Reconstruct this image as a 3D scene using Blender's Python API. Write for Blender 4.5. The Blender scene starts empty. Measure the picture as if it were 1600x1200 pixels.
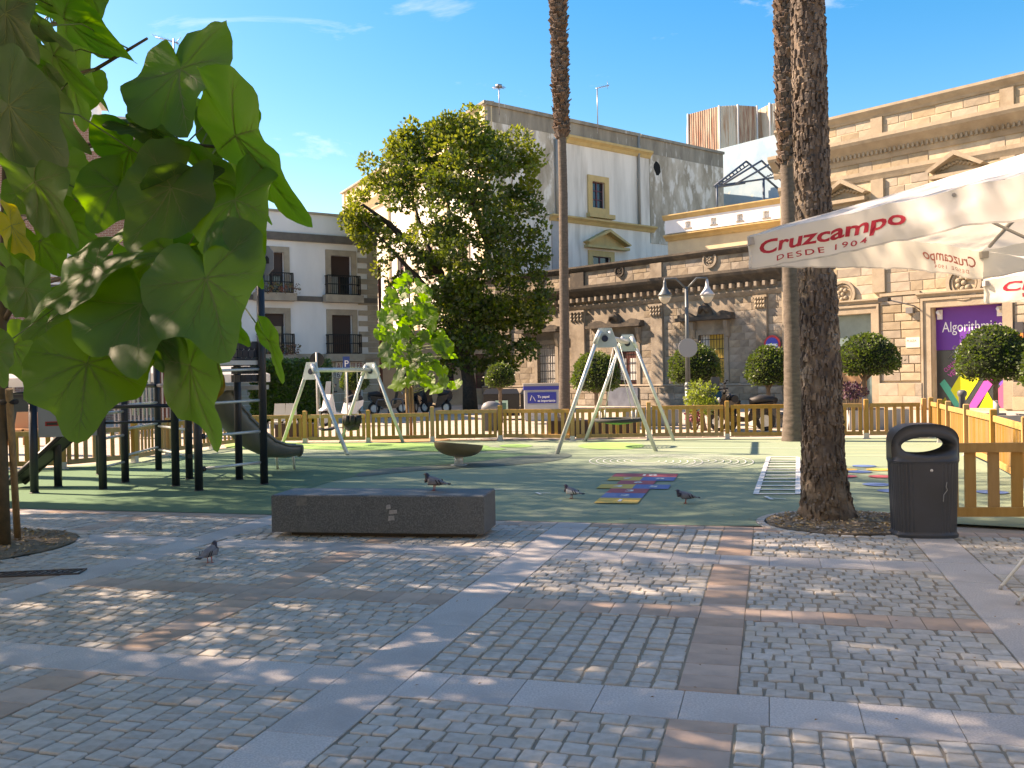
import bpy, bmesh, math, random
from mathutils import Vector, Matrix, noise
R=math.radians; rnd=random.Random(7); sc=bpy.context.scene; col=sc.collection
# ---------------------------------------------------------------- camera
H=1.65; FPX=1450.0; ROLL=.018; PIT=-10/FPX
F_=Vector((0,math.cos(PIT),math.sin(PIT))); R0=Vector((1,0,0)); U0=R0.cross(F_)
c_,s_=math.cos(ROLL),math.sin(ROLL)
CR=R0*c_-U0*s_; CU=R0*s_+U0*c_
cam=bpy.data.cameras.new('camera'); camo=bpy.data.objects.new('camera',cam); col.objects.link(camo)
m=Matrix((CR,CU,-F_)).transposed().to_4x4(); m.translation=(0,0,H); camo.matrix_world=m
cam.sensor_width=36; cam.lens=36*FPX/1600; cam.clip_start=.05; cam.clip_end=3000
sc.camera=camo
# ---------------------------------------------------------------- sky and sun
SD=Vector((-.94,.34)).normalized(); EL=R(39)
SUNV=Vector((SD.x*math.cos(EL),SD.y*math.cos(EL),math.sin(EL)))
w=bpy.data.worlds.new('World'); sc.world=w; w.use_nodes=True
nt=w.node_tree; bg=nt.nodes['Background']
sk=nt.nodes.new('ShaderNodeTexSky'); sk.sky_type='NISHITA'; sk.sun_disc=False
sk.sun_elevation=EL; sk.sun_rotation=math.atan2(SD.x,SD.y); sk.air_density=1.0; sk.dust_density=.7; sk.ozone_density=3.0
bg.inputs[1].default_value=.09
tc=nt.nodes.new('ShaderNodeTexCoord'); mp=nt.nodes.new('ShaderNodeMapping'); mp.inputs['Scale'].default_value=(1.0,1.2,3.4); mp.inputs['Location'].default_value=(4.49,2.2,.63)
nz=nt.nodes.new('ShaderNodeTexNoise'); nz.inputs['Scale'].default_value=3.2; nz.inputs['Detail'].default_value=9; nz.inputs['Roughness'].default_value=.62; nz.inputs['Distortion'].default_value=.6
cr=nt.nodes.new('ShaderNodeValToRGB'); cr.color_ramp.elements[0].position=.63; cr.color_ramp.elements[1].position=.82
cr.color_ramp.elements[0].color=(0,0,0,1); cr.color_ramp.elements[1].color=(.55,.55,.55,1)
mx=nt.nodes.new('ShaderNodeMixRGB'); mx.inputs[2].default_value=(4.6,5.5,7.2,1)
hs=nt.nodes.new('ShaderNodeHueSaturation'); hs.inputs['Saturation'].default_value=1.52
for a,b in ((tc.outputs['Generated'],mp.inputs[0]),(mp.outputs[0],nz.inputs['Vector']),(nz.outputs[0],cr.inputs[0]),(cr.outputs[0],mx.inputs[0]),(sk.outputs[0],hs.inputs['Color']),(hs.outputs[0],mx.inputs[1]),(mx.outputs[0],bg.inputs[0])): nt.links.new(a,b)
sun=bpy.data.lights.new('sun','SUN'); sun.energy=3.6; sun.angle=R(.53); sun.color=(1,.985,.975)
so=bpy.data.objects.new('sun',sun); col.objects.link(so); so.rotation_euler=(-SUNV).to_track_quat('-Z','Y').to_euler(); so.location=(-20,10,40)
vs=sc.view_settings; vs.view_transform='Standard'; vs.look='None'; vs.exposure=1.95; vs.use_white_balance=True; vs.white_balance_temperature=10800; vs.white_balance_tint=24; vs.gamma=1; vs.use_curve_mapping=False
sc.cycles.max_bounces=8; sc.cycles.transparent_max_bounces=12; sc.cycles.sample_clamp_indirect=6
# ---------------------------------------------------------------- pixel helpers (photo pixels, 1600 x 1200)
def ray(x,y): return F_*FPX+CR*(x-800)-CU*(y-600)
def G(x,y,z=0):
    d=ray(x,y); t=(z-H)/d.z; return Vector((0,0,H))+d*t
def A(x,y,Y):
    d=ray(x,y); return Vector((0,0,H))+d*(Y/d.y)
def proj(p):
    q=Vector(p)-Vector((0,0,H)); z=q.dot(F_)
    if z<.05: return None
    return 800+FPX*q.dot(CR)/z, 600-FPX*q.dot(CU)/z, z
# ---------------------------------------------------------------- materials
MATS={}
def mat(name,c,rough=.75,c2=None,sc_=4.,bump=0,bsc=None,metal=0,var=0,spec=.4,stretch=(1,1,1),contrast=(.35,.65),isl=0,c3=None,sc3=.6,p3=(.5,.7),trans=None,coat=0,detail=6,emit=None):
    if name in MATS: return MATS[name]
    m=bpy.data.materials.new(name); m.use_nodes=True; t=m.node_tree; N=t.nodes; Lk=t.links.new
    b=N['Principled BSDF']; b.inputs['Roughness'].default_value=rough; b.inputs['Metallic'].default_value=metal
    b.inputs['Specular IOR Level'].default_value=spec; b.inputs['Coat Weight'].default_value=coat
    cur=None
    def rgb(v):
        n=N.new('ShaderNodeRGB'); n.outputs[0].default_value=(*v,1); return n.outputs[0]
    co=N.new('ShaderNodeTexCoord'); mp=N.new('ShaderNodeMapping'); mp.inputs['Scale'].default_value=stretch; Lk(co.outputs['Object'],mp.inputs[0])
    cur=rgb(c)
    def ns(scale,lo,hi,det=detail):
        n=N.new('ShaderNodeTexNoise'); n.inputs['Scale'].default_value=scale; n.inputs['Detail'].default_value=det; n.inputs['Roughness'].default_value=.6; Lk(mp.outputs[0],n.inputs['Vector'])
        r=N.new('ShaderNodeMapRange'); r.inputs[1].default_value=lo; r.inputs[2].default_value=hi; Lk(n.outputs[0],r.inputs[0]); return r.outputs[0]
    def mix(f,a,bb,mode='MIX'):
        x=N.new('ShaderNodeMixRGB'); x.blend_type=mode
        if isinstance(f,float): x.inputs[0].default_value=f
        else: Lk(f,x.inputs[0])
        Lk(a,x.inputs[1]); Lk(bb,x.inputs[2]); return x.outputs[0]
    if c2: cur=mix(ns(sc_,*contrast),cur,rgb(c2))
    if c3: cur=mix(ns(sc3,*p3),cur,rgb(c3))
    if var or isl:
        h=N.new('ShaderNodeHueSaturation'); Lk(cur,h.inputs['Color'])
        if isl: s=N.new('ShaderNodeNewGeometry').outputs['Random Per Island']; amt=isl
        else: s=N.new('ShaderNodeObjectInfo').outputs['Random']; amt=var
        r=N.new('ShaderNodeMapRange'); r.inputs[3].default_value=1-amt; r.inputs[4].default_value=1+amt; Lk(s,r.inputs[0]); Lk(r.outputs[0],h.inputs['Value'])
        r=N.new('ShaderNodeMath'); r.operation='MULTIPLY_ADD'; Lk(s,r.inputs[0]); r.inputs[1].default_value=37.1; r.inputs[2].default_value=0
        r2=N.new('ShaderNodeMath'); r2.operation='FRACT'; Lk(r.outputs[0],r2.inputs[0])
        r3=N.new('ShaderNodeMapRange'); r3.inputs[3].default_value=1-amt*1.2; r3.inputs[4].default_value=1+amt*1.2; Lk(r2.outputs[0],r3.inputs[0]); Lk(r3.outputs[0],h.inputs['Saturation'])
        cur=h.outputs[0]
    Lk(cur,b.inputs['Base Color'])
    if bump:
        n=N.new('ShaderNodeTexNoise'); n.inputs['Scale'].default_value=bsc or sc_*4; n.inputs['Detail'].default_value=8; n.inputs['Roughness'].default_value=.65; Lk(mp.outputs[0],n.inputs['Vector'])
        bp=N.new('ShaderNodeBump'); bp.inputs['Distance'].default_value=bump; bp.inputs['Strength'].default_value=.9; Lk(n.outputs[0],bp.inputs['Height']); Lk(bp.outputs[0],b.inputs['Normal'])
    if emit: b.inputs['Emission Color'].default_value=(*emit,1); b.inputs['Emission Strength'].default_value=1
    if trans:
        tr=N.new('ShaderNodeBsdfTranslucent'); tc_=trans[0]
        if isinstance(tc_,tuple) and c2:
            tr.inputs[0].default_value=(*tc_,1)
        else: tr.inputs[0].default_value=(*tc_,1)
        ms=N.new('ShaderNodeMixShader'); ms.inputs[0].default_value=trans[1]; Lk(b.outputs[0],ms.inputs[1]); Lk(tr.outputs[0],ms.inputs[2]); Lk(ms.outputs[0],N['Material Output'].inputs[0])
    MATS[name]=m; return m
# ---------------------------------------------------------------- mesh builder
class MB:
    def __init__(s,M=None): s.v=[]; s.f=[]; s.sm=[]; s.M=M
    def vt(s,p):
        p=Vector(p)
        if s.M is not None: p=s.M@p
        s.v.append(p); return len(s.v)-1
    def face(s,idx,sm=False): s.f.append(idx); s.sm.append(sm)
    def poly(s,pts,sm=False): s.face([s.vt(p) for p in pts],sm); return s
    def box(s,x0,x1,y0,y1,z0,z1,rot=0,c=None):
        P=[Vector((x,y,z)) for z in (z0,z1) for x,y in ((x0,y0),(x1,y0),(x1,y1),(x0,y1))]
        if rot:
            cc=Vector(c) if c is not None else Vector(((x0+x1)/2,(y0+y1)/2,(z0+z1)/2)); Q=Matrix.Rotation(rot,3,'Z'); P=[Q@(p-cc)+cc for p in P]
        i=[s.vt(p) for p in P]
        for q in ((3,2,1,0),(4,5,6,7),(0,1,5,4),(1,2,6,5),(2,3,7,6),(3,0,4,7)): s.face([i[k] for k in q])
        return s
    def cbox(s,c,sx,sy,sz,rot=0): return s.box(c[0]-sx/2,c[0]+sx/2,c[1]-sy/2,c[1]+sy/2,c[2]-sz/2,c[2]+sz/2,rot)
    def bbox(s,x0,x1,y0,y1,z0,z1,b=.01):   # box with chamfered top edge
        P=lambda a,z:[(x0+a,y0+a,z),(x1-a,y0+a,z),(x1-a,y1-a,z),(x0+a,y1-a,z)]
        L=[[s.vt(p) for p in r] for r in (P(0,z0),P(0,z1-b),P(b,z1))]
        for a,bb in zip(L,L[1:]):
            for k in range(4): s.face([a[k],a[(k+1)%4],bb[(k+1)%4],bb[k]])
        s.face(L[-1]); s.face(L[0][::-1]); return s
    def tube(s,pts,r,n=8,cap=True,sm=True,flat=1.):
        pts=[Vector(p) for p in pts]; k=len(pts)
        if not hasattr(r,'__len__'): r=[r]*k
        rings=[]; prev=None
        for i,p in enumerate(pts):
            t=(pts[min(i+1,k-1)]-pts[max(i-1,0)]).normalized()
            if prev is None: u=t.orthogonal().normalized() if abs(t.z)>.9 else t.cross(Vector((0,0,1))).normalized()
            else:
                u=prev-t*prev.dot(t)
                u=u.normalized() if u.length>1e-5 else t.orthogonal().normalized()
            prev=u; v=t.cross(u)
            rings.append([s.vt(p+(u*math.cos(a)+v*math.sin(a)*flat)*r[i]) for a in (2*math.pi*j/n for j in range(n))])
        for a,b in zip(rings,rings[1:]):
            for j in range(n): s.face([a[j],a[(j+1)%n],b[(j+1)%n],b[j]],sm)
        if cap: s.face(rings[0][::-1]); s.face(rings[-1])
        return s
    def lathe(s,prof,c=(0,0,0),n=20,sm=True,ell=1.,arc=None):
        c=Vector(c); rings=[]
        for r,z in prof: rings.append([s.vt(c+Vector((r*math.cos(2*math.pi*j/n),r*ell*math.sin(2*math.pi*j/n),z))) for j in range(n)])
        for a,b in zip(rings,rings[1:]):
            for j in range(n): s.face([a[j],a[(j+1)%n],b[(j+1)%n],b[j]],sm)
        if prof[0][0]>1e-4: s.face(rings[0][::-1])
        if prof[-1][0]>1e-4: s.face(rings[-1])
        return s
    def prism(s,pts,d,sm=False):    # closed outline (3D coplanar points) extruded by vector d
        d=Vector(d); n=len(pts); a=[s.vt(p) for p in pts]; b=[s.vt(Vector(p)+d) for p in pts]
        s.face(a[::-1]); s.face(b)
        for j in range(n): s.face([a[j],a[(j+1)%n],b[(j+1)%n],b[j]],sm)
        return s
    def grid(s,fn,nu,nv,sm=True,skip=None):
        I=[[s.vt(fn(i/nu,j/nv)) for j in range(nv+1)] for i in range(nu+1)]
        for i in range(nu):
            for j in range(nv):
                if skip and skip(i,j): continue
                s.face([I[i][j],I[i+1][j],I[i+1][j+1],I[i][j+1]],sm)
        return s
    def mesh(s,name,m):
        me=bpy.data.meshes.new(name); me.from_pydata([tuple(v) for v in s.v],[],s.f); me.polygons.foreach_set('use_smooth',s.sm)
        if m: me.materials.append(m)
        me.update(); return me
    def build(s,name,m,parent=None,kind=None,label=None,inv=True):
        me=s.mesh(name,m); return link(name,me,parent,kind,label,inv)
def link(name,me,parent=None,kind=None,label=None,inv=True):
    o=bpy.data.objects.new(name,me); col.objects.link(o)
    if parent:
        o.parent=parent
        if inv: o.matrix_parent_inverse=PM[parent.name].inverted()
    if kind: o['kind']=kind
    if label: o['label']=label
    PM[o.name]=Matrix.Identity(4) if me is not None else Matrix.Identity(4)
    return o
PM={}
def thing(name,label,cat,loc=(0,0,0),rz=0,group=None,local=False):
    o=bpy.data.objects.new(name,None); col.objects.link(o); o.location=loc; o.rotation_euler=(0,0,rz); o.empty_display_size=.2
    o['label']=label; o['category']=cat
    if group: o['group']=group
    PM[o.name]=Matrix.Identity(4) if local else Matrix.Translation(Vector(loc))@Matrix.Rotation(rz,4,'Z')
    return o
def tag(o,label,cat,group=None,kind=None):
    o['label']=label; o['category']=cat
    if group: o['group']=group
    if kind: o['kind']=kind
    return o
def clone(o,loc,rz,label,scale=1,parent=None):
    c=o.copy(); col.objects.link(c)
    if parent is None:
        c.location=loc; c.rotation_euler=(0,0,rz); c.scale=(scale,)*3; c['label']=label
    else: c.parent=parent
    for ch in list(o.children): clone(ch,None,None,None,parent=c)
    return c
def score(p,size):
    q=proj(p)
    if q is None or not(-60<q[0]<1660 and -60<q[1]<1260): return -1/(1+Vector(p).length)
    return size/q[2]
def pieces(items,name,m,parent,cap=300,struct=None):
    """items: (centre, size, MB fn(mb)) ; the largest in the picture become parts, the rest one stuff mesh"""
    items=sorted(items,key=lambda it:-score(it[0],it[1]))
    for c,s,fn in items[:cap]:
        b=MB(); fn(b)
        b.v=[v-Vector(c) for v in b.v]
        o=b.build(name,m[0],parent,inv=True); o.location=c
    if len(items)>cap:
        b=MB()
        for c,s,fn in items[cap:]: fn(b)
        b.build(name+'_field',m[1],parent,kind='stuff')
def fontmesh(txt,size=1,shear=0,ext=0,bold=0,align='LEFT',space=1):
    cu=bpy.data.curves.new('t','FONT'); cu.body=txt; cu.size=size; cu.shear=shear; cu.extrude=ext; cu.offset=bold; cu.align_x=align; cu.space_character=space; cu.resolution_u=3
    o=bpy.data.objects.new('t',cu); col.objects.link(o)
    me=bpy.data.meshes.new_from_object(o.evaluated_get(bpy.context.evaluated_depsgraph_get()))
    vs=[v.co.copy() for v in me.vertices]; fs=[list(p.vertices) for p in me.polygons]
    bpy.data.objects.remove(o); bpy.data.curves.remove(cu); bpy.data.meshes.remove(me); return vs,fs
def text_on(txt,fn,size,name,m,parent=None,fitw=None,**k):
    """fn maps 2D text coordinates to a point"""
    vs,fs=fontmesh(txt,size,**k)
    if fitw:
        x1=max(v.x for v in vs); x0=min(v.x for v in vs); s=fitw/(x1-x0)
        for v in vs: v.x=(v.x-x0)*s
    b=MB(); b.v=[Vector(fn(v.x,v.y)) for v in vs]; b.f=fs; b.sm=[False]*len(fs)
    return b.build(name,m,parent)
# ================================================================ the ground
def rnd3(c,a): return tuple(c)
M_sand=mat('joint_sand',(.38,.31,.225),.95,(.23,.20,.16),.9,.01,60)
M_cob=mat('cobble_granite',(.50,.48,.44),.8,(.36,.35,.32),14,.003,90,isl=.13,c3=(.43,.39,.33),sc3=2.2)
M_cobo=mat('cobble_granite_single',(.50,.48,.44),.8,(.36,.35,.32),14,.003,90,var=.13,c3=(.43,.39,.33),sc3=2.2)
M_gran=mat('granite_slab',(.54,.515,.49),.72,(.40,.38,.365),90,.002,120,var=.10,c3=(.38,.36,.345),sc3=1.6,contrast=(.4,.6))
M_grani=mat('granite_slab_far',(.47,.445,.43),.72,(.34,.325,.315),90,.002,120,isl=.10,c3=(.38,.36,.345),sc3=1.6,contrast=(.4,.6))
M_ter=mat('brown_tile',(.50,.37,.295),.8,(.41,.305,.245),5,.002,60,var=.14,c3=(.33,.27,.225),sc3=2.5,p3=(.55,.75))
M_teri=mat('brown_tile_far',(.50,.37,.295),.8,(.41,.305,.245),5,.002,60,isl=.14)
# wide ground sheet, to the horizon
M_str=mat('street_paving',(.46,.40,.33),.9,(.36,.31,.26),1.2,.002,30,c3=(.30,.27,.24),sc3=.25)
b=MB(); b.poly([(-600,-60,-.035),(600,-60,-.035),(600,900,-.035),(-600,900,-.035)]); b.build('ground',M_str,kind='structure')
TH=R(15.5); E1=Vector((math.sin(TH),math.cos(TH),0)); E2=Vector((math.cos(TH),-math.sin(TH),0))
def S(s1,s2,z=0): return E1*s1+E2*s2+Vector((0,0,z))
MG=Matrix((E2,E1,Vector((0,0,1)))).transposed().to_4x4()      # local x = s2, y = s1
PIT_L=(Vector((-5.75,9.55,0)),1.15); PIT_R=(Vector((3.62,10.12,0)),.86)
def inpit(p,e=0): return any((Vector((p.x,p.y,0))-c).length<r+e for c,r in (PIT_L,PIT_R))
b=MB(MG); b.poly([(-15,-3,-.0075),(9,-3,-.0075),(9,10.28,-.0075),(-15,10.28,-.0075)]); pave=b.build('cobbled_pavement',M_sand,kind='structure')
ga=[(-13.25,-12.87),(-9.6,-9.22),(-5.97,-5.59),(-2.33,-1.945),(1.33,1.71),(4.98,5.36)]
ba=[(-11.4,-11.1),(-7.75,-7.45),(-4.02,-3.72),(-.49,-.185),(3.17,3.48),(6.8,7.1)]
gc=[(.74,1.16),(4.485,4.895),(8.22,8.65)]; bc=[(2.62,2.94),(6.38,6.70),(10.02,10.28)]
slabs=[];tiles=[];cobs=[]
def seen(p,mg=90):
    q=proj(p); return q is not None and -mg<q[0]<1600+mg and q[1]<1200+mg*2.2
def addbox(lst,x0,x1,y0,y1,z,bev,dep=.03,jit=0):
    c=S((y0+y1)/2,(x0+x1)/2,z)
    if not seen(c,260) or inpit(c,.02): return
    z+=rnd.uniform(-.0012,.0012)
    def fn(b,x0=x0,x1=x1,y0=y0,y1=y1,z=z):
        o=b.M; b.M=MG; b.bbox(x0,x1,y0,y1,z-dep,z,bev); b.M=o
    lst.append((c,(x1-x0)*(y1-y0)**.5,fn))
def strip_y(lst,x0,x1,ylo,yhi,pitch,skips):   # strip running along E1
    y=ylo+rnd.uniform(-.2,0)
    while y<yhi:
        p=pitch if isinstance(pitch,float) else rnd.uniform(*pitch)
        a,bb=max(y,ylo)+.002,min(y+p,yhi)-.002
        for s0,s1 in skips:
            if a<s0<bb: bb=s0-.002
            elif s0<=a<s1: a=s1+.002
        if bb-a>.04: addbox(lst,x0+.002,x1-.002,a,bb,0,.003)
        y+=p
def strip_x(lst,y0,y1,xlo,xhi,pitch,skips):
    x=xlo
    while x<xhi:
        p=pitch if isinstance(pitch,float) else rnd.uniform(*pitch)
        a,bb=x+.002,min(x+p,xhi)-.002
        for s0,s1 in skips:
            if a<s0<bb: bb=s0-.002
            elif s0<=a<s1: a=s1+.002
        if bb-a>.04: addbox(lst,a,bb,y0+.002,y1-.002,0,.003)
        x+=p
for x0,x1 in ga: strip_y(slabs,x0,x1,0,10.28,(.44,1.2),[])
for y0,y1 in gc: strip_x(slabs,y0,y1,-13.2,7,.425,ga)
for x0,x1 in ba: strip_y(tiles,x0,x1,0,10.28,.205,gc)
for y0,y1 in bc: strip_x(tiles,y0,y1,-13.2,7,.205,ga+ba)
def cobble(x0,x1,y0,y1,z):
    c=S((y0+y1)/2,(x0+x1)/2,z)
    if not seen(c) or inpit(c,.06): return
    cx,cy=(x0+x1)/2,(y0+y1)/2; hx,hy=(x1-x0)/2,(y1-y0)/2; tl=(rnd.uniform(-.028,.028),rnd.uniform(-.028,.028)); zz=z+rnd.uniform(-.004,.004); ro=rnd.uniform(-.07,.07)
    n=8; ph=[(-1,-.86),(-.86,-1),(.86,-1),(1,-.86),(1,.86),(.86,1),(-.86,1),(-1,.86)]
    kx=[rnd.uniform(.92,1.03) for _ in range(4)]; out=[(px*hx*kx[i//2]*rnd.uniform(.97,1.02),py*hy*kx[(i//2+1)%4]*rnd.uniform(.97,1.02)) for i,(px,py) in enumerate(ph)]
    def fn(b,out=out):
        o=b.M; b.M=MG; L=[]
        cr_,sr_=math.cos(ro),math.sin(ro)
        for k,dz in ((1.0,-.035),(1.0,-.008),(.965,-.0015),(.86,.0012)):
            L.append([b.vt((cx+(x*cr_-y*sr_)*k,cy+(x*sr_+y*cr_)*k,zz+dz+x*tl[0]+y*tl[1])) for x,y in out])
        for a,d in zip(L,L[1:]):
            for j in range(n): b.face([a[j],a[(j+1)%n],d[(j+1)%n],d[j]])
        b.face(L[-1]); b.M=o
    cobs.append((c,hx*2,fn))
xs=sorted(ga+ba); ys=sorted([(-9,0)]+gc+bc)
for (a0,a1),(b0,b1) in zip(xs,xs[1:]):
    for (c0,c1),(d0,d1) in zip(ys,ys[1:]):
        X0,X1,Y0,Y1=a1+.006,b0-.006,c1+.006,d0-.006
        tight=rnd.random()
        along=rnd.random()<.35       # some fields are laid in files along the other direction
        LX,LY=(X1-X0,Y1-Y0)
        n=max(1,round((LX if along else LY)/.128)); st=(LX if along else LY)/n
        for r in range(n):
            q=0; tot=LY if along else LX; off=(r%2)*.06
            cur=-off
            while cur<tot-.03:
                wd=rnd.uniform(.095,.145); a=max(cur,0); e=min(cur+wd,tot)
                if tot-e<.05: e=tot
                if e-a>.04:
                    g=rnd.uniform(.002,.005)+.003*(tight>.6); j=rnd.uniform(-.006,.006)
                    if along: cobble(X0+r*st+g,X0+(r+1)*st-g,Y0+a+g+j,Y0+e-g+j,0)
                    else: cobble(X0+a+g+j,X0+e-g+j,Y0+r*st+g,Y0+(r+1)*st-g,0)
                cur=e if e>=tot else cur+wd
pieces(slabs,'granite_slab',(M_gran,M_grani),pave)
pieces(tiles,'brown_tile',(M_ter,M_teri),pave)
pieces(cobs,'cobblestone',(M_cobo,M_cob),pave)
# drain grate (a thing) on the left
dg=thing('drain_grate','rusty iron drain grate with slanted bars set in the cobbles at the left edge','drain grate',G(55,902,.0))
d0,d1=G(-20,903),G(121,897); dv=(d1-d0); L_=dv.length; dv.normalize(); dn=Vector((-dv.y,dv.x,0))
M_iron=mat('rusty_iron',(.09,.06,.045),.7,(.04,.035,.035),12,.002,50)
MD=Matrix((dv,dn,Vector((0,0,1)))).transposed().to_4x4(); MD.translation=d0
b=MB(MD); b.box(0,L_,-.02,.0,-.01,.012).box(0,L_,.18,.2,-.01,.012).box(-.02,0,-.02,.2,-.01,.012).box(L_,L_+.02,-.02,.2,-.01,.012); b.build('frame',M_iron,dg)
b=MB(MD); b.poly([(0,0,-.012),(L_,0,-.012),(L_,.18,-.012),(0,.18,-.012)]); b.build('drain_pit',mat('pit_black',(.012,.012,.012),1),dg)
x=.03
while x<L_-.09:
    b=MB(MD); b.prism([(x,0,-.008),(x+.025,0,-.008),(x+.095,.18,-.008),(x+.07,.18,-.008)],(0,0,.018)); b.build('grate_bar',M_iron,dg); x+=.06
# ---- tree pits
M_mulch=mat('pit_mulch',(.27,.205,.14),.97,(.15,.115,.08),9,.03,40)
def pit(c,r,name,arc=(0,360)):
    b=MB(); n=36
    def f(u,v):
        a=u*2*math.pi; rr=r*v*.985; p=c+Vector((math.cos(a)*rr,math.sin(a)*rr,0))
        return (p.x,p.y,.012+.035*(1-v)*max(0,1)+.012*noise.noise(p*6))
    b.grid(f,n,8); o=b.build(name,M_mulch,kind='structure')
    b=MB()
    for k in range(900):
        a=rnd.uniform(0,6.283); rr=r*math.sqrt(rnd.random())*.97; x=c.x+math.cos(a)*rr; y=c.y+math.sin(a)*rr; z=.018+.035*(1-rr/r); s=rnd.uniform(.012,.035); q=rnd.uniform(0,3.14)
        dx,dy=math.cos(q)*s,math.sin(q)*s
        b.poly([(x-dx,y-dy,z),(x+dy*.4,y-dx*.4,z+rnd.uniform(.004,.02)),(x+dx,y+dy,z+rnd.uniform(0,.012)),(x-dy*.4,y+dx*.4,z)])
    b.build('bark_chips',mat('bark_chips',(.34,.26,.17),.95,isl=.5),o,kind='stuff')
    its=[]; m_=int(2*math.pi*r/.14)
    for k in range(m_):
        a=2*math.pi*(k+.5)/m_; p=c+Vector((math.cos(a)*(r+.045),math.sin(a)*(r+.045),0))
        b=MB(Matrix.Translation(p)@Matrix.Rotation(a,4,'Z')); b.bbox(-.045,.045,-.062,.062,-.03,.008+rnd.uniform(-.003,.003),.006); b.build('edging_stone',M_cobo,o)
    return o
pit(*PIT_L,'tree_pit'); pit(*PIT_R,'tree_pit')
# ---- the rubber playground floor
M_rub=mat('rubber_grey_green',(.235,.315,.215),.92,(.185,.255,.17),130,.003,250,c3=(.26,.31,.22),sc3=.7,p3=(.5,.75))
M_rdk=mat('rubber_dark_green',(.10,.215,.115),.92,(.055,.13,.07),130,.002,250)
M_rmd=mat('rubber_deep_grey',(.105,.145,.125),.9,(.085,.125,.105),3,.002,250)
M_rbg=mat('rubber_bright_green',(.22,.42,.13),.9,(.18,.36,.11),3,.002,250)
def sheet(pts,z,name,m,par=None,kind='structure'):
    b=MB()
    b.poly([(p.x,p.y,z) for p in pts]); return b.build(name,m,par,kind=kind if par is None else None)
f0=10.30
def PX(*l): return [G(x,y) for x,y in l]
def smooth(pts,n=5):
    out=[]; k=len(pts)
    for i in range(k):
        p0,p1,p2,p3=pts[(i-1)%k],pts[i],pts[(i+1)%k],pts[(i+2)%k]
        for j in range(n):
            t=j/n; out.append(.5*((2*p1)+(p2-p0)*t+(2*p0-5*p1+4*p2-p3)*t*t+(3*p1-p0-3*p2+p3)*t*t*t))
    return out
arc=[PIT_R[0]+Vector((math.cos(a),math.sin(a),0))*(PIT_R[1]+.1) for a in [R(186-k*12) for k in range(17)]]
pl=[S(f0,-14),S(f0,-6),S(f0,-.6)]
arc=[p for p in arc if p.dot(E1)>f0+.02]
pl+=arc+[S(f0,4.0),S(f0,12),Vector((12.5,22.9,0)),Vector((9.3,23.0,0)),Vector((3.4,23.95,0)),Vector((-2,24.6,0)),Vector((-6.0,24.9,0)),Vector((-8,22.5,0)),Vector((-8.9,19.2,0)),Vector((-10,18.3,0)),Vector((-15,17.6,0))]
play=sheet(pl,.0,'playground_floor',M_rub)
# dark green field on the left and its curved edge
dk=[S(f0+.02,-14),S(f0+.02,-8),S(f0+.02,-4.2)]+PX((428,784),(470,768),(520,752),(575,741),(640,736),(700,733),(770,728),(830,722),(868,716),(885,711.5))+PX((850,708.5),(780,708),(700,709),(640,712),(560,716),(500,716),(440,712),(360,708),(300,712),(255,722))+[Vector((-8.6,19.0,0)),Vector((-10,18.1,0)),Vector((-15,17.4,0))]
sheet(dk,.004,'dark_green_patch',M_rdk,play)
tip=PX((560,745),(640,737),(730,731),(800,727),(862,721),(893,713),(880,709),(820,712),(760,720),(690,727),(620,731),(570,737))
sheet(smooth(tip,3),.008,'deep_grey_tip',M_rmd,play)
for k,(cx,cy,rx,ry) in enumerate(((600,698,165,5.8),(806,697,26,2.6),(955,697,52,5.6),(420,697,70,6),(700,702,90,4))):
    ps=[G(cx+rx*math.cos(a),cy+ry*math.sin(a)) for a in [2*math.pi*i/28 for i in range(28)]]
    sheet(ps,.008+.004*(k>2),'bright_green_patch',M_rbg,play)
# ---- painted games
M_w=mat('line_paint_white',(.72,.74,.72),.8,(.6,.63,.6),8)
M_y=mat('paint_yellow',(.72,.46,.11),.8,(.62,.40,.10),6); M_r=mat('paint_red',(.50,.10,.12),.8,(.42,.09,.10),6); M_b=mat('paint_blue',(.08,.17,.38),.8,(.10,.19,.36),6)
ZP=.0125
def quad(p0,p1,p2,p3,name,m,z=ZP): return sheet([p0,p1,p2,p3],z,name,m,play)
# hopscotch, laid out from its nearest yellow cell
h0,h1=G(928,787),G(991,788); ex=(h1-h0); cw=ex.length; ex.normalize(); ey=(G(1003,779.5)-h1); ey=(G(1010,739)-G(961,787)); ey.z=0; L_h=ey.length; ey.normalize(); ch=.52
def hq(x,y,wd,m,n):
    p=h0+ex*x+ey*y; quad(p,p+ex*wd,p+ex*wd+ey*ch,p+ey*ch,'hopscotch_cell',m)
    def f(u,v): q=p+ex*(wd*.42+u)+ey*(ch*.3+v); return (q.x,q.y,ZP+.004)
    if n: text_on(n,f,.28,'hopscotch_number',M_w,play,bold=.008)
cells=[(0,0,.56,M_y,'1'),(0,1,.56,M_b,'2'),(0,2,.56,M_r,'3'),(-.22,3,.52,M_y,'4'),(.30,3,.52,M_b,'5'),(0,4,.56,M_r,'6'),(-.22,5,.52,M_y,'7'),(.30,5,.52,M_b,'8'),(-.22,6,1.04,M_r,'10')]
for x,y,wd,m_,n in cells: hq(x,y*ch,wd,m_,n)
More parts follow.
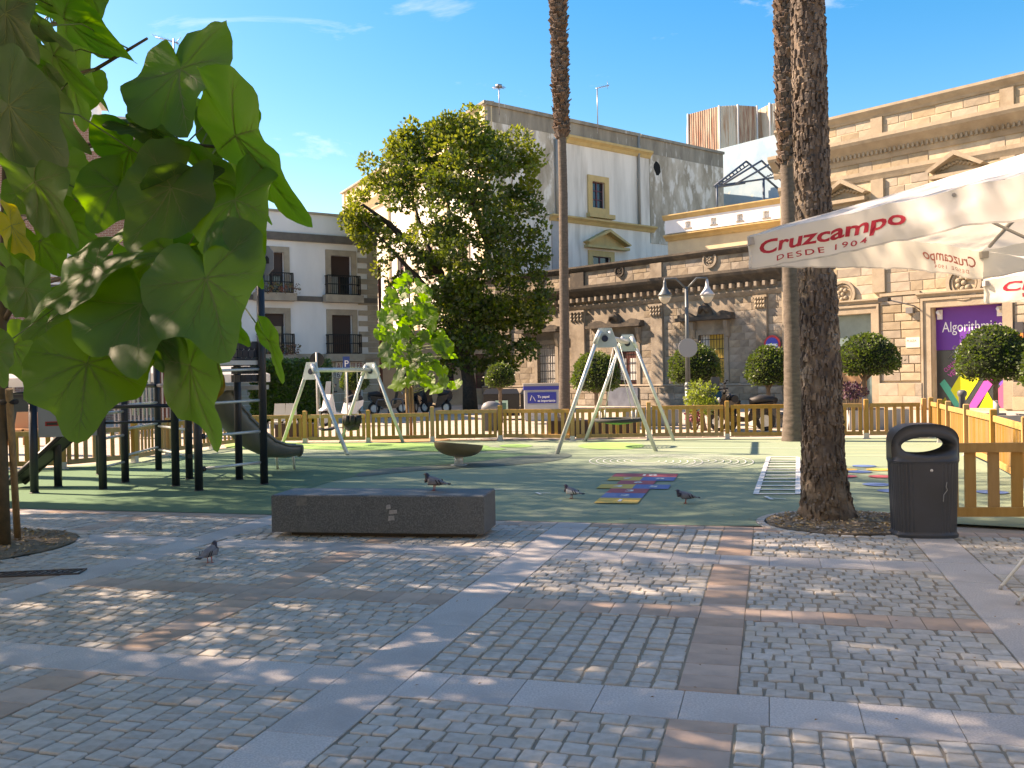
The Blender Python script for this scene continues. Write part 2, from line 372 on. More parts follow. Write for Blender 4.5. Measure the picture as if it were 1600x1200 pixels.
# speed ladder
a0,a1,a2,a3=G(1181,773),G(1247,773),G(1247,715),G(1201,715)
def bar(p,q,wd,name='painted_bar',m=M_w,z=ZP):
    d=(q-p).normalized(); n=Vector((-d.y,d.x,0))*wd/2; quad(p-n,q-n,q+n,p+n,name,m,z)
bar(a0,a3,.075,'ladder_rail'); bar(a1,a2,.075,'ladder_rail')
for k in range(13): t=k/12; bar(a0.lerp(a3,t),a1.lerp(a2,t),.085,'ladder_rung',M_w,ZP+.003)
bar(G(1197,779),G(1228,781),.03); bar(G(1196,777),G(1206,782),.05,'painted_bar',M_w,ZP+.003)
bar(G(595,765),G(787,765.5),.04); bar(G(838,771.5),G(860,771.5),.03); bar(G(838,771),G(845,774),.04,'painted_bar',M_w,ZP+.003)
# two sets of broken rings
for cc,rr in ((G(1008,721),1.0),(G(1085,720.5),1.0)):
    for k in range(7):
        r=1.0*(k+2)/8*rr*.98; b=MB(); n=40
        for j in range(n):
            if cc.x<2.7 and abs(j-1)<6-k*.3 and k<6: continue
            if cc.x>2.7 and abs(j-n/2)<7-k*.3: continue
            t0,t1=2*math.pi*j/n,2*math.pi*(j+.96)/n
            P=lambda t,q:(cc.x+math.cos(t)*q*1.08,cc.y+math.sin(t)*q*1.5,ZP+(.003 if cc.x>2.7 else 0))
            b.poly([P(t0,r-.009),P(t0,r+.009),P(t1,r+.009),P(t1,r-.009)])
        b.build('painted_ring',M_w,play)
for x,y,m_ in ((1320,734.5,M_y),(1373,734.5,M_y),(1318,745,M_r),(1378,745.5,M_r),(1342,738,M_b),(1350,729,M_b),(1395,768,M_b),(1370,758,M_b),(1550,770,M_b)):
    c=G(x,y); sheet([c+Vector((.2*math.cos(a),.2*math.sin(a),0)) for a in [6.283*k/20 for k in range(20)]],ZP,'painted_dot',m_,play)
for k in range(5): bar(G(1320,692+k*5.2),G(1388,692+k*5.2),.03,'painted_line',mat('line_paint_yellow',(.62,.60,.30),.8))
bar(G(1060,700),G(1247,701),.03)
# ---- pale paving strip just behind the playground
M_pv=mat('pale_paver',(.50,.42,.33),.9,(.40,.34,.27),3,.002,40,isl=.12)
b=MB(); rr=random.Random(3)
for i in range(-26,38):
    for j in range(0,8):
        x=i*.42+(j%2)*.2; y=24.9-.05*x+j*.42
        if x>-6.8: b.bbox(x+.006,x+.414,y+.006,y+.414,-.03,-.004+rr.uniform(-.002,.002),.004)
b.build('far_pavers',M_pv,kind='structure')
# ================================================================ buildings
M_glassd=mat('dark_glass',(.02,.025,.03),.12,spec=.6)
M_white=mat('white_render',(.80,.81,.81),.9,(.70,.71,.71),.7,.003,8,stretch=(1,1,.25))
M_dirtyw=mat('stained_white_render',(.76,.73,.68),.92,(.52,.50,.46),.5,.006,6,stretch=(1.5,1.5,.18),contrast=(.42,.72),c3=(.29,.26,.22),sc3=.22,p3=(.52,.66))
M_dirtg=mat('weathered_grey_render',(.20,.18,.15),.95,(.33,.30,.25),.9,.006,8,stretch=(1.5,1.5,.3),c3=(.50,.48,.44),sc3=2.4,p3=(.60,.70))
M_ochre=mat('ochre_trim',(.60,.43,.20),.85,(.48,.34,.16),1.5,.003,12,stretch=(1,1,.4))
M_cream=mat('cream_render',(.66,.55,.36),.88,(.55,.45,.3),1,.003,12)
M_stone=mat('sandstone',(.375,.31,.225),.92,(.295,.245,.18),2.2,.012,16,c3=(.22,.165,.105),sc3=.5,p3=(.55,.75))
M_stoneb=mat('sandstone_block',(.40,.335,.245),.92,(.32,.265,.195),3,.012,18,var=.20,c3=(.24,.19,.14),sc3=.6,p3=(.55,.75))
M_stonei=mat('sandstone_blocks_far',(.40,.335,.245),.92,(.32,.265,.195),3,.012,18,isl=.20,c3=(.24,.19,.14),sc3=.6,p3=(.55,.75))
M_mort=mat('pale_mortar',(.54,.45,.33),.95,(.46,.36,.24),3,.004,20)
M_old=mat('weathered_stone',(.32,.275,.215),.94,(.24,.205,.165),1.8,.014,14,c3=(.15,.12,.09),sc3=.7,p3=(.5,.7))  # weathered stone, darkened further in place of tree shade missing on this facade
M_oldb=mat('weathered_block',(.33,.285,.22),.94,(.24,.205,.165),2.5,.014,16,var=.20,c3=(.17,.135,.10),sc3=.7,p3=(.5,.7))
M_oldi=mat('weathered_blocks_far',(.33,.285,.22),.94,(.24,.205,.165),2.5,.014,16,isl=.20,c3=(.17,.135,.10),sc3=.7,p3=(.5,.7))
M_black=mat('blackened_stone',(.065,.058,.05),.95,(.15,.125,.095),1.6,.014,16,contrast=(.45,.75))
M_grille=mat('black_iron',(.02,.02,.022),.5,metal=.6)
M_shut=mat('dark_shutter',(.045,.025,.022),.6)
M_ltstone=mat('pale_trim_stone',(.42,.36,.28),.9,(.32,.275,.22),2,.006,20)
class Wall:
    def __init__(s,o,az,back=1):
        s.o=Vector((o.x,o.y,0)); a=R(az); s.d=Vector((math.sin(a),math.cos(a),0)); n=Vector((s.d.y,-s.d.x,0))
        if n.dot(s.o)>0: n=-n
        s.n=n
        if (s.d.x)<0: s.d=-s.d     # u grows to the right in the picture
        s.M=Matrix((s.d,s.n,Vector((0,0,1)))).transposed().to_4x4(); s.M.translation=s.o
    def uz(s,x,y):
        r=ray(x,y); t=s.n.dot(s.o-Vector((0,0,H)))/s.n.dot(r)
        p=Vector((0,0,H))+r*t; return (p-s.o).dot(s.d),p.z
    def u(s,x,y=600): return s.uz(x,y)[0]
    def z(s,x,y): return s.uz(x,y)[1]
    def rect(s,x0,y0,x1,y1,yr=None):
        u0,za=s.uz(x0,y0); u1,_=s.uz(x1,y1); zb=s.z(x0,y1); return (u0,u1,zb,za)
    def mb(s): return MB(s.M)
    def P(s,u,o,z): return s.M@Vector((u,o,z))
def wallsheet(W,name,m,par,u0,u1,z0,z1,ops,thick=8,rev=.25,mrev=None,roof=None):
    us=sorted({u0,u1}|{o[0] for o in ops}|{o[1] for o in ops}); zs=sorted({z0,z1}|{o[2] for o in ops}|{o[3] for o in ops})
    b=W.mb()
    for a,c in zip(us,us[1:]):
        for e,g in zip(zs,zs[1:]):
            mu,mz=(a+c)/2,(e+g)/2
            if any(o[0]<mu<o[1] and o[2]<mz<o[3] for o in ops): continue
            b.poly([(a,0,e),(c,0,e),(c,0,g),(a,0,g)])
    for o in ops:
        a,c,e,g=o[:4]
        b.poly([(a,0,e),(a,-rev,e),(a,-rev,g),(a,0,g)]).poly([(c,0,e),(c,-rev,e),(c,-rev,g),(c,0,g)]).poly([(a,0,g),(c,0,g),(c,-rev,g),(a,-rev,g)]).poly([(a,0,e),(c,0,e),(c,-rev,e),(a,-rev,e)])
    b.poly([(u0,0,z0),(u0,-thick,z0),(u0,-thick,z1),(u0,0,z1)]).poly([(u1,0,z0),(u1,-thick,z0),(u1,-thick,z1),(u1,0,z1)]).poly([(u0,-thick,z0),(u1,-thick,z0),(u1,-thick,z1),(u0,-thick,z1)]).poly([(u0,0,z1),(u1,0,z1),(u1,-thick,z1),(u0,-thick,z1)])
    return b.build(name,m,par)
def wbox(W,par,name,m,u0,u1,z0,z1,o0=0.,o1=.05,kind=None,label=None):
    b=W.mb(); b.box(u0,u1,o0-.01,o1,z0,z1); return b.build(name,m,par,kind=kind,label=label)
def frame_(W,par,name,m,r,t,o1=.05,bot=True):
    u0,u1,z0,z1=r; b=W.mb(); b.box(u0-t,u0,-.01,o1,z0-(t if bot else 0),z1+t).box(u1,u1+t,-.01,o1,z0-(t if bot else 0),z1+t).box(u0,u1,-.01,o1,z1,z1+t)
    if bot: b.box(u0,u1,-.01,o1,z0-t,z0)
    return b.build(name,m,par)
def cornice(W,par,name,m,u0,u1,z0,z1,prof):
    """prof: list of (offset, t) from bottom (t=0) to top (t=1)"""
    b=W.mb(); pts0=[(u0,-.01,z0)]+[(u0,o,z0+(z1-z0)*t) for o,t in prof]+[(u0,-.01,z1)]
    b.prism(pts0,(u1-u0,0,0)); return b.build(name,m,par)
def ashlar(W,par,name,ms,rects,excl,rh=.42,wr=(.55,1.05),gap=.012,pr=(.008,.022),bond=True,cap=300,rs=1,holes=.0):
    q=random.Random(rs); its=[]
    for (u0,u1,z0,z1) in rects:
        n=max(1,round((z1-z0)/rh)); st=(z1-z0)/n
        for r in range(n):
            a=z0+r*st; e=a+st; cur=u0-(q.uniform(.1,.5) if bond else 0)
            segs=[(u0,u1)]
            for x in excl:
                if x[2]<e-.03 and x[3]>a+.03:
                    ns_=[]
                    for s0,s1 in segs:
                        if x[1]<=s0 or x[0]>=s1: ns_.append((s0,s1))
                        else:
                            if x[0]>s0: ns_.append((s0,x[0]))
                            if x[1]<s1: ns_.append((x[1],s1))
                    segs=ns_
            for s0,s1 in segs:
                cur=s0
                while cur<s1-.02:
                    wd=q.uniform(*wr); ee=min(cur+wd,s1)
                    if s1-ee<.22: ee=s1
                    if ee-cur>.05 and q.random()>=holes:
                        p=q.uniform(*pr); g=gap*q.uniform(.6,1.3)
                        def fn(b,x0=cur+g,x1=ee-g,z0_=a+g,z1_=e-g,p=p):
                            o=b.M; b.M=W.M; k=min(.012,p)
                            A_=[b.vt(t) for t in ((x0,-.005,z0_),(x1,-.005,z0_),(x1,-.005,z1_),(x0,-.005,z1_))]
                            B_=[b.vt(t) for t in ((x0,p-k*.5,z0_),(x1,p-k*.5,z0_),(x1,p-k*.5,z1_),(x0,p-k*.5,z1_))]
                            C_=[b.vt(t) for t in ((x0+k,p,z0_+k),(x1-k,p,z0_+k),(x1-k,p,z1_-k),(x0+k,p,z1_-k))]
                            for I,J in ((A_,B_),(B_,C_)):
                                for t in range(4): b.face([I[t],I[(t+1)%4],J[(t+1)%4],J[t]])
                            b.face(C_); b.M=o
                        its.append((W.P((cur+ee)/2,0,(a+e)/2),((ee-cur)*(e-a))**.5,fn))
                    cur=ee
    pieces(its,name,ms,par,cap)
def grille(W,par,r,nv,nh,o=.06,t=.018,label=None):
    u0,u1,z0,z1=r; b=W.mb()
    for k in range(nv): u=u0+(u1-u0)*(k+.5)/nv; b.box(u-t/2,u+t/2,o-t/2,o+t/2,z0,z1)
    for k in range(nh): z=z0+(z1-z0)*(k+.5)/nh; b.box(u0,u1,o-t/2-.004,o+t/2-.004,z-t,z+t)
    return b.build('window_grille',M_grille,par,label=label)
def roundel(W,par,u,z,r,m,o=.08):
    b=W.mb()
    def ring(ra,rb,o0,o1,n=20):
        for j in range(n):
            t0,t1=6.2832*j/n,6.2832*(j+1)/n
            P=lambda t,q,oo:(u+math.cos(t)*q,oo,z+math.sin(t)*q)
            b.poly([P(t0,ra,o1),P(t1,ra,o1),P(t1,rb,o1),P(t0,rb,o1)]); b.poly([P(t0,ra,o0),P(t1,ra,o0),P(t1,ra,o1),P(t0,ra,o1)]); b.poly([P(t0,rb,o0),P(t1,rb,o0),P(t1,rb,o1),P(t0,rb,o1)])
    ring(r*.8,r,0,o); ring(r*.62,r*.72,0,o*.6)
    q=random.Random(int(u*97))
    for k in range(7):
        a=k*.9; rr=r*.34*(k>0); b2=(u+math.cos(a)*rr,o*.35,z+math.sin(a)*rr); s=r*.17
        n=8
        for i in range(3):
            for j in range(n):
                f=lambda i,j:(b2[0]+s*math.cos(6.283*j/n)*math.cos(i*.52),b2[1]+s*math.sin(i*.52),b2[2]+s*math.sin(6.283*j/n)*math.cos(i*.52))
                b.poly([f(i,j),f(i,j+1),f(i+1,j+1),f(i+1,j)])
    return b.build('carved_roundel',m,par)
def pediment(W,par,u0,u1,z0,z1,m,o=.35,t=.14,m2=None,name='pediment'):
    um=(u0+u1)/2; p=thing_part(name,m,W,par,lambda b:b.prism([(u0,-.01,z0),(u1,-.01,z0),(u1,-.01,z0+t),(um,-.01,z1),(u0,-.01,z0+t)],(0,.06,0)))
    b=W.mb(); b.prism([(u0-.1,-.01,z0+t*.6),(um,-.01,z1),(um,-.01,z1+t),(u0-.25,-.01,z0+t)],(0,o,0)); b.prism([(u1+.1,-.01,z0+t*.6),(um,-.01,z1),(um,-.01,z1+t),(u1+.25,-.01,z0+t)],(0,o-.002,0)); b.build('raking_cornice',m2 or m,p)
    b=W.mb(); b.box(u0-.15,u1+.15,-.01,o*.8,z0-t*.8,z0-.002); b.build('base_moulding',m,p); return p
def thing_part(name,m,W,par,fn):
    b=W.mb(); fn(b); return b.build(name,m,par)
# ---------------- the sandstone building on the right ("church" facade with the shop)
WC=Wall(G(1590,641),-42)
ch_=thing('sandstone_building','tall golden sandstone building with cornice and pediments housing the purple shopfront','building',G(1590,641))
uL=WC.u(1226); uR=WC.u(1600)+30; zT=WC.z(1600,115)
rw=lambda *a:WC.rect(*a)
op1=(WC.u(1268),WC.u(1364),.0,WC.z(1364,489)); op2=(WC.u(1457),WC.u(1569),.05,WC.z(1569,473))
uL0=uL
wallsheet(WC,'wall',M_mort,ch_,uL,uR,-.04,zT,[op1,op2],thick=16,rev=.55)
zc0,zc1=WC.z(1600,196),WC.z(1600,168)        # main cornice
zf0,zf1=WC.z(1600,236),WC.z(1600,226)
cornice(WC,ch_,'coping',M_stone,uL-.2,uR,zT-.42,zT+.02,[(.05,0),(.10,.25),(.22,.55),(.28,.75),(.28,1)])
cornice(WC,ch_,'main_cornice',M_stone,uL-.35,uR,zc0-.25,zc1+.05,[(.06,0),(.12,.18),(.12,.3),(.3,.5),(.55,.72),(.62,.85),(.62,1)])
b=WC.mb(); u=uL
while u<uR: b.box(u,u+.09,.05,.24,zc0-.02,zc0+.16); u+=.2
b.build('dentil_course',M_stone,ch_,kind='stuff')
cornice(WC,ch_,'string_course',M_stone,uL-.1,uR,zf0-.1,zf1+.06,[(.05,0),(.1,.3),(.16,.6),(.16,1)])
# pilasters
pils=[(WC.u(1364.5),WC.u(1377)),(WC.u(1500)+.0,WC.u(1500)+.0),(WC.u(1567),WC.u(1577))]
Pz=[(rw(1361,300,1376,380)[0],rw(1361,300,1376,380)[1])]
pl_=[]
zup=zf0-.1
for x in (1373,1577):
    uu=WC.u(x,330); wbox(WC,ch_,'pilaster',M_stone,uu-.28,uu+.28,5.1,zf0-.11,0,.14); pl_.append((uu-.3,uu+.3,5.1,zf0))
    wbox(WC,ch_,'pilaster',M_stone,uu-.26,uu+.26,zc1+.06,zT-.43,0,.12); pl_.append((uu-.28,uu+.28,zc1,zT))
uu=WC.u(1240,330); wbox(WC,ch_,'pilaster',M_stone,uL,uL+.5,0,zf0-.11,0,.14)
# pediments of the upper windows
def upwin(x0,x1,yb,yt):
    u0,u1=WC.u(x0,300),WC.u(x1,300); zb=WC.z((x0+x1)/2,yb); zt=WC.z((x0+x1)/2,yt)
    pediment(WC,ch_,u0,u1,zb,zt-.15,M_stone,.5,.2)
    uc=(u0+u1)/2; fr=(uc-.75,uc+.75,zb-2.6,zb-.35)
    w_=WC.mb(); w_.box(fr[0],fr[1],-.01,.012,fr[2],fr[3]); wi=w_.build('window',M_glassd,ch_)
    frame_(WC,wi,'window_frame',M_stone,fr,.22,.1)
    b=WC.mb(); q=random.Random(x0)
    for k in range(9):
        a=uc+(k-4)*.16; z=zb+.28+(.35-abs(k-4)*.08)*.6
        b.tube([(a-.1,.07,z-.08),(a,.12,z),(a+.1,.07,z-.06)],.07,5)
    b.build('carved_relief',M_stone,ch_)
    return (u0-.3,u1+.3,zb-.2,zt+.1),(fr[0]-.25,fr[1]+.25,fr[2]-.25,fr[3]+.3)
ex=[op1,op2]+pl_
for a in ((1292,1352,313,283),(1463,1535,270,238)): ex+=list(upwin(*a))
# ground floor openings
for k,(op,fr) in enumerate(((op1,.28),(op2,.3))):
    frame_(WC,ch_,'door_surround',M_stone,(op[0],op[1],op[2],op[3]),fr,.10,bot=False)
    frame_(WC,ch_,'outer_surround',M_stone,(op[0]-fr,op[1]+fr,op[2],op[3]+fr),.10,.16,bot=False)
    cornice(WC,ch_,'door_hood',M_stone,op[0]-fr-.25,op[1]+fr+.25,op[3]+fr+.12,op[3]+fr+.34,[(.1,0),(.14,.4),(.26,.7),(.26,1)])
    ex.append((op[0]-fr-.12,op[1]+fr+.12,0,op[3]+fr+.35))
r1=(WC.u(1318,460),WC.z(1318,460)); roundel(WC,ch_,*r1,.62,M_stone,.14); roundel(WC,ch_,WC.u(1507,440),WC.z(1507,442),.72,M_stone,.14)
for uu,zz,rr in ((*r1,.62),(WC.u(1507,440),WC.z(1507,442),.72)): ex.append((uu-rr,uu+rr,zz-rr,zz+rr))
# plinth of big blocks
for a,c in ((op1[1]+.4,op2[0]-.42),(op2[1]+.42,uR)):
    b=WC.mb(); b.box(a-.05,c+.05,-.01,.18,-.04,1.12); b.build('plinth',M_stone,ch_)
    q=random.Random(5); u=a
    W2=Wall(WC.o+WC.n*.18,-42)
    ashlar(W2,ch_,'plinth_block',(M_stoneb,M_stonei),[(a-.05,c+.05,0,1.1)],[],.55,(.7,1.1),.008,(.01,.02),rs=8)
# rusticated pier: horizontal courses with open grooves
pr=(op1[1]+.42,op2[0]-.44,1.2,WC.z(1410,462)); 
ashlar(WC,ch_,'rusticated_block',(M_stoneb,M_stonei),[pr,(op2[1]+.44,uR,1.2,pr[3])],[],.385,(.6,1.0),.02,(.075,.085),rs=12,cap=60)
zm=pr[3]+.1
wbox(WC,ch_,'string_band',M_stone,pr[0],pr[1],zm-.08,zm+.05,0,.12)
ashlar(WC,ch_,'ashlar_block',(M_stoneb,M_stonei),[(uL+.5,uR,zm+.08,zf0-.1),(uL+.5,uR,zf1+.06,zc0-.25),(uL,uR,zc1+.06,zT-.42),(uL+.5,op1[0]-.4,1.1,zm)],ex,.43,(.5,1.15),.016,(.006,.026),rs=3,cap=235)
# shop opening of op1: grey-green glass over an ochre board
b=WC.mb(); b.box(op1[0],op1[1],-.54,-.5,WC.z(1340,547),op1[3]); b.build('transom_glass',mat('greenish_glass',(.10,.16,.16),.25,(.16,.24,.24),1.2,spec=.6),ch_)
b=WC.mb(); b.box(op1[0],op1[1]-.55,-.5,-.42,.0,WC.z(1340,547)-.02); b.build('closing_board',mat('ochre_board',(.42,.24,.12),.8,(.34,.19,.1),1),ch_)
b=WC.mb(); b.box(op1[1]-.55,op1[1],-.53,-.5,.0,WC.z(1340,547)-.02); b.build('side_glass',mat('greenish_glass',(.1,.16,.16)),ch_)
b=WC.mb(); b.box(op1[0],op1[1],-.52,-.38,WC.z(1340,547)-.04,WC.z(1340,547)+.06); b.build('transom_bar',M_ltstone,ch_)
# shopfront op2
sh=thing('shopfront','purple and black shopfront with coloured diagonal bands on its glass','shopfront',WC.P((op2[0]+op2[1])/2,-.5,0))
U0_,U1_=op2[0],op2[1]; zs=WC.z(1500,546)
WS=Wall(WC.o-WC.n*.42,-42)
b=WC.mb(); b.box(U0_,U1_,-.54,-.42,zs,op2[3]); b.build('sign_panel',mat('purple_panel',(.14,.03,.30),.45,(.12,.028,.26),.8),sh)
b=WC.mb(); b.box(U0_,U1_,-.54,-.44,.05,zs-.01); b.build('glass_front',mat('shop_dark_glass',(.03,.038,.04),.3,(.05,.06,.06),.8,spec=.5),sh)
L_=U1_-U0_
def on(u,z,o=-.41): return WC.P(U0_+u*L_,o,z)
zt_=WC.z(1480,519)
text_on('Algorithmics',lambda x,y:WC.P(U0_+L_*.09+x,-.414,zt_+.02+y),.62,'sign_lettering',mat('sign_white',(.8,.8,.82),.6),sh,fitw=L_*.84)
b=WC.mb(); zb=zs+.06; b.box(U0_+L_*.44,U0_+L_*.80,-.43,-.412,zb,zb+.33); b.build('sign_box',mat('sign_white',(.8,.8,.82),.6),sh)
text_on('B N',lambda x,y:WC.P(U0_+L_*.47+x,-.408,zb+.06+y),.28,'sign_lettering',mat('sign_black',(.03,.03,.035),.6),sh)
M_pnk=mat('print_pink',(.62,.08,.40),.5); M_yel=mat('print_lime',(.62,.64,.03),.5); M_tl=mat('print_teal',(.02,.40,.28),.5); M_pur=mat('print_violet',(.18,.08,.45),.5); M_cor=mat('print_coral',(.70,.10,.22),.5)
def pband(pts,m,o): b=WC.mb(); b.prism([(U0_+u*L_,o,z*.98+.06) for u,z in pts],(0,.004,0)); b.build('printed_band',m,sh)
hh=2.0
pband([(.04,1.02),(.11,1.22),(.42,.0),(.26,.0)],M_tl,-.436)
pband([(.2,.75),(.44,1.9),(.62,1.25),(.42,.35),(.34,.0),(.30,.28)],M_yel,-.431)
pband([(.44,.0),(.56,.0),(.92,1.55),(.82,1.85)],M_pnk,-.426)
pband([(.60,.0),(.84,.0),(.72,.68)],M_yel,-.421)
pband([(.80,.55),(1.0,1.3),(1.0,.0),(.9,.0)],M_cor,-.431)
pband([(.66,1.95),(.76,1.9),(.98,.9),(.94,.7)],M_pur,-.436)
pband([(.0,.0),(.12,.45),(.2,.0)],mat('print_olive',(.30,.28,.03),.5),-.431)
b=WC.mb()
for k in range(26):
    for s in (1,-1):
        u0=.17+k*.05; u1=u0-s*.5
        if s==1: p=(u0-.5,1.4),(u0,2.9)
        else: p=(u0,1.4),(u0-.5,2.9)
        (a0,z0),(a1,z1)=p
        t0=max(0,(.17-min(a0,a1))/(abs(a1-a0))); 
        pts=[(a0+(a1-a0)*t,z0+(z1-z0)*t) for t in (0,.25,.5,.75,1)]
        for (x0,y0),(x1,y1) in zip(pts,pts[1:]):
            if min(x0,x1)>.16 and max(x0,x1)<.99: b.tube([(U0_+x0*L_,-.432,y0),(U0_+x1*L_,-.432,y1)],.008,3)
b.build('security_mesh',mat('mesh_grey',(.3,.3,.32),.5,metal=.4),sh)
M_thin=mat('print_grey_violet',(.30,.22,.42),.5)
text_on('Tu centro de',lambda x,y:WC.P(U0_+L_*.19+x,-.428,2.92+y),.3,'window_print',M_thin,sh,fitw=L_*.5); text_on('Tecnologia',lambda x,y:WC.P(U0_+L_*.19+x,-.428,2.62+y),.3,'window_print',M_thin,sh,fitw=L_*.42)
def rt(x,y,a=R(38)): return WC.P(U0_+L_*.2+x*math.cos(a)-y*math.sin(a),-.425,1.3+x*math.sin(a)+y*math.cos(a))
text_on('CURSOS DE',lambda x,y:rt(x,y+.3),.25,'window_print',M_pnk,sh,fitw=.9); text_on('VERANO',lambda x,y:rt(x,y),.3,'window_print',M_pnk,sh,fitw=1.0)
b=WC.mb(); b.box(U0_+.27*L_,U0_+.45*L_,-.43,-.424,2.05,2.55); b.build('letting_notice',mat('pale_notice',(.5,.62,.55),.6),sh)
text_on('SE AL',lambda x,y:WC.P(U0_+L_*.285+x,-.42,2.35+y),.16,'notice_lettering',mat('sign_black',(.03,.03,.035)),sh)
for u in (U0_+.05,U1_-.4):
    b=WC.mb(); b.tube([(u+.15,-.4,op2[3]-.35),(u+.15,-.1,op2[3]-.2)],.07,8); b.box(u+.05,u+.25,-.4,-.3,op2[3]-.5,op2[3]-.1); b.build('spot_lamp',mat('lamp_white',(.7,.7,.7),.5),sh)
# wall sign plates, lamp on arm
b=WC.mb(); u,z=WC.uz(1428,535); b.box(u-.3,u+.3,.08,.11,z-.22,z+.22); o=b.build('wall_plaque',mat('pale_plaque',(.66,.60,.48),.7)); tag(o,'small pale plaque on the rusticated pier left of the purple shop','plaque')
text_on('PLAZA',lambda x,y:WC.P(u-.26+x,.113,z+.02+y),.14,'lettering',mat('sign_black',(.03,.03,.035)),o)
b=WC.mb(); u,z=WC.uz(1591,520); b.box(u-.22,u+.22,.08,.12,z-.3,z+.42); o=b.build('notice_board',mat('dark_sign',(.04,.04,.045),.5)); tag(o,'small black and orange notice on the stone right of the shop door','sign')
b=WC.mb(); b.box(u-.22,u+.22,.12,.13,z-.3,z-.02); b.build('orange_field',mat('orange_sign',(.7,.2,.04),.5),o)
la=thing('wall_floodlight','floodlight on a long arm fixed to the stone wall above the pier','lamp',WC.P(WC.u(1440),0,WC.z(1440,478)))
ua,za=WC.uz(1438,478); b=WC.mb(); b.tube([(ua,.05,za-.15),(ua-.1,.4,za),(ua-.75,1.3,za+.25)],.03,6); b.build('arm',mat('galv_dark',(.18,.18,.18),.5,metal=.5),la)
b=WC.mb(); b.box(ua-1.15,ua-.72,1.15,1.45,za+.2,za+.36); b.build('lamp_head',mat('black_plastic',(.02,.02,.02),.5),la)
b=WC.mb(); b.box(ua-.5,ua-.2,.05,.3,za-.3,za-.05); b.build('junction_box',mat('galv_dark',(.18,.18,.18)),la)
# ---------------- the low weathered stone building
WL=Wall(WC.P(uL,0,0),-44.5)
lb=thing('low_stone_building','low weathered stone building with blackened parapet, hooded windows and carved roundels','building',WL.P(-8,0,0))
lu0=WL.u(757); lu1=0.0; lz=WL.z(1041,401)
wA=WL.rect(840,539,869,592); wB=WL.rect(960,534,996,612); wC=WL.rect(1092,524,1133,600)
wA=(wA[0],wA[1],1.3,wA[3]); wB=(wB[0],wB[1],.05,wB[3]); wC=(wC[0],wC[1],1.2,wC[3])
wallsheet(WL,'wall',M_old,lb,lu0,lu1,-.04,lz,[wA,wB,wC],thick=14,rev=.3)
zk0,zk1=WL.z(1041,457),WL.z(1041,438)
cornice(WL,lb,'parapet_coping',M_black,lu0-.2,lu1,lz-.28,lz+.05,[(.06,0),(.2,.4),(.26,.7),(.26,1)])
cornice(WL,lb,'blackened_cornice',M_black,lu0-.4,lu1,zk0+.05,zk1+.12,[(.08,0),(.25,.3),(.55,.6),(.62,.8),(.62,1)])
b=WL.mb(); u=lu0
while u<lu1: b.box(u,u+.14,.04,.42,zk0-.12,zk0+.10); u+=.46
b.build('corbel_row',M_old,lb,kind='stuff')
zq=WL.z(1041,470)
cornice(WL,lb,'architrave',M_old,lu0-.1,lu1,zq-.1,zq+.16,[(.05,0),(.12,.4),(.18,.8),(.18,1)])
exl=[]
for x0,x1 in ((777,798),(894,915),(1019,1037),(1183,1200)):
    a,c=WL.u(x0,500),WL.u(x1,500)
    wbox(WL,lb,'pilaster',M_old,a,c,.0,zq-.12,0,.16); exl.append((a,c,0,zq)); wbox(WL,lb,'parapet_pier',M_black if x0<1000 else M_old,a,c,zk1+.13,lz-.29,0,.14); exl.append((a,c,zk1,lz))
    b=WL.mb(); wdt=c-a; zz=zq-.14; q=random.Random(x0)
    b.box(a-.08,c+.08,.1,.26,zz-.1,zz)
    for i in range(4):
        for j in range(3): b.tube([(a+wdt*(i+.5)/4,.17,zz-.22-j*.2),(a+wdt*(i+.5)/4,.25,zz-.14-j*.2),(a+wdt*(i+.5)/4,.2,zz-.08-j*.2)],.06,5)
    b.build('carved_capital',M_stone if x0>1100 else M_old,lb)
# smooth end strip with drain pipe at the right end
for x,y,r,m_ in ((969,424,.32,M_black),(1110,406,.42,M_old),(845,437,.3,M_black)):
    u,z=WL.uz(x,y); roundel(WL,lb,u,z,r,m_,.12); exl.append((u-r,u+r,z-r,z+r))
def hood(x0,x1,y0,y1,wd):
    u0,u1=WL.u(x0,500),WL.u(x1,500); z0=WL.z((x0+x1)/2,y1); z1=WL.z((x0+x1)/2,y0); h=z1-z0; n=24
    pts=[]
    for k in range(n+1):
        t=k/n; s=abs(t-.5)*2
        zz=z0+h*(.42+.12*math.cos(s*math.pi*3)+(.48*max(0,1-s*4)**.6 if s<.25 else 0)+.1*(s>.85))
        pts.append((u0+(u1-u0)*t,-.01,zz))
    b=WL.mb(); b.prism([(u0,-.01,z0+h*.12)]+pts+[(u1,-.01,z0+h*.12)],(0,.34,0)); hd=b.build('window_hood',M_black,lb)
    b=WL.mb(); b.box(u0-.05,u1+.05,-.01,.52,z0+h*.05,z0+h*.24); b.build('hood_ledge',M_black,hd)
    b=WL.mb()
    for a in (wd[0]-.35,wd[1]+.15): b.prism([(a,-.01,z0-.02),(a,.36,z0-.02),(a,.30,z0-.35),(a,.12,z0-.8),(a,-.01,z0-.9)],(.2,0,0))
    b.build('console_bracket',M_old,lb); b=WL.mb(); um=(u0+u1)/2
    b.tube([(um-.25,.3,z0+h*.5),(um-.1,.44,z0+h*.75),(um+.1,.44,z0+h*.75),(um+.25,.3,z0+h*.5)],.12,6); b.build('carved_crest',M_black,hd)
    exl.append((u0,u1,z0-.05,z1)); frame_(WL,lb,'window_surround',M_old,wd,.26,.07,bot=False); exl.append((wd[0]-.27,wd[1]+.27,wd[2],wd[3]+.3))
hood(815,876,499,521,wA); hood(924,1006,488,513,wB); hood(1064,1148,474,502,wC)
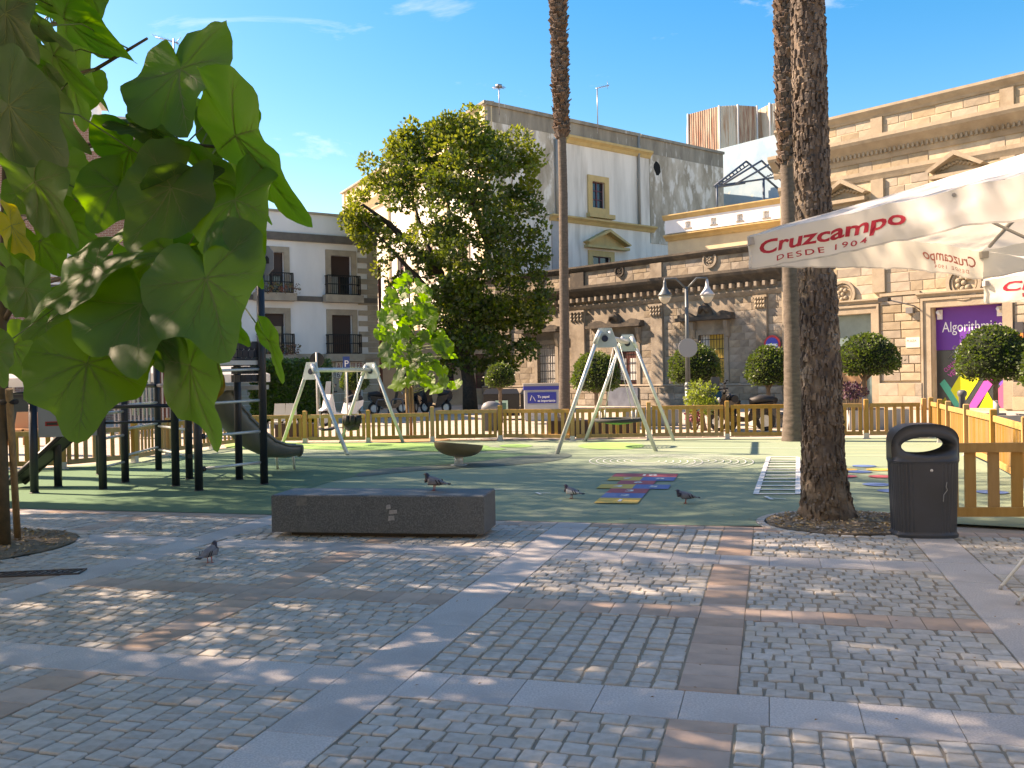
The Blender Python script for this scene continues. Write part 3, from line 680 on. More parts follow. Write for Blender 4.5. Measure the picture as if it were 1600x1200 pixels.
for k,(r,m_,lab) in enumerate(((wA,mat('white_shutter',(.66,.66,.64),.6,(.55,.55,.53),3),None),(wB,mat('red_brown_door',(.13,.035,.03),.6,(.09,.03,.025),2),None),(wC,mat('yellow_shutter',(.62,.40,.08),.6,(.55,.36,.08),2),None))):
    b=WL.mb(); b.box(r[0],r[1],-.28,-.22,r[2],r[3]); wn=b.build('door' if k==1 else 'window',m_,lb)
    if k==2: b=WL.mb(); b.box(r[0],r[0]+(r[1]-r[0])*.33,-.215,-.2,r[2],r[3]); b.build('open_leaf',mat('white_shutter',(.66,.66,.64)),wn); b=WL.mb(); b.box(r[1]-.12,r[1],-.215,-.2,r[2],r[3]); b.build('open_leaf',mat('white_shutter',(.66,.66,.64)),wn)
    if k==0:
        for j in range(7): b=WL.mb(); u=r[0]+(r[1]-r[0])*(j+.5)/7; b.box(u-.06,u+.06,-.215,-.19,r[2]+.05,r[3]-.05); b.build('slat',m_,wn)
    if k==1:
        for j in range(2): b=WL.mb(); u=r[0]+(r[1]-r[0])*(.12+.46*j); b.box(u,u+(r[1]-r[0])*.3,-.215,-.19,1.4,2.6); b.build('notice',mat('white_shutter',(.66,.66,.64)),wn)
    grille(WL,lb,(r[0],r[1],max(r[2],1.0),r[3]),9,5,.05)
b=WL.mb(); b.box(wB[0]-.3,wB[1]+.25,.02,.3,-.03,1.0); gd=b.build('low_metal_gate',mat('grey_blue_metal',(.16,.19,.24),.5,(.10,.12,.16),2.,metal=.2),lb)
exl.append((lu0,lu1,0,1.1))
b=WL.mb(); b.box(lu0,lu1,-.01,.22,-.04,1.02); b.build('plinth',M_old,lb); cornice(WL,lb,'plinth_cap',M_old,lu0,lu1,1.02,1.16,[(.2,0),(.26,.5),(.2,1)])
W2=Wall(WL.o+WL.n*.22,-44.5); ashlar(W2,lb,'plinth_block',(M_oldb,M_oldi),[(lu0,lu1,0,1.0)],[(wB[0]-.4,wB[1]+.4,0,2)],.34,(.5,1.2),.012,(.02,.06),rs=31,cap=50)
ashlar(WL,lb,'stone_block',(M_oldb,M_oldi),[(lu0,lu1,1.17,zq-.1),(lu0,lu1,zq+.17,zk0+.05),(lu0,lu1,zk1+.13,lz-.28)],exl+[wA,wB,wC],.36,(.5,1.0),.012,(.006,.022),rs=9,cap=240)
# round no-parking plate on the stone
u,z=WL.uz(1210,538); b=WL.mb()
for (r0,oo,nm,mm) in ((.62,.2,0,0),): pass
pc=WL.P(u,.26,z); ps=thing('parking_sign','round-topped red and blue no-parking plate on the stone wall beside the palms','sign',pc)
def disc(r,oo,m,nm,sx=1): b=WL.mb(); b.prism([(u+r*math.cos(t)*sx,oo,z+r*math.sin(t)) for t in [6.283*k/24 for k in range(24)]],(0,.02,0)); b.build(nm,m,ps)
disc(.44,.2,mat('sign_red',(.55,.04,.05),.5),'red_disc'); disc(.33,.222,mat('sign_blue',(.03,.06,.40),.5),'blue_disc')
b=WL.mb(); b.box(u-.3,u+.3,.245,.255,z-.1,z+.02); b.build('white_print',mat('sign_white',(.8,.8,.82)),ps)
b=WL.mb(); b.box(u-.2,u+.2,.245,.255,z-.26,z-.18); b.build('white_print',mat('sign_white',(.8,.8,.82)),ps)
# ---------------- the tall stained building behind
c0=A(768,600,61); WT=Wall(c0,51.5); WTL=Wall(c0,-27)
tb=thing('tall_rendered_building','tall white rendered building with a stained grey parapet and ochre window trims behind the tree','building',c0)
tz=WT.z(768,163); tR=WT.u(1130,300); t0=0
win=WT.rect(924,283,944,324); win=(win[0],win[1],win[2],win[3]); wp=WT.rect(925,400,953,420); wp=(wp[0],wp[1],wp[3]-2.,wp[3])
wallsheet(WT,'wall',M_dirtyw,tb,t0,tR,-.04,tz,[win,wp],thick=.6,rev=.2)
zc=WT.z(890,222)
b=WT.mb(); b.box(0,WT.u(1000,300),-.01,.06,zc+.35,tz-.001); b.build('grey_parapet_band',M_dirtg,tb)
b=WT.mb(); b.box(WT.u(1001,300),tR,-.01,.045,zc+.3,tz-.001); b.build('grey_parapet_band',M_dirtg,tb)
b=WT.mb(); b.box(0,WT.u(865,300),-.01,.05,zc-5.5,zc+.34); b.build('stained_field',mat('stained_render_mid',(.56,.50,.42),.92,(.33,.285,.225),.8,.008,6,stretch=(1.1,1.1,.45),contrast=(.4,.62),c3=(.70,.67,.62),sc3=1.3,p3=(.52,.60)),tb)
b=WT.mb(); b.box(WT.u(1015,300),tR,-.01,.05,zc-6.5,zc+.29); b.build('stained_field',mat('stained_render_mid',(.52,.49,.44)),tb)
b=WT.mb(); b.box(WT.u(1001,300),WT.u(1130,300)+.05,-.3,.18,tz-.1,tz+.1).box(-.15,WT.u(1000,300),-.3,.2,tz-.12,tz+.12); b.build('parapet_coping',M_dirtg,tb)
cornice(WT,tb,'ochre_cornice',M_ochre,WT.u(884,240),WT.u(1015,240),zc-.1,zc+.42,[(.08,0),(.2,.4),(.4,.7),(.4,1)])
z2=WT.z(890,346); cornice(WT,tb,'ochre_ledge',M_ochre,WT.u(858,345),WT.u(1021,345),z2-.1,z2+.32,[(.08,0),(.2,.4),(.45,.75),(.45,1)])
frame_(WT,tb,'window_trim',M_ochre,win,.42,.12); b=WT.mb(); b.box(win[0]-.55,win[1]+.75,-.01,.4,win[2]-.75,win[2]-.44); b.build('window_sill',M_ochre,tb)
def casement(W,par,r,mfr,mgl,nu=2,nz_=3,dep=.18):
    b=W.mb(); b.box(r[0],r[1],-dep-.03,-dep,r[2],r[3]); g=b.build('window',mgl,par)
    b=W.mb(); t=.05
    for k in range(nu+1): u=r[0]+(r[1]-r[0])*k/nu; b.box(u-t,u+t,-dep,-dep+.05,r[2],r[3])
    for k in range(nz_+1): z=r[2]+(r[3]-r[2])*k/nz_; b.box(r[0],r[1],-dep+.001,-dep+.04,z-t*.8,z+t*.8)
    b.build('window_frame',mfr,g); return g
M_plum=mat('plum_paint',(.12,.035,.05),.6)
casement(WT,tb,win,M_plum,M_glassd); casement(WT,tb,wp,M_plum,M_glassd)
frame_(WT,tb,'window_trim',M_ochre,wp,.4,.12,bot=False)
pediment(WT,tb,WT.u(915,390),WT.u(975,390),WT.z(945,386),WT.z(945,364),M_ochre,.6,.22,M_ochre)
b=WT.mb(); up=WT.u(997,300); b.tube([(up,.12,WT.z(997,352)),(up,.12,tz+.1)],.1,8); b.build('drain_pipe',mat('grey_pipe',(.28,.27,.25),.6),tb)
up=WT.u(868,400); b=WT.mb(); b.box(up-.35,up+.35,-.01,.1,0,z2-.12); b.build('pilaster',mat('grey_render',(.42,.42,.42),.9,(.34,.34,.34),1),tb)
up=WT.u(868,280); b=WT.mb(); b.tube([(up,.14,z2),(up,.14,zc)],.12,8); b.build('drain_pipe',mat('grey_pipe',(.28,.27,.25)),tb)
b=WT.mb(); hu,hz_=WT.uz(1026,263); q=random.Random(4)
b.prism([(hu+.45*math.cos(t)*q.uniform(.7,1.1),.055,hz_+.55*math.sin(t)*q.uniform(.7,1.1)) for t in [6.283*k/10 for k in range(10)]],(0,.01,0)); b.build('wall_hole',mat('pit_black',(.012,.012,.012)),tb)
# left flank, sunlit, cream pilasters, with windows
lz0=WTL.u(536,306); 
flw=[]
for k in range(5):
    u=-4-k*6.2; flw+= [(u-.7,u+.7,9.2,11.6),(u-.7,u+.7,3.4,6.2)]
wallsheet(WTL,'flank_wall',mat('sunlit_white_render',(.74,.70,.62),.9,(.62,.58,.50),.6,.004,6),tb,lz0,-.003,-.04,tz-2.2,flw,thick=.6)
for r in flw:
    casement(WTL,tb,r,M_plum,M_glassd); frame_(WTL,tb,'window_trim',M_ltstone,r,.3,.1)
for k in range(6):
    u=-.9-k*6.2; wbox(WTL,tb,'pilaster',M_cream,u-.6,u+.6,0,tz-3,0,.2)
cornice(WTL,tb,'flank_cornice',M_cream,lz0,-.2,tz-3.0,tz-2.2,[(.2,0),(.3,.4),(.7,.8),(.7,1)])
b=WTL.mb(); b.box(lz0,0,-.4,.0,tz-2.199,tz-.01); b.build('flank_parapet',M_cream,tb)
for k in range(7): u=lz0+.4+k*(-lz0-.8)/6; wbox(WTL,tb,'parapet_pier',M_cream,u-.3,u+.3,tz-2.19,tz-.02,0,.12)
b=WTL.mb(); b.box(lz0-.2,.15,-.5,.25,tz-.009,tz+.15); b.build('parapet_coping',M_dirtg,tb)
# roof and back of the tall building
P=[WT.P(0,-.61,tz-.6),WT.P(tR,-.61,tz-.6),WTL.P(lz0,-.61,tz-.6)+WT.d*tR*1.0,WTL.P(lz0,-.61,tz-.6)]
b=MB(); b.poly(P); b.build('roof',M_dirtg,tb); b=MB(); b.poly([P[1],P[2],P[2]-Vector((0,0,tz)),P[1]-Vector((0,0,tz))]); b.build('rear_wall',M_dirtyw,tb)
# ---------------- ochre terrace building between
c1=WL.P(WL.u(1044),-9,0); WO=Wall(c1,-47); ot=thing('terrace_building','ochre and white terrace block with small square holes in its parapet','building',WO.P(WO.u(1120),0,0))
o0,o1=WO.u(1044,400),WO.u(1235,400)+2; oz=WO.z(1130,326)
holes=[]
for x,y in ((1079,351.5),(1119,346),(1160,340.5),(1201,335.5)): u,z=WO.uz(x,y); holes.append((u-.2,u+.2,z-.2,z+.2))
wallsheet(WO,'wall',M_cream,ot,o0,o1,-.04,oz,[],thick=6); za_,zb_=WO.z(1130,333),WO.z(1130,355)
b=WO.mb()
wallsheet(Wall(WO.o+WO.n*.3,-47),'white_band',M_white,ot,o0,o1,zb_,za_,holes,thick=.29,rev=.28)
for h_ in holes: wbox(Wall(WO.o+WO.n*.3,-47),ot,'hole_rim',M_dirtg,h_[0]-.06,h_[1]+.06,h_[2]-.07,h_[2],0,.03)
cornice(WO,ot,'ochre_coping',M_ochre,o0-.1,o1,za_+.002,oz+.05,[(.33,0),(.4,.3),(.5,.8),(.5,1)])
zz=WO.z(1130,362); cornice(WO,ot,'ochre_ledge',M_ochre,o0-.1,o1,zz-.15,zz+.2,[(.1,0),(.2,.4),(.42,.8),(.42,1)])
# ---------------- pale blue gable wall with rusty cladding on top, and the lattice on it
c2=A(1130,600,79); WB=Wall(c2,-38); bw=thing('pale_blue_building','pale blue painted gable wall rising behind the ochre terrace','building',WB.P(4,0,0))
M_bl=mat('faded_blue_render',(.24,.38,.47),.92,(.34,.45,.50),.8,.006,6,c3=(.55,.50,.40),sc3=.9,p3=(.6,.72))
b0,b1=-1.0,WB.u(1225,300)+3; bz=WB.z(1170,221)
wallsheet(WB,'wall',M_bl,bw,b0,b1,-.04,bz,[],thick=9)
M_rust=mat('rusty_cladding',(.42,.33,.25),.8,(.25,.12,.08),1.6,.004,20,stretch=(2.5,2.5,.22),contrast=(.4,.6))
M_rust2=mat('rusty_cladding_pale',(.50,.44,.36),.8,(.34,.17,.09),1.6,.004,20,stretch=(2.5,2.5,.22),contrast=(.5,.7))
rc=thing('rusty_roof_housing','rust streaked corrugated metal housing on the roof above the pale blue wall','roof housing',A(1140,200,84))
def corr(pa,pb,ztl,zbl,m_,nm):
    d=(pb-pa); L=d.length; d.normalize(); n=Vector((d.y,-d.x,0)); k=int(L/.12)
    b=MB(); pts=[pa+d*(L*i/k)+n*(.05 if i%2 else 0) for i in range(k+1)]
    for a_,b_ in zip(pts,pts[1:]): b.poly([(a_.x,a_.y,zbl),(b_.x,b_.y,zbl),(b_.x,b_.y,ztl),(a_.x,a_.y,ztl)])
    b.build(nm,m_,rc)
pp=[A(1075,200,86),A(1124,200,83.5),A(1153,200,83.3),A(1183,200,83.8)]; ztp=A(1124,166,83.5).z; zbt=bz-2
for i,(a,c) in enumerate(zip(pp,pp[1:])): corr(Vector((a.x,a.y,0)),Vector((c.x,c.y,0)),ztp,zbt,M_rust if i!=1 else M_rust2,'cladding_panel')
qq=[A(1183,200,85),A(1203,200,83),A(1232,200,82)]
for a,c in zip(qq,qq[1:]): corr(Vector((a.x,a.y,0)),Vector((c.x,c.y,0)),ztp-.05,zbt,M_rust2,'cladding_panel')
for p in pp+qq: b=MB(); b.tube([(p.x,p.y-.06,zbt),(p.x,p.y-.06,ztp+.05)],.09,6); b.build('corner_trim',mat('pale_metal',(.5,.5,.48),.5),rc)
b=MB(); b.poly([(p.x,p.y,ztp-.02) for p in pp]+[(pp[-1].x+1,pp[-1].y+7,ztp-.02),(pp[0].x+1,pp[0].y+6,ztp-.02)]); b.build('housing_roof',mat('pale_metal',(.5,.5,.48)),rc)
b=MB(); p=pp[0]; b.poly([(p.x,p.y,zbt),(p.x+1,p.y+6,zbt),(p.x+1,p.y+6,ztp),(p.x,p.y,ztp)]); b.build('housing_side',M_rust,rc)
tr=thing('rooftop_lattice','blue steel roof lattice standing before the pale blue wall','steel frame',A(1160,330,62))
M_steel=mat('blue_grey_steel',(.06,.09,.13),.5,metal=.3)
def seg(par,p,q,r,nm,m_): b=MB(); b.tube([p,q],r,6); return b.build(nm,m_,par)
Q=lambda x,y,d=62:A(x,y,d)
base=WO.z(1130,326)
tl=[(1116,290),(1165,252),(1218,303)]
for a,c,d1,d2 in (((1116,291),(1166,252),60,62),((1166,252),(1222,300),62,63),((1190,251),(1222,283),62,63),((1130,288),(1190,251),60,62),((1214,250),(1150,287),62,60),((1214,250),(1226,262),62,63),((1116,291),(1226,275),60,63),((1118,293),(1164,286),60,61)):
    seg(tr,Q(*a,d1),Q(*c,d2),.07,'truss_bar',M_steel)
for k in range(9): t=k/9; seg(tr,Q(1116+50*t,291-39*t,60+2*t),Q(1121+48*t,291.5-33*t,60+2*t),.045,'lattice_web',M_steel)
seg(tr,Q(1121,292,60),Q(1169,258,62),.05,'truss_bar',M_steel)
for k in range(6): t=k/6; seg(tr,Q(1192+26*t,280-12*t,61),Q(1196+26*t,276-12*t,61),.045,'lattice_web',M_steel)
seg(tr,Q(1120,291,60),Vector((Q(1120,291,60).x,60,base-.1)),.07,'post',M_steel); seg(tr,Q(1193,280,61),Vector((Q(1193,280,61).x,61,base-.1)),.08,'post',M_steel)
# ---------------- white house on the left with balconies
c3=A(592,600,52); WH=Wall(c3,57.5); wh=thing('white_house','white rendered house with stone quoins and dark shuttered balcony windows','building',c3)
h0=WH.u(196); hz=WH.z(480,334.5)
def R_(a): r=WH.rect(*a); return r
wins=[R_((516,399,549,458)),R_((426,393,444,452)),R_((519,492,553,550)),R_((424,490,447,550))]
wu=[R_((516,399,549,458))]
pitch=wins[0][0]-wins[1][1]
ww=wins[0][1]-wins[0][0]; st=wins[0][0]-(wins[1][1]-ww)
W1=[]; zt1=(wins[0][2],wins[0][3]); zt2=(wins[2][2],wins[2][3])
for k in range(5):
    u0=wins[0][0]-k*st; 
    if u0<h0+.6: break
    W1+=[(u0,u0+ww,zt1[0]-.1,zt1[1]),(u0+.0,u0+ww,zt2[0]-.1,zt2[1])]
dr=[(WH.u(541),WH.u(566),0.02,2.35),(WH.u(478),WH.u(500),.02,2.35)]
wallsheet(WH,'wall',M_white,wh,h0,0,-.04,hz,W1+dr,thick=14,rev=.3)
for k,r in enumerate(W1):
    b=WH.mb(); b.box(r[0],r[1],-.3,-.26,r[2],r[3]); wn=b.build('window',M_glassd,wh)
    hsh={0:.52,1:1.0,2:.55,3:.3}.get(k,.7); b=WH.mb(); b.box(r[0],r[1],-.25,-.2,r[3]-(r[3]-r[2])*hsh,r[3]); b.build('roller_shutter',M_shut,wn)
    if hsh<.9:
        b=WH.mb(); b.box(r[0]+.1,r[0]+(r[1]-r[0])*.42,-.255,-.24,r[2],r[3]-.1); b.build('curtain',mat('curtain_grey',(.35,.38,.36),.8,(.2,.22,.22),6,stretch=(4,4,.2)),wn)
        b=WH.mb(); um=(r[0]+r[1])/2; b.box(um-.05,um+.05,-.25,-.19,r[2],r[3]-.02); b.build('window_frame',M_shut,wn)
    frame_(WH,wh,'stone_surround',M_ltstone,r,.3,.08,bot=False)
    zb=r[2]; b=WH.mb(); b.box(r[0]-.5,r[1]+.5,-.01,.55,zb-.42,zb-.02); b.build('balcony_slab',M_ltstone,wh)
    b=WH.mb(); u0,u1=r[0]-.35,r[1]+.35
    for z in (zb+.02,zb+.55,zb+1.02): b.box(u0,u1,.46,.5,z-.02,z+.03); b.box(u0,u0+.03,0,.5,z-.02,z+.03); b.box(u1-.03,u1,0,.5,z-.02,z+.03)
    n=16
    for i in range(n+1): u=u0+(u1-u0)*i/n; b.box(u-.012,u+.012,.465,.49,zb,zb+1.0)
    for i in range(5):
        for u in (u0,u1-.02): b.box(u,u+.02,.08+.09*i,.1+.09*i,zb,zb+1.0)
    b.build('balcony_railing',M_grille,wh)
    if k in (3,2):
        b=WH.mb(); q=random.Random(k)
        for i in range(160):
            x=q.uniform(u0,u1+.3); o=q.uniform(.4,.75); z=zb+q.uniform(-.1,.45); s=.09
            b.poly([(x,o,z),(x+s,o+q.uniform(-s,s),z+q.uniform(-s,s)),(x+q.uniform(-s,s),o+.04,z+s)])
        b.build('balcony_plants',mat('pot_plant',(.08,.14,.05),.7,(.25,.08,.06),3),wh)
for (ya,yb,o,nm,m_) in ((366,378,.16,'cornice_band',mat('dark_band_stone',(.17,.15,.13),.9,(.12,.11,.1),2)),(463,471,.10,'floor_band',mat('dark_band_stone',(.17,.15,.13))),(553,561,.14,'floor_band',M_ltstone)):
    z1,z0=WH.z(480,ya),WH.z(480,yb); wbox(WH,wh,nm,m_,h0,0,z0,z1,0,o)
wbox(WH,wh,'roof_coping',M_ltstone,h0,.1,hz-.001,hz+.12,-.3,.1)
zq0=WH.z(590,366); n=22
for k in range(n):
    z0=3.2+(zq0-3.4)*k/n; z1=3.2+(zq0-3.4)*(k+.94)/n; wd=1.15 if k%2 else .6; wbox(WH,wh,'quoin',M_ltstone,-wd,.02,z0,z1,0,.05)
zg=WH.z(480,561)
ashlar(WH,wh,'stone_block',(mat('pale_block',(.42,.36,.28),.9,(.33,.28,.22),2,.006,20,var=.12),mat('pale_block_i',(.42,.36,.28),.9,isl=.12)),[(h0,0,0,zg)],dr,.5,(.8,1.4),.012,(.02,.04),rs=44,cap=90)
for r in dr: b=WH.mb(); b.box(r[0],r[1],-.3,-.25,r[2],r[3]); b.build('door',M_shut,wh)
b=MB(); p0=A(596,600,52.2); b.tube([(p0.x,p0.y,0),(p0.x,p0.y,8)],.09,6); b.build('drain_pipe',mat('rust_pipe',(.18,.06,.04),.7),wh)
# shop sign on its ground floor
u0,z1=WH.uz(523,566); u1,z0=WH.uz(567,590)
b=WH.mb(); b.box(u0,u1,.1,.16,z0,z1); sg=b.build('shop_sign',mat('sign_offwhite',(.6,.56,.5),.6)); tag(sg,'off-white shop sign with dark red letters under the balcony','sign')
text_on('ALQUILER',lambda x,y:WH.P(u0+.05+x,.165,(z0+z1)/2+.05+y),.5,'sign_lettering',mat('sign_dark_red',(.25,.03,.03),.6),sg,fitw=u1-u0-.1)
text_on('627 54 11',lambda x,y:WH.P(u0+.05+x,.165,z0+.04+y),.45,'sign_lettering',mat('sign_black',(.03,.03,.035)),sg,fitw=u1-u0-.1)
# ---------------- alley building between house and tree, low wall pieces
bb=thing('alley_house','narrow ochre and white house front seen between the white house and the big tree','building',A(640,600,64))
WA=Wall(A(600,600,60),95); a0,a1=WA.u(585),WA.u(775)
ao=[(a0+1.6,a0+2.6,1.0,2.9),(a0+4.3,a0+5.2,1.0,2.9),(a0+6.6,a0+7.8,1.0,3.2)]
wallsheet(WA,'wall',mat('pale_ochre_render',(.45,.38,.29),.9,(.36,.30,.23),1,.004,8),bb,a0,a1,-.04,4.6,ao,thick=2)
for r in ao: casement(WA,bb,r,M_plum,M_glassd,2,3); frame_(WA,bb,'stone_surround',M_ltstone,r,.2,.06)
wbox(WA,bb,'coping',M_ltstone,a0,a1,4.6,4.8,-.3,.2)
# ---------------- brick block on the left
c4=A(216,600,44); WK=Wall(c4,75); bk=thing('brick_apartment_block','red brick apartment block with white window panels behind the large leaves','building',c4)
k0,kz=WK.u(-420),A(180,196,44).z
M_brk=mat('red_brick',(.30,.13,.09),.9,(.22,.095,.07),2,.003,30)
t=M_brk.node_tree; bt=t.nodes.new('ShaderNodeTexBrick'); bt.inputs['Scale'].default_value=1.; bt.inputs['Color1'].default_value=(.32,.14,.095,1); bt.inputs['Color2'].default_value=(.24,.10,.07,1); bt.inputs['Mortar'].default_value=(.42,.34,.28,1)
bt.inputs['Brick Width'].default_value=.26; bt.inputs['Row Height'].default_value=.08; bt.inputs['Mortar Size'].default_value=.012
kc=t.nodes.new('ShaderNodeTexCoord'); km=t.nodes.new('ShaderNodeMapping'); km.inputs['Rotation'].default_value=(R(90),0,0); t.links.new(kc.outputs['Object'],km.inputs[0]); t.links.new(km.outputs[0],bt.inputs[0]); t.links.new(bt.outputs[0],t.nodes['Principled BSDF'].inputs['Base Color'])
kop=[]
for i in range(9):
    for j in range(6):
        u=-3.2-i*4.1; z=1.9+j*2.95
        if z+1.6<kz and u-1>k0: kop.append((u-.9,u+.9,z,z+1.5))
wallsheet(WK,'wall',M_brk,bk,k0,0,-.04,kz,kop,thick=12,rev=.2)
for i,r in enumerate(kop):
    b=WK.mb(); b.box(r[0],r[1],-.2,-.16,r[2],r[3]); g=b.build('window',mat('window_blue_glass',(.10,.14,.18),.2),bk); frame_(WK,g,'window_frame',mat('white_paint',(.7,.7,.7),.6),r,.1,.04)
    if i%3!=1: b=WK.mb(); b.box(r[0],r[1],-.15,-.1,r[3]-.8-(i%4)*.2,r[3]); b.build('window_blind',mat('white_paint',(.7,.7,.7)),g)
    b=WK.mb(); b.box(r[0],r[1],-.01,.05,r[2]-.62,r[2]-.12); b.build('spandrel_panel',mat('pale_panel',(.55,.54,.52),.8),bk)
for j in range(1,7): wbox(WK,bk,'floor_band',mat('pale_panel',(.55,.54,.52)),k0,0,.9+j*2.95-.1,.9+j*2.95+.1,0,.05) if .9+j*2.95<kz else None
wbox(WK,bk,'roof_coping',mat('pale_panel',(.55,.54,.52)),k0-.1,.1,kz,kz+.3,-12,.3)
# set-back white penthouse with green awning
wp_=A(60,100,50); WP=Wall(wp_,75); b=WP.mb(); ph=thing('rooftop_flat','white set-back rooftop flat with a green awning','rooftop',(wp_.x,wp_.y,kz))
b.box(-12,2.2,-6,0,kz,A(40,118,50).z); b.build('wall',M_white,ph)
b=WP.mb(); za=A(40,122,50).z; b.prism([(-8,0,za),(-8,1.8,za-.6),(-8,1.8,za-.7),(-8,0,za-.1)],(9,0,0)); b.build('awning',mat('awning_green',(.05,.25,.18),.8),ph)
b=WP.mb(); b.box(-12.3,2.5,-6.3,.3,A(40,118,50).z,A(40,118,50).z+.25); b.build('roof_slab',M_ltstone,ph)
# white house further back between the brick block and the white house
cf=A(300,600,60); WF=Wall(cf,80); fh=thing('pale_far_house','pale house with a plain parapet seen between the leaves beside the brick block','building',cf)
f0_,f1_=WF.u(205),WF.u(420); fz=WF.z(250,356)
fo=[(WF.u(x),WF.u(x)+1.3,z,z+2) for x in (228,258,290,320,352) for z in (5.6,2.0)]
wallsheet(WF,'wall',M_white,fh,f0_,f1_,-.04,fz,fo,thick=8)
for r in fo: casement(WF,fh,r,M_shut,M_glassd)
wbox(WF,fh,'roof_coping',M_ltstone,f0_,f1_,fz,fz+.3,-.3,.2)
b=WF.mb(); cu=WF.u(388); b.box(cu-.4,cu+.4,-1.4,-.6,fz+.3,WF.z(388,284)); b.build('chimney',M_white,fh); b=WF.mb(); b.lathe([(.42,0),(.5,.1),(.42,.3),(.3,.45)],(cu,-1,WF.z(388,284)),12); b.build('chimney_cap',M_ltstone,fh)
# ---------------- aerials
M_al=mat('aerial_metal',(.3,.3,.32),.4,metal=.7)
def aerial(x,yb,yt,d,label,kind):
    p=A(x,yb,d); q=A(x,yt,d); an=thing('rooftop_aerial',label,'aerial',p)
    b=MB(); b.tube([p-Vector((0,0,.6)),(p.x,p.y,q.z)],.035,6); b.build('mast',M_al,an)
    b=MB(); z=q.z
    if kind==0:
        b.tube([(p.x-.9,p.y,z+.1),(p.x+.25,p.y,z-.25)],.025,5)
        for k in range(9): t=k/8; xx=p.x-.9+1.1*t; zz=z+.1-.32*t; b.tube([(xx,p.y-.35+.1*t,zz),(xx,p.y+.35-.1*t,zz)],.012,4)
        for s in (-.25,.25): b.tube([(p.x+.1,p.y,z-.2),(p.x+.35,p.y,z-.2+s)],.015,4)
    elif kind==1:
        for a in range(5): t=a*.63; b.tube([(p.x-.45*math.cos(t),p.y-.45*math.sin(t),z),(p.x+.45*math.cos(t),p.y+.45*math.sin(t),z)],.02,4)
        b.lathe([(.0,0),(.22,.02),(.22,.18),(0,.22)],(p.x,p.y,z),10)
    else:
        b.tube([(p.x-.1,p.y,z-.05),(p.x+.8,p.y,z+.15)],.025,5)
        for k in range(7): t=k/6; b.tube([(p.x+.8*t,p.y-.3,z-.04+.18*t),(p.x+.8*t,p.y+.3,z-.04+.18*t)],.012,4)
        b.tube([(p.x+.7,p.y,z-.1),(p.x+.7,p.y,z+.45)],.015,4)
    b.build('antenna_elements',M_al,an)
aerial(272,90,60,45,'comb-shaped television aerial high on the left above the leaves',0)
aerial(780,166,137,61,'ring-topped aerial at the corner of the tall stained building',1)
aerial(934,192,137,63,'slender mast aerial in the middle of the tall building roof',2)
aerial(277,290,215,62,'thin mast aerial showing through the gap in the leaves',0)
# ---------------- unseen house added behind the camera to bounce warm light and block blue sky
WZ=Wall(V0:=Vector((0,-13,0)),90); WZ.n=Vector((0,1,0)); WZ.M=Matrix((WZ.d,WZ.n,Vector((0,0,1)))).transposed().to_4x4(); WZ.M.translation=WZ.o
hz2=thing('unseen_plaza_house','unseen cream rendered house added behind the viewpoint to bounce warm light','building',(0,-13,0))
zo=[(u-.7,u+.7,z,z+2.3) for u in range(-21,28,4) for z in (1.0,4.6,8.2)]
wallsheet(WZ,'wall',M_cream,hz2,-24,30,-.04,12,zo,thick=9)
for r in zo: casement(WZ,hz2,r,M_shut,M_glassd); frame_(WZ,hz2,'stone_surround',M_ltstone,r,.2,.06)
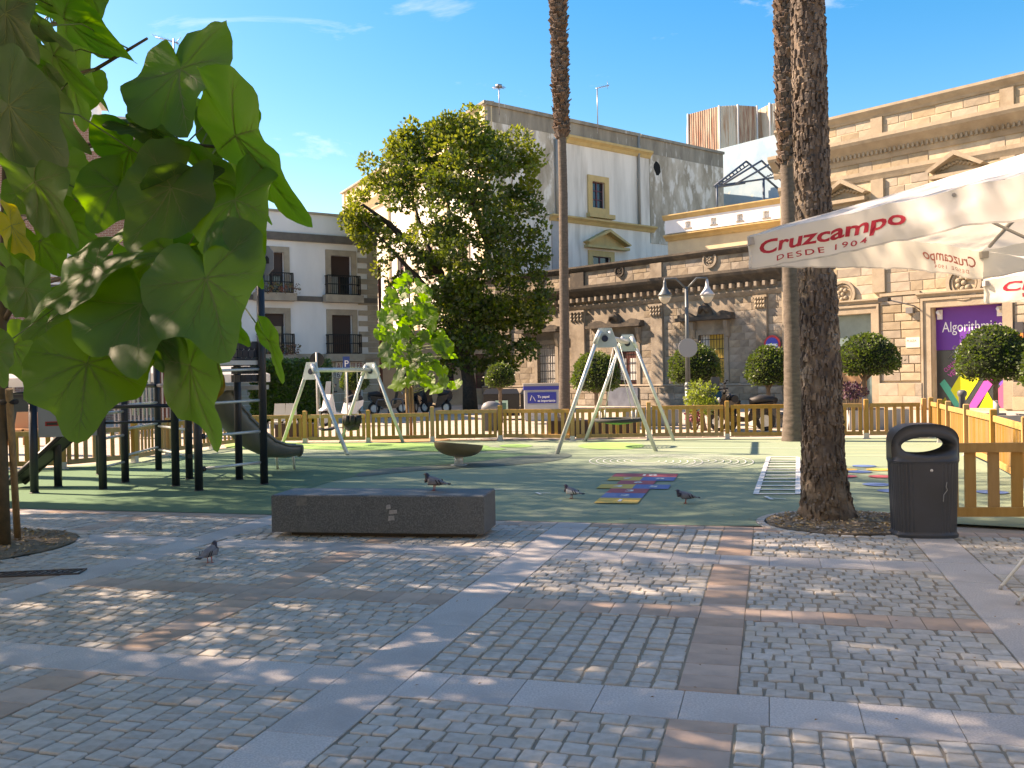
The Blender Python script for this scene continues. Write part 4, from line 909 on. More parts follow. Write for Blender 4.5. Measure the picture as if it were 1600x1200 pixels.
# ================================================================ fences
M_wood=mat('fence_pine',(.48,.28,.10),.7,(.39,.215,.07),3,.002,40,stretch=(3,3,.4),var=.10)
M_galv=mat('galvanised_steel',(.60,.64,.63),.38,(.48,.52,.51),9,metal=.35)
M_post=mat('galv_foot',(.50,.51,.50),.5,metal=.4)
def meshcache():
    d={}
    def get(key,fn,m):
        if key not in d: b=MB(); fn(b); d[key]=b.mesh(key[0],m)
        return d[key]
    return get
GETM=meshcache()
def inst(name,me,par,loc,rz=0,tilt=0):
    o=bpy.data.objects.new(name,me); col.objects.link(o); o.parent=par; o.matrix_parent_inverse=PM[par.name].inverted(); o.location=loc; o.rotation_euler=(tilt,0,rz); PM[o.name]=Matrix.Identity(4); return o
def fence(name,pts,label,hgt,pw,gap,pitch_seg=None,rail_out=0,endposts=(1,1),posth=None):
    f=thing(name,label,'fence',pts[0]); q=random.Random(len(label)*7+len(pts))
    for i,(a,c) in enumerate(zip(pts,pts[1:])):
        d=c-a; L=d.length; d=d.normalized(); rz=math.atan2(d.y,d.x); hh=hgt[i] if isinstance(hgt,list) else hgt
        x0,x1=.09,L-.09; wl=x1-x0; mid=a+d*(L/2)
        for z,tg in ((hh-.085,'top'),(.13,'bottom')):
            me=GETM(('rail',round(wl,2)),lambda b:b.bbox(-wl/2,wl/2,-.018,.018,-.05,.05,.006),M_wood); inst('rail',me,f,mid+Vector((0,0,z)),rz)
        n=max(2,int((wl-.06)/(pw+gap))); st=wl/n
        for k in range(n+1):
            x=x0+wl*k/n; x=min(max(x,x0+pw/2),x1-pw/2); p=a+d*x+Vector((-d.y,d.x,0))*.03
            me=GETM(('picket',round(hh,2),round(pw,3)),lambda b:b.bbox(-pw/2,pw/2,-.011,.011,.085,hh-.05,.006),M_wood); inst('picket',me,f,p,rz+R(q.uniform(-1,1)))
    for i,p in enumerate(pts):
        if (i==0 and not endposts[0]) or (i==len(pts)-1 and not endposts[1]): continue
        hh=(hgt[min(i,len(hgt)-1)] if isinstance(hgt,list) else hgt)+.07
        d=(pts[min(i+1,len(pts)-1)]-pts[max(i-1,0)]).normalized(); rz=math.atan2(d.y,d.x)
        me=GETM(('post',round(hh,2)),lambda b:b.bbox(-.05,.05,-.05,.05,.10,hh,.015),M_wood); po=inst('post',me,f,p,rz)
        me=GETM(('foot',),lambda b:b.box(-.056,.056,-.056,.056,0,.14).box(-.09,.09,-.08,.08,0,.012),M_post); inst('metal_foot',me,f,p,rz)
    return f
V=lambda x,y,z=0:Vector((x,y,z))
fence('picket_fence',[V(-14.6,17.3),V(-12.7,17.7),V(-10.8,18.0),V(-8.9,18.35),V(-8.0,19.6),V(-7.95,21.4),V(-7.5,23.1),V(-7.1,24.75),V(-5.51,24.6),V(-3.80,24.4),V(-2.12,24.45),V(-.33,24.4),V(1.52,23.6),V(3.46,23.6),V(5.41,23.4),V(7.1,23.05),V(8.67,22.75),V(10.02,22.6)],'long low wooden picket fence running along the back of the playground',[.80]*10+[.86]*3+[.90]*5,.085,.085)
fence('picket_fence',[V(10.15,22.5),V(9.72,21.1),V(9.25,19.7),V(8.68,17.75),V(7.95,15.35),V(7.05,12.75),V(6.2,10.2)],'sunlit wooden picket fence receding along the right side of the playground',.92,.045,.045)
fence('picket_fence',[V(4.55,9.92),V(6.15,9.75)],'short shaded wooden picket panel just behind the litter bin',.90,.115,.095,endposts=(0,0))
# ================================================================ granite bench
M_bench=mat('dark_speckled_granite',(.058,.072,.082),.55,(.12,.14,.155),70,.001,200,c3=(.095,.112,.125),sc3=3,contrast=(.45,.62))
bf=S(9.02,-5.18); 
B0,B1,B2=G(425,838.5),G(757,842.5),G(783,828)
bx=(B1-B0).normalized(); by=Vector((-bx.y,bx.x,0)); LB=(B1-B0).length; DB=.62
MB_=Matrix((bx,by,Vector((0,0,1)))).transposed().to_4x4(); MB_.translation=B0
be=thing('granite_bench','long dark speckled granite block bench with a pigeon standing on it','bench',B0+bx*LB/2)
b=MB(MB_); zt=.445
pr_=[(0,zt-.0),(0,.045)]
b.bbox(0,LB,0,DB,.05,zt,.012); b.build('seat_block',M_bench,be)
b=MB(MB_); b.box(.18,LB-.12,.1,DB-.08,-.02,.05); b.build('recessed_base',mat('dark_concrete',(.05,.045,.04),.9),be)
M_scr=mat('scraped_sticker',(.33,.34,.35),.8,(.22,.23,.24),30)
for x,z,w_,h_ in ((1.27,.30,.05,.05),(1.30,.25,.09,.045),(1.29,.18,.07,.055),(.28,.33,.12,.09)):
    b=MB(MB_); b.prism([(x,0.0,z),(x+w_,0,z+.008),(x+w_*.95,0,z+h_),(x+.006,0,z+h_*.9)],(0,-.0025,0)); b.build('sticker_remnant',M_scr if x>1 else mat('rubbed_patch',(.15,.16,.16),.8,(.10,.105,.11),30),be)
# ================================================================ litter bin
M_bin=mat('dark_moulded_plastic',(.042,.052,.068),.42,(.035,.044,.056),3,.0006,200,spec=.45)
bc_=G(1457,841)+Vector((0,.2,0)); bn=thing('litter_bin','dark grey ribbed litter bin with an oval opening under its domed hood','litter bin',bc_,R(-8))
MBn=PM[bn.name]@Matrix.Diagonal((.95,.95,.955,1)); k_=bc_.y/9.0
def sup(a,rx,ry,p=3.2):
    c,s=math.cos(a),math.sin(a); return (rx*math.copysign(abs(c)**(2/p),c),ry*math.copysign(abs(s)**(2/p),s))
b=MB(MBn); n=168; prof=[(.325,.0,0),(.33,.03,0),(.318,.045,0),(.31,.06,1),(.335,.76,1),(.338,.775,0),(.335,.79,0)]
rings=[]
for r,z,rib in prof:
    ring=[]
    for j in range(n):
        a=2*math.pi*j/n; x,y=sup(a,r,r*.72); g=0
        am=math.degrees(a)%360
        if rib and not(255<am<285) : g=.008 if (j%4<2) else 0
        ring.append(b.vt((x*(1-g/r),y*(1-g/r),z)))
    rings.append(ring)
for a,c in zip(rings,rings[1:]):
    for j in range(n): b.face([a[j],a[(j+1)%n],c[(j+1)%n],c[j]])
b.build('ribbed_body',M_bin,bn)
# hood : arch in the x-z plane, extruded in y with an oval hole
def arch(t,k):   # outer outline point, t in 0..1 counter-clockwise from bottom right
    a=t*math.pi*2; c,s=math.cos(a),math.sin(a); return c,s
n=64; out=[];inn=[]
for j in range(n):
    a=2*math.pi*j/n; c,s=math.cos(a),math.sin(a)
    # outer: dome above, straight below
    xo=.338*math.copysign(min(1,abs(c)**.62),c); zo=.955+(.215*s if s>0 else .165*max(-1,s*2.6))
    if s<=0: xo=.338*math.copysign(min(1,abs(c)**.12) if abs(c)>.02 else abs(c)/.02*.6,c) if abs(s*2.6)<1 else .338*c/ math.sqrt(1-(1/2.6)**2)
    if s<=0: zo=.955-.165*min(1,abs(s)*2.6)
    out.append((xo,zo)); inn.append((.262*c,.955+.095*s-.010))
yd=.235
b=MB(MBn)
def yo(x,z,front): # rounded plan so the hood follows the body
    r=.72*.338*max(.05,(1-abs(x/.345)**3.2))**(1/3.2); t=max(0,(z-.93)/.26); return (-1 if front else 1)*r*(1-.45*t*t)
L=[]
for fr in (1,0):
    o=[b.vt((x,yo(x,z,fr),z)) for x,z in out]; i_=[b.vt((x,yo(x,z,fr)*.96,z)) for x,z in inn]; m_=[b.vt(((x*.5+u*.5),yo(x*.5+u*.5,z*.5+v*.5,fr)*1.02,z*.5+v*.5)) for (x,z),(u,v) in zip(out,inn)]
    L.append((o,i_,m_))
for fr in (0,1):
    o,i_,m_=L[fr]
    for j in range(n): b.face([o[j],o[(j+1)%n],m_[(j+1)%n],m_[j]],True); b.face([m_[j],m_[(j+1)%n],i_[(j+1)%n],i_[j]],True)
for j in range(n):
    b.face([L[0][0][j],L[0][0][(j+1)%n],L[1][0][(j+1)%n],L[1][0][j]],True); b.face([L[0][1][j],L[0][1][(j+1)%n],L[1][1][(j+1)%n],L[1][1][j]],True)
hd=b.build('hood',M_bin,bn)
b=MB(MBn); 
for z0,r0 in ((.786,.345),):
    for j in range(60):
        a0_,a1_=2*math.pi*j/60,2*math.pi*(j+1)/60; P=lambda a,r,z:(*sup(a,r,r*.72),z)
        b.poly([P(a0_,.34,.778),P(a1_,.34,.778),P(a1_,.345,.79),P(a0_,.345,.79)]).poly([P(a0_,.345,.79),P(a1_,.345,.79),P(a1_,.336,.8),P(a0_,.336,.8)])
b.build('lid_rim',M_bin,bn)
b=MB(MBn); b.lathe([(.012,0),(.016,.004),(0,.006)],(0,0,0),10); b.v=[MBn@(Matrix.Rotation(R(90),3,'X')@(MBn.inverted()@v)+Vector((.02,-.243,.70))) for v in b.v]; b.build('lock',mat('pale_metal2',(.6,.6,.6),.4),bn)
b=MB(MBn); b.tube([(.17,-.238,.58),(.16,-.241,.53),(.175,-.236,.5),(.135,-.246,.45),(.13,-.246,.38)],.004,4); b.build('scratch',mat('scratch_grey',(.3,.32,.34),.7),bn)
# ================================================================ swings
M_plate=mat('swing_plate',(.52,.60,.59),.45,(.44,.52,.51),6,metal=.3)
def swing(name,label,feet,z,seats,hs=1.0):
    fl,fr,bl,br=feet; s=thing(name,label,'swing',(fl+fr+bl+br)/4)
    A1=(fl+fr)/2; A2=(bl+br)/2; A1=A1.copy(); A2=A2.copy(); A1.z=A2.z=z; ax=(A2-A1).normalized(); sd=Vector((ax.y,-ax.x,0))
    for ap,f1,f2 in ((A1,fl,fr),(A2,bl,br)):
        for f_ in (f1,f2):
            e=(f_-ap).normalized(); off=(f_-ap); off.z=0; off=off.normalized()*.11; b=MB(); b.tube([ap+off-Vector((0,0,.02)),f_],.045,10); b.tube([ap+off-Vector((0,0,.02))-e*.02,ap+off+e*.3],.055,10); b.build('leg',M_galv,s)
        b=MB(); w1,w2=.14,.27
        b.prism([ap-sd*w1+Vector((0,0,.06)),ap+sd*w1+Vector((0,0,.06)),ap+sd*w2-Vector((0,0,.30)),ap+sd*w2*.8-Vector((0,0,.36)),ap-sd*w2*.8-Vector((0,0,.36)),ap-sd*w2-Vector((0,0,.30))],ax*.05); pt=b.build('end_plate',M_plate,s)
        b=MB(); cc=ap-Vector((0,0,.17)); b.tube([cc-ax*.02,cc+ax*.07],.07,14); b.build('axle_cap',mat('navy_cap',(.02,.03,.06),.5),pt)
    b=MB(); b.tube([A1-Vector((0,0,.13)),A2-Vector((0,0,.13))],.055,10); b.build('top_beam',M_galv,s)
    for kind,t in seats:
        c=A1.lerp(A2,t)-Vector((0,0,.18))
        if kind=='nest':
            zc=.62; R_n=.52; cc=Vector((c.x,c.y,zc)); b=MB(); b.tube([cc+ax*(R_n*math.cos(a))+sd*(R_n*math.sin(a)) for a in [6.2832*k/28 for k in range(29)]],.045,8,cap=False); ne=b.build('nest_seat',mat('rope_black',(.03,.035,.035),.8),s)
            b=MB()
            for k in range(-6,7):
                x=k*.078; h=math.sqrt(max(0,R_n**2-x*x))
                for u,v in ((ax,sd),(sd,ax)): b.tube([cc+u*x+v*(h*q)-Vector((0,0,.10*(1-q*q)*(1-(x/R_n)**2))) for q in (-1,-.5,0,.5,1)],.011,4)
            b.build('rope_net',mat('rope_green',(.10,.28,.10),.8),ne)
            for i,(u,v) in enumerate(((1,1),(1,-1),(-1,1),(-1,-1))):
                top=c+ax*(.36*u); bot=cc+ax*(.37*u)+sd*(.37*v); b=MB(); b.tube([top,bot+Vector((0,0,.22))],.008,5); b.build('hanger_cable',M_galv,ne)
                b=MB(); b.tube([bot+Vector((0,0,.22)),bot+Vector((0,0,.02))],.022,6); b.build('rope_sleeve',mat('pale_sleeve',(.6,.55,.5),.7),ne)
        else:
            zc=.46 if kind=='flat' else .52; cc=Vector((c.x,c.y,zc)); b=MB()
            if kind=='flat':
                b.tube([cc-ax*.24+Vector((0,0,.03)),cc-ax*.12-Vector((0,0,.01)),cc+ax*.12-Vector((0,0,.01)),cc+ax*.24+Vector((0,0,.03))],.10,8,flat=.3)
            else:
                for k in range(8):
                    a=6.2832*k/8; p=cc+sd*.16*math.cos(a)+ax*.19*math.sin(a); b.tube([p+Vector((0,0,.02)),p+Vector((0,0,.24))],.07,6)
                b.tube([cc-ax*.15,cc+ax*.15],.15,8)
            se=b.build('cradle_seat' if kind=='cradle' else 'flat_seat',mat('seat_rubber',(.025,.025,.027),.7),s)
            for u in (-1,1):
                b=MB(); p=c+ax*.24*u; q=cc+ax*.24*u+Vector((0,0,.03 if kind=='flat' else .24)); n=26
                for k in range(n):
                    m_=p.lerp(q,(k+.5)/n); h=(p-q).length/n*.62; w_=.012; o=sd if k%2 else ax
                    b.tube([m_+o*w_+Vector((0,0,-h)),m_+o*w_+Vector((0,0,h))],.005,4,cap=False); b.tube([m_-o*w_+Vector((0,0,-h)),m_-o*w_+Vector((0,0,h))],.005,4,cap=False)
                b.build('chain',M_galv,se)
    return s
swing('swing_frame','left steel swing frame with one flat seat and one black cradle seat',(G(441,695),G(543,711),G(532,692.5),G(630,692)),2.05,[('flat',.24),('cradle',.66)])
swing('nest_swing','tall steel swing frame holding a round black nest seat over the green floor',(G(870,710),G(1025,705),G(914,690),G(1053,689)),2.62,[('nest',.5)])
# ================================================================ spinning dish
sp=G(717,727); dd=thing('spinner_dish','tilted brown spinning dish on a short steel post on the green floor','playground spinner',sp)
b=MB(); b.tube([sp,sp+V(0,0,.2)],.085,16); b.lathe([(.16,0),(.16,.012),(.1,.02)],sp,16); b.build('post',M_galv,dd)
b=MB(Matrix.Translation(sp+V(0,0,.40))@Matrix.Rotation(R(5),4,'Y')@Matrix.Rotation(R(-5),4,'X')); M_dish=mat('brown_grp',(.20,.155,.085),.5,(.165,.125,.07),2,.001,60)
pf=[(.02,-.235)]+[(.46*math.sin(a)**.9,-.02-.22*math.cos(a)) for a in [R(x) for x in range(12,91,9)]]+[(.47,0),(.47,.012),(.45,.014)]+[(.43*math.sin(a),-.0-.19*math.cos(a)+.01) for a in [R(x) for x in range(88,0,-12)]]
b.lathe(pf,(0,0,.0),36); b.build('bowl',M_dish,dd)
# ================================================================ play structure
M_np=mat('navy_post',(.018,.024,.034),.45,(.015,.02,.028),4)
M_gp=mat('grey_hpl_panel',(.23,.25,.27),.6,(.20,.215,.23),1.5)
ps_=thing('play_tower','climbing frame with navy posts, steel rungs, netted cylinders and a grey tube slide','climbing frame',G(300,755))
def pole(x,y,ytop,r=.062,nm='post'):
    p=G(x,y); z=A(x,ytop,p.y).z; b=MB(); b.tube([p,p+V(0,0,z)],r,12); b.lathe([(r*1.0,0),(r*1.15,0),(r*1.15,.02),(r*.2,.06),(0,.06)],p+V(0,0,z),12); b.lathe([(r*1.15,0),(r*1.15,.015),(r,.02)],p,12); b.build(nm,M_np,ps_); return p,z
PO={}
for k,(x,y,t) in dict(a=(54,771,630),b=(91,761,650),c=(161,765,560),d=(196,754,570),d2=(156,742,560),e=(248,735,520),f=(275,760,330),g=(296,749,540),h=(311,767,600),i=(374,750,540),j=(413,757,396)).items(): PO[k]=pole(x,y,t)
def rod(p,q,r=.022,nm='rung',m=None,clamps=True):
    b=MB(); b.tube([p,q],r,8); o=b.build(nm,m or M_galv,ps_)
    if clamps:
        for e in (p,q): b=MB(); d=(q-p).normalized(); b.tube([e-d*.02,e+d*.07],.042,8); b.build('clamp',mat('black_plastic2',(.02,.02,.022),.5),o)
def at(k,z): return PO[k][0]+V(0,0,z)
for z in (.36,.86,1.36,1.86): rod(at('h',z-.03).lerp(at('j',z),.03),at('h',z-.03).lerp(at('j',z),.97))
for z in (.45,.9,1.3): rod(at('d',z),at('e',z),nm='net_rod'); rod(at('e',z-.05),at('g',z-.05)); rod(at('c',z-.1),at('d',z-.1),nm='net_rod')
rod(at('e',1.62),at('f',1.62),.035,'top_rail',M_np,False); rod(at('d',1.62),at('e',1.62),.035,'top_rail',M_np,False); rod(at('c',1.30),at('f',1.30),.03,'top_rail',M_np,False); rod(at('c',1.05),at('f',1.05),.02,'net_rod',M_np,False)
# decks
def deck(keys,z,nm='deck'):
    c=sum((PO[k][0] for k in keys),V(0,0))/len(keys); b=MB(); b.prism([PO[k][0].lerp(c,.04)+V(0,0,z) for k in keys],(0,0,.07)); b.build(nm,mat('deck_aluminium',(.42,.43,.43),.5,metal=.3),ps_)
deck(('g','i','j','h'),1.93); 
p1,p2=G(352,742),G(330,738)
b=MB(); b.box(-5.25,-4.35,15.9,16.6,1.52,1.6); b.build('deck',mat('deck_aluminium',(.42,.43,.43)),ps_)
# dark netted cylinders
def cyl(c,r,z0,z1,a0=0,a1=6.2832):
    b=MB(); n=18; rows=5
    for i in range(rows):
        za=z0+(z1-z0)*i/rows; zb_=z0+(z1-z0)*(i+1)/rows-.015
        for j in range(n):
            t0=a0+(a1-a0)*(j+(i%2)*.5)/n; t1=t0+(a1-a0)/n*.93; q=[Vector((c.x+math.cos(t)*r,c.y+math.sin(t)*r,z)) for t,z in ((t0,za),(t1,za),(t1,zb_),(t0,zb_))]
            cen=Vector((c.x,c.y,(za+zb_)/2)); b.prism(q,tuple(((q[0]+q[1])/2-cen)[k]*.05 if k<2 else 0 for k in range(3)))
    b.build('panel_cylinder',mat('navy_panel',(.03,.036,.05),.55,(.024,.03,.042),5),ps_)
ci=A(387,565,15.1); cyl(ci,.25,A(387,597,15.1).z,A(387,533,15.1).z); ci=A(352,565,15.6); b=0
cyl(A(285,565,15.6),.24,A(285,605,15.6).z,A(285,525,15.6).z)
# castle-shaped grey panel high on post j
c_=A(424,420,15.0); b=MB(); P=lambda x,y:A(x,y,15.0)
out_=[P(x,y) for x,y in ((411,388),(413,384),(420,384),(423,389),(427,393),(427,420),(423,424),(419,429),(410,429))]
b.prism(out_,(0,.03,0)); cp=b.build('castle_panel',M_gp,ps_); b=MB(); b.prism([P(x,y)-V(0,.004,0) for x,y in ((413.5,412),(413.5,404),(417,399),(420.5,404),(420.5,412))],(0,.004,0)); b.build('painted_window',M_np,cp)
# flag with a lion face on the tall post
fz=[(269,334),(276,333),(281,338),(289,343),(299,348),(296,356),(297,363),(292,370),(290,378),(280,371),(270,366)]
b=MB(); yf=PO['f'][0].y; P=lambda x,y,o=0:A(x,y,yf-o); b.prism([P(*q) for q in fz],(0,.025,0)); fl_=b.build('orange_flag',mat('flag_orange',(.68,.27,.035),.6),ps_)
M_bk=mat('print_black',(.03,.025,.02),.6); b=MB()
def loop(pts,r=.007): b.tube([P(x,y,.008) for x,y in pts],r,4)
cx,cy=283,354
loop([(cx+7*math.cos(a)*(1+.10*math.sin(7*a)),cy+9.5*math.sin(a)*(1+.10*math.sin(7*a))) for a in [6.2832*k/36 for k in range(37)]])
loop([(cx+4.5*math.cos(a),cy+6*math.sin(a)) for a in [6.2832*k/20 for k in range(21)]]); loop([(cx-2,cy-1),(cx-1,cy-1.6)]); loop([(cx+1,cy-1.6),(cx+2,cy-1)]); loop([(cx-1,cy+1.5),(cx,cy+2.4),(cx+1,cy+1.5)]); loop([(cx-1.8,cy+3.4),(cx,cy+4.2),(cx+1.8,cy+3.4)])
b.build('lion_outline',M_bk,fl_)
# grey side panel between posts a and c with little slot
pa,pc_=PO['a'][0],PO['c'][0]; d=(pc_-pa); L=d.length; d.normalize(); nn=Vector((d.y,-d.x,0))
MP=Matrix((d,nn,Vector((0,0,1)))).transposed().to_4x4(); MP.translation=pa+nn*.02
b=MB(MP); b.box(.07,L-.07,-.012,.012,.86,1.42); sp_=b.build('side_panel',M_gp,ps_)
b=MB(MP); b.box(.07,L-.07,-.012,.014,1.43,1.98); b.build('side_panel',M_gp,ps_)
b=MB(MP); b.box(.17,.36,.012,.016,1.03,1.1); b.build('slot_trim',mat('slot_red',(.35,.02,.02),.6),sp_); b=MB(MP); b.box(.19,.34,.016,.018,1.045,1.085); b.build('slot',M_bk,sp_)
b=MB(MP); b.tube([(.36,.016,1.40),(.33,.016,1.26)],.01,4); b.tube([(.5,.016,1.02),(.56,.016,.99),(.62,.016,1.02)],.01,4); b.build('printed_outline',M_bk,sp_)
b=MB(); 
rod(at('a',1.55)+V(-.5,0,0),at('a',1.55),.02,'handrail',M_np,False)
# small black slide to the left
b=MB(); q0=G(33,748)
for s in (0,.42):
    b.tube([V(-7.15+s*.2,14.9+s,.95),V(-7.75+s*.2,14.9+s,.42),V(-8.15+s*.2,14.85+s,.06)],.045,6)
b.poly([V(-7.15,14.95,.92),V(-7.07,15.3,.92),V(-7.67,15.3,.38),V(-7.75,14.95,.38)]); b.poly([V(-7.75,14.95,.38),V(-7.67,15.3,.38),V(-8.1,15.3,.05),V(-8.18,14.95,.05)]); b.build('small_slide',mat('black_plastic2',(.02,.02,.022)),ps_)
# tube / half-pipe slide
M_sl=mat('grey_slide_plastic',(.14,.145,.135),.38,(.12,.125,.115),2,.0006,100,spec=.5)
path=[A(338,612,16.4),A(352,640,16.5),A(372,662,16.65),A(395,683,16.8),A(420,698,16.95),A(445,703,17.1),A(467,702,17.25)]
rs=[.36,.36,.37,.36,.30,.22,.17]
b=MB()
def sl(u,v):
    t=u*(len(path)-1); i=min(int(t),len(path)-2); f=t-i; p=path[i].lerp(path[i+1],f); r=rs[i]+(rs[i+1]-rs[i])*f
    tg=(path[min(i+1,len(path)-1)]-path[i]).normalized(); sd=tg.cross(Vector((0,0,1))).normalized(); up=sd.cross(tg); a=R(-200+v*220)
    return p+sd*math.cos(a)*r+up*math.sin(a)*r*(.82)+up*r*.15
b.grid(sl,36,16); o=b.build('slide_chute',M_sl,ps_); sm=o.modifiers.new('thickness','SOLIDIFY'); sm.thickness=.03
for s in (0,1):
    b=MB(); e=[sl(u/30,s) for u in range(31)]; b.tube(e,.03,6); b.build('chute_rim',M_sl,o)
b=MB(); e=[sl(1,v/12) for v in range(13)]; b.tube(e,.03,6); b.build('chute_rim',M_sl,o)
for x,y in ((434,733),(460,733)): p=G(x,y); b=MB(); b.tube([p,V(p.x,p.y-.1,.32)],.025,8); b.tube([V(p.x-.05,p.y-.1,.3),V(p.x-.02,p.y+.0,.42)],.03,6); b.build('chute_leg',M_galv,ps_)
# vertical tower rods and ropes
for x in (206,214,223,232,240): p=A(x,560,19.5); b=MB(); b.tube([V(p.x,19.5,1.0),V(p.x,19.5,A(x,545,19.5).z)],.018,6); b.build('climbing_bar',M_galv,ps_)
# ================================================================ pigeons
M_pg=mat('pigeon_grey',(.20,.205,.235),.7,(.15,.155,.18),25,isl=0); M_pd=mat('pigeon_dark',(.035,.04,.05),.55,(.05,.03,.06),30); M_pw=mat('pigeon_pale',(.62,.60,.60),.8); M_ft=mat('pigeon_foot',(.42,.10,.08),.6); M_pb=mat('pigeon_black',(.015,.015,.018),.6)
def pigeon(loc,yaw,label,pale=.0,head=0,tuck=0):
    t=thing('pigeon',label,'pigeon',loc,yaw,'pigeons on the plaza'); M=PM[t.name]@Matrix.Scale(.8,4)   # faces +x
    b=MB(M); pr=[(-.175,.095,.018,.010),(-.13,.105,.034,.022),(-.08,.115,.050,.046),(-.02,.125,.058,.060),(.04,.135,.056,.062),(.085,.155,.043,.050),(.105,.185,.030,.033),(.112,.215+head,.023,.025),(.120,.238+head,.025,.024),(.135,.243+head,.019,.018),(.150,.240+head,.008,.007)]
    n=12; rings=[]
    for x,z,ry,rz_ in pr:
        if tuck and x>.1: z-=.02; x-=.015
        rings.append([b.vt((x+(math.sin(6.2832*j/n)*-.2*rz_ if x>.08 else 0),ry*math.cos(6.2832*j/n),z+rz_*math.sin(6.2832*j/n))) for j in range(n)])
    for a,c in zip(rings,rings[1:]):
        for j in range(n): b.face([a[j],a[(j+1)%n],c[(j+1)%n],c[j]],True)
    b.face(rings[0][::-1]); b.face(rings[-1])
    body=b.build('body',M_pg,t)
    b=MB(M); hz=.0+head-(.02 if tuck else 0); hx=-.015 if tuck else 0
    b.tube([(.088+hx,0,.165+hz*.5),(.106+hx,0,.205+hz),(.116+hx,0,.232+hz),(.132+hx,0,.244+hz)],[.052,.036,.029,.022],10); b.tube([(.075,0,.13),(.095,0,.165)],[.058,.05],10); b.build('dark_head',M_pd,t)
    b=MB(M); b.tube([(.148+hx,0,.240+hz),(.172+hx,0,.233+hz)],[.006,.0015],6); b.build('beak',mat('beak_grey',(.12,.11,.11),.5),t)
    for s in (-1,1):
        b=MB(M); b.tube([(.138+hx,s*.019,.247+hz),(.138+hx,s*.023,.247+hz)],.0042,8); b.build('eye',mat('eye_orange',(.5,.12,.02),.3),t)
        b=MB(M)
        b.grid(lambda u,v,s=s:(.065-.22*u,s*(.060-.012*u+.006*math.sin(v*3.14)-.028*u*u),.165-.05*u-(.085-.07*u)*v),8,4); o=b.build('wing',M_pw if pale else M_pg,t); sm=o.modifiers.new('t','SOLIDIFY'); sm.thickness=.008
        for xo in (.0,.045):
            b=MB(M); b.poly([(-.035-xo,s*.068,.15),(-.052-xo,s*.067,.15),(-.085-xo,s*.060,.09),(-.068-xo,s*.064,.09)]); b.build('wing_bar',M_pb,o)
        b=MB(M); b.tube([(-.01,s*.025,.085),(-.005,s*.027,.045),(.0,s*.027,.006)],[.010,.005,.0045],6)
        for a in (-.5,0,.5,3.14): b.tube([(0,s*.027,.006),(.028*math.cos(a),s*.027+.028*math.sin(a),.003)],[.004,.002],4)
        b.build('leg',M_ft,t)
    b=MB(M); b.prism([(-.13,-.028,.10),(-.13,.028,.10),(-.225,.033,.085),(-.225,-.033,.085)],(0,0,.012)); b.build('tail',M_pg,t)
    b=MB(M); b.prism([(-.205,-.0325,.089),(-.205,.0325,.089),(-.232,.034,.083),(-.232,-.034,.083)],(0,0,.0135)); b.build('tail_band',M_pb,t)
    return t
pt=Vector(MB_@Vector((1.68,.42,.4455))); tgt=ray(674,767); 
pigeon(pt,R(165),'grey pigeon with a dark breast standing on the granite bench',tuck=1)
pigeon(G(893,779),R(150),'pigeon with pale wings standing left of the hopscotch, tail towards the bin',pale=1,tuck=1)
pigeon(G(1071,786.5),R(176),'grey pigeon with barred wings walking between hopscotch and palm',head=-.03)
pigeon(G(328,879.5),R(75),'small dark pigeon on the cobbles left of the granite bench',tuck=1)
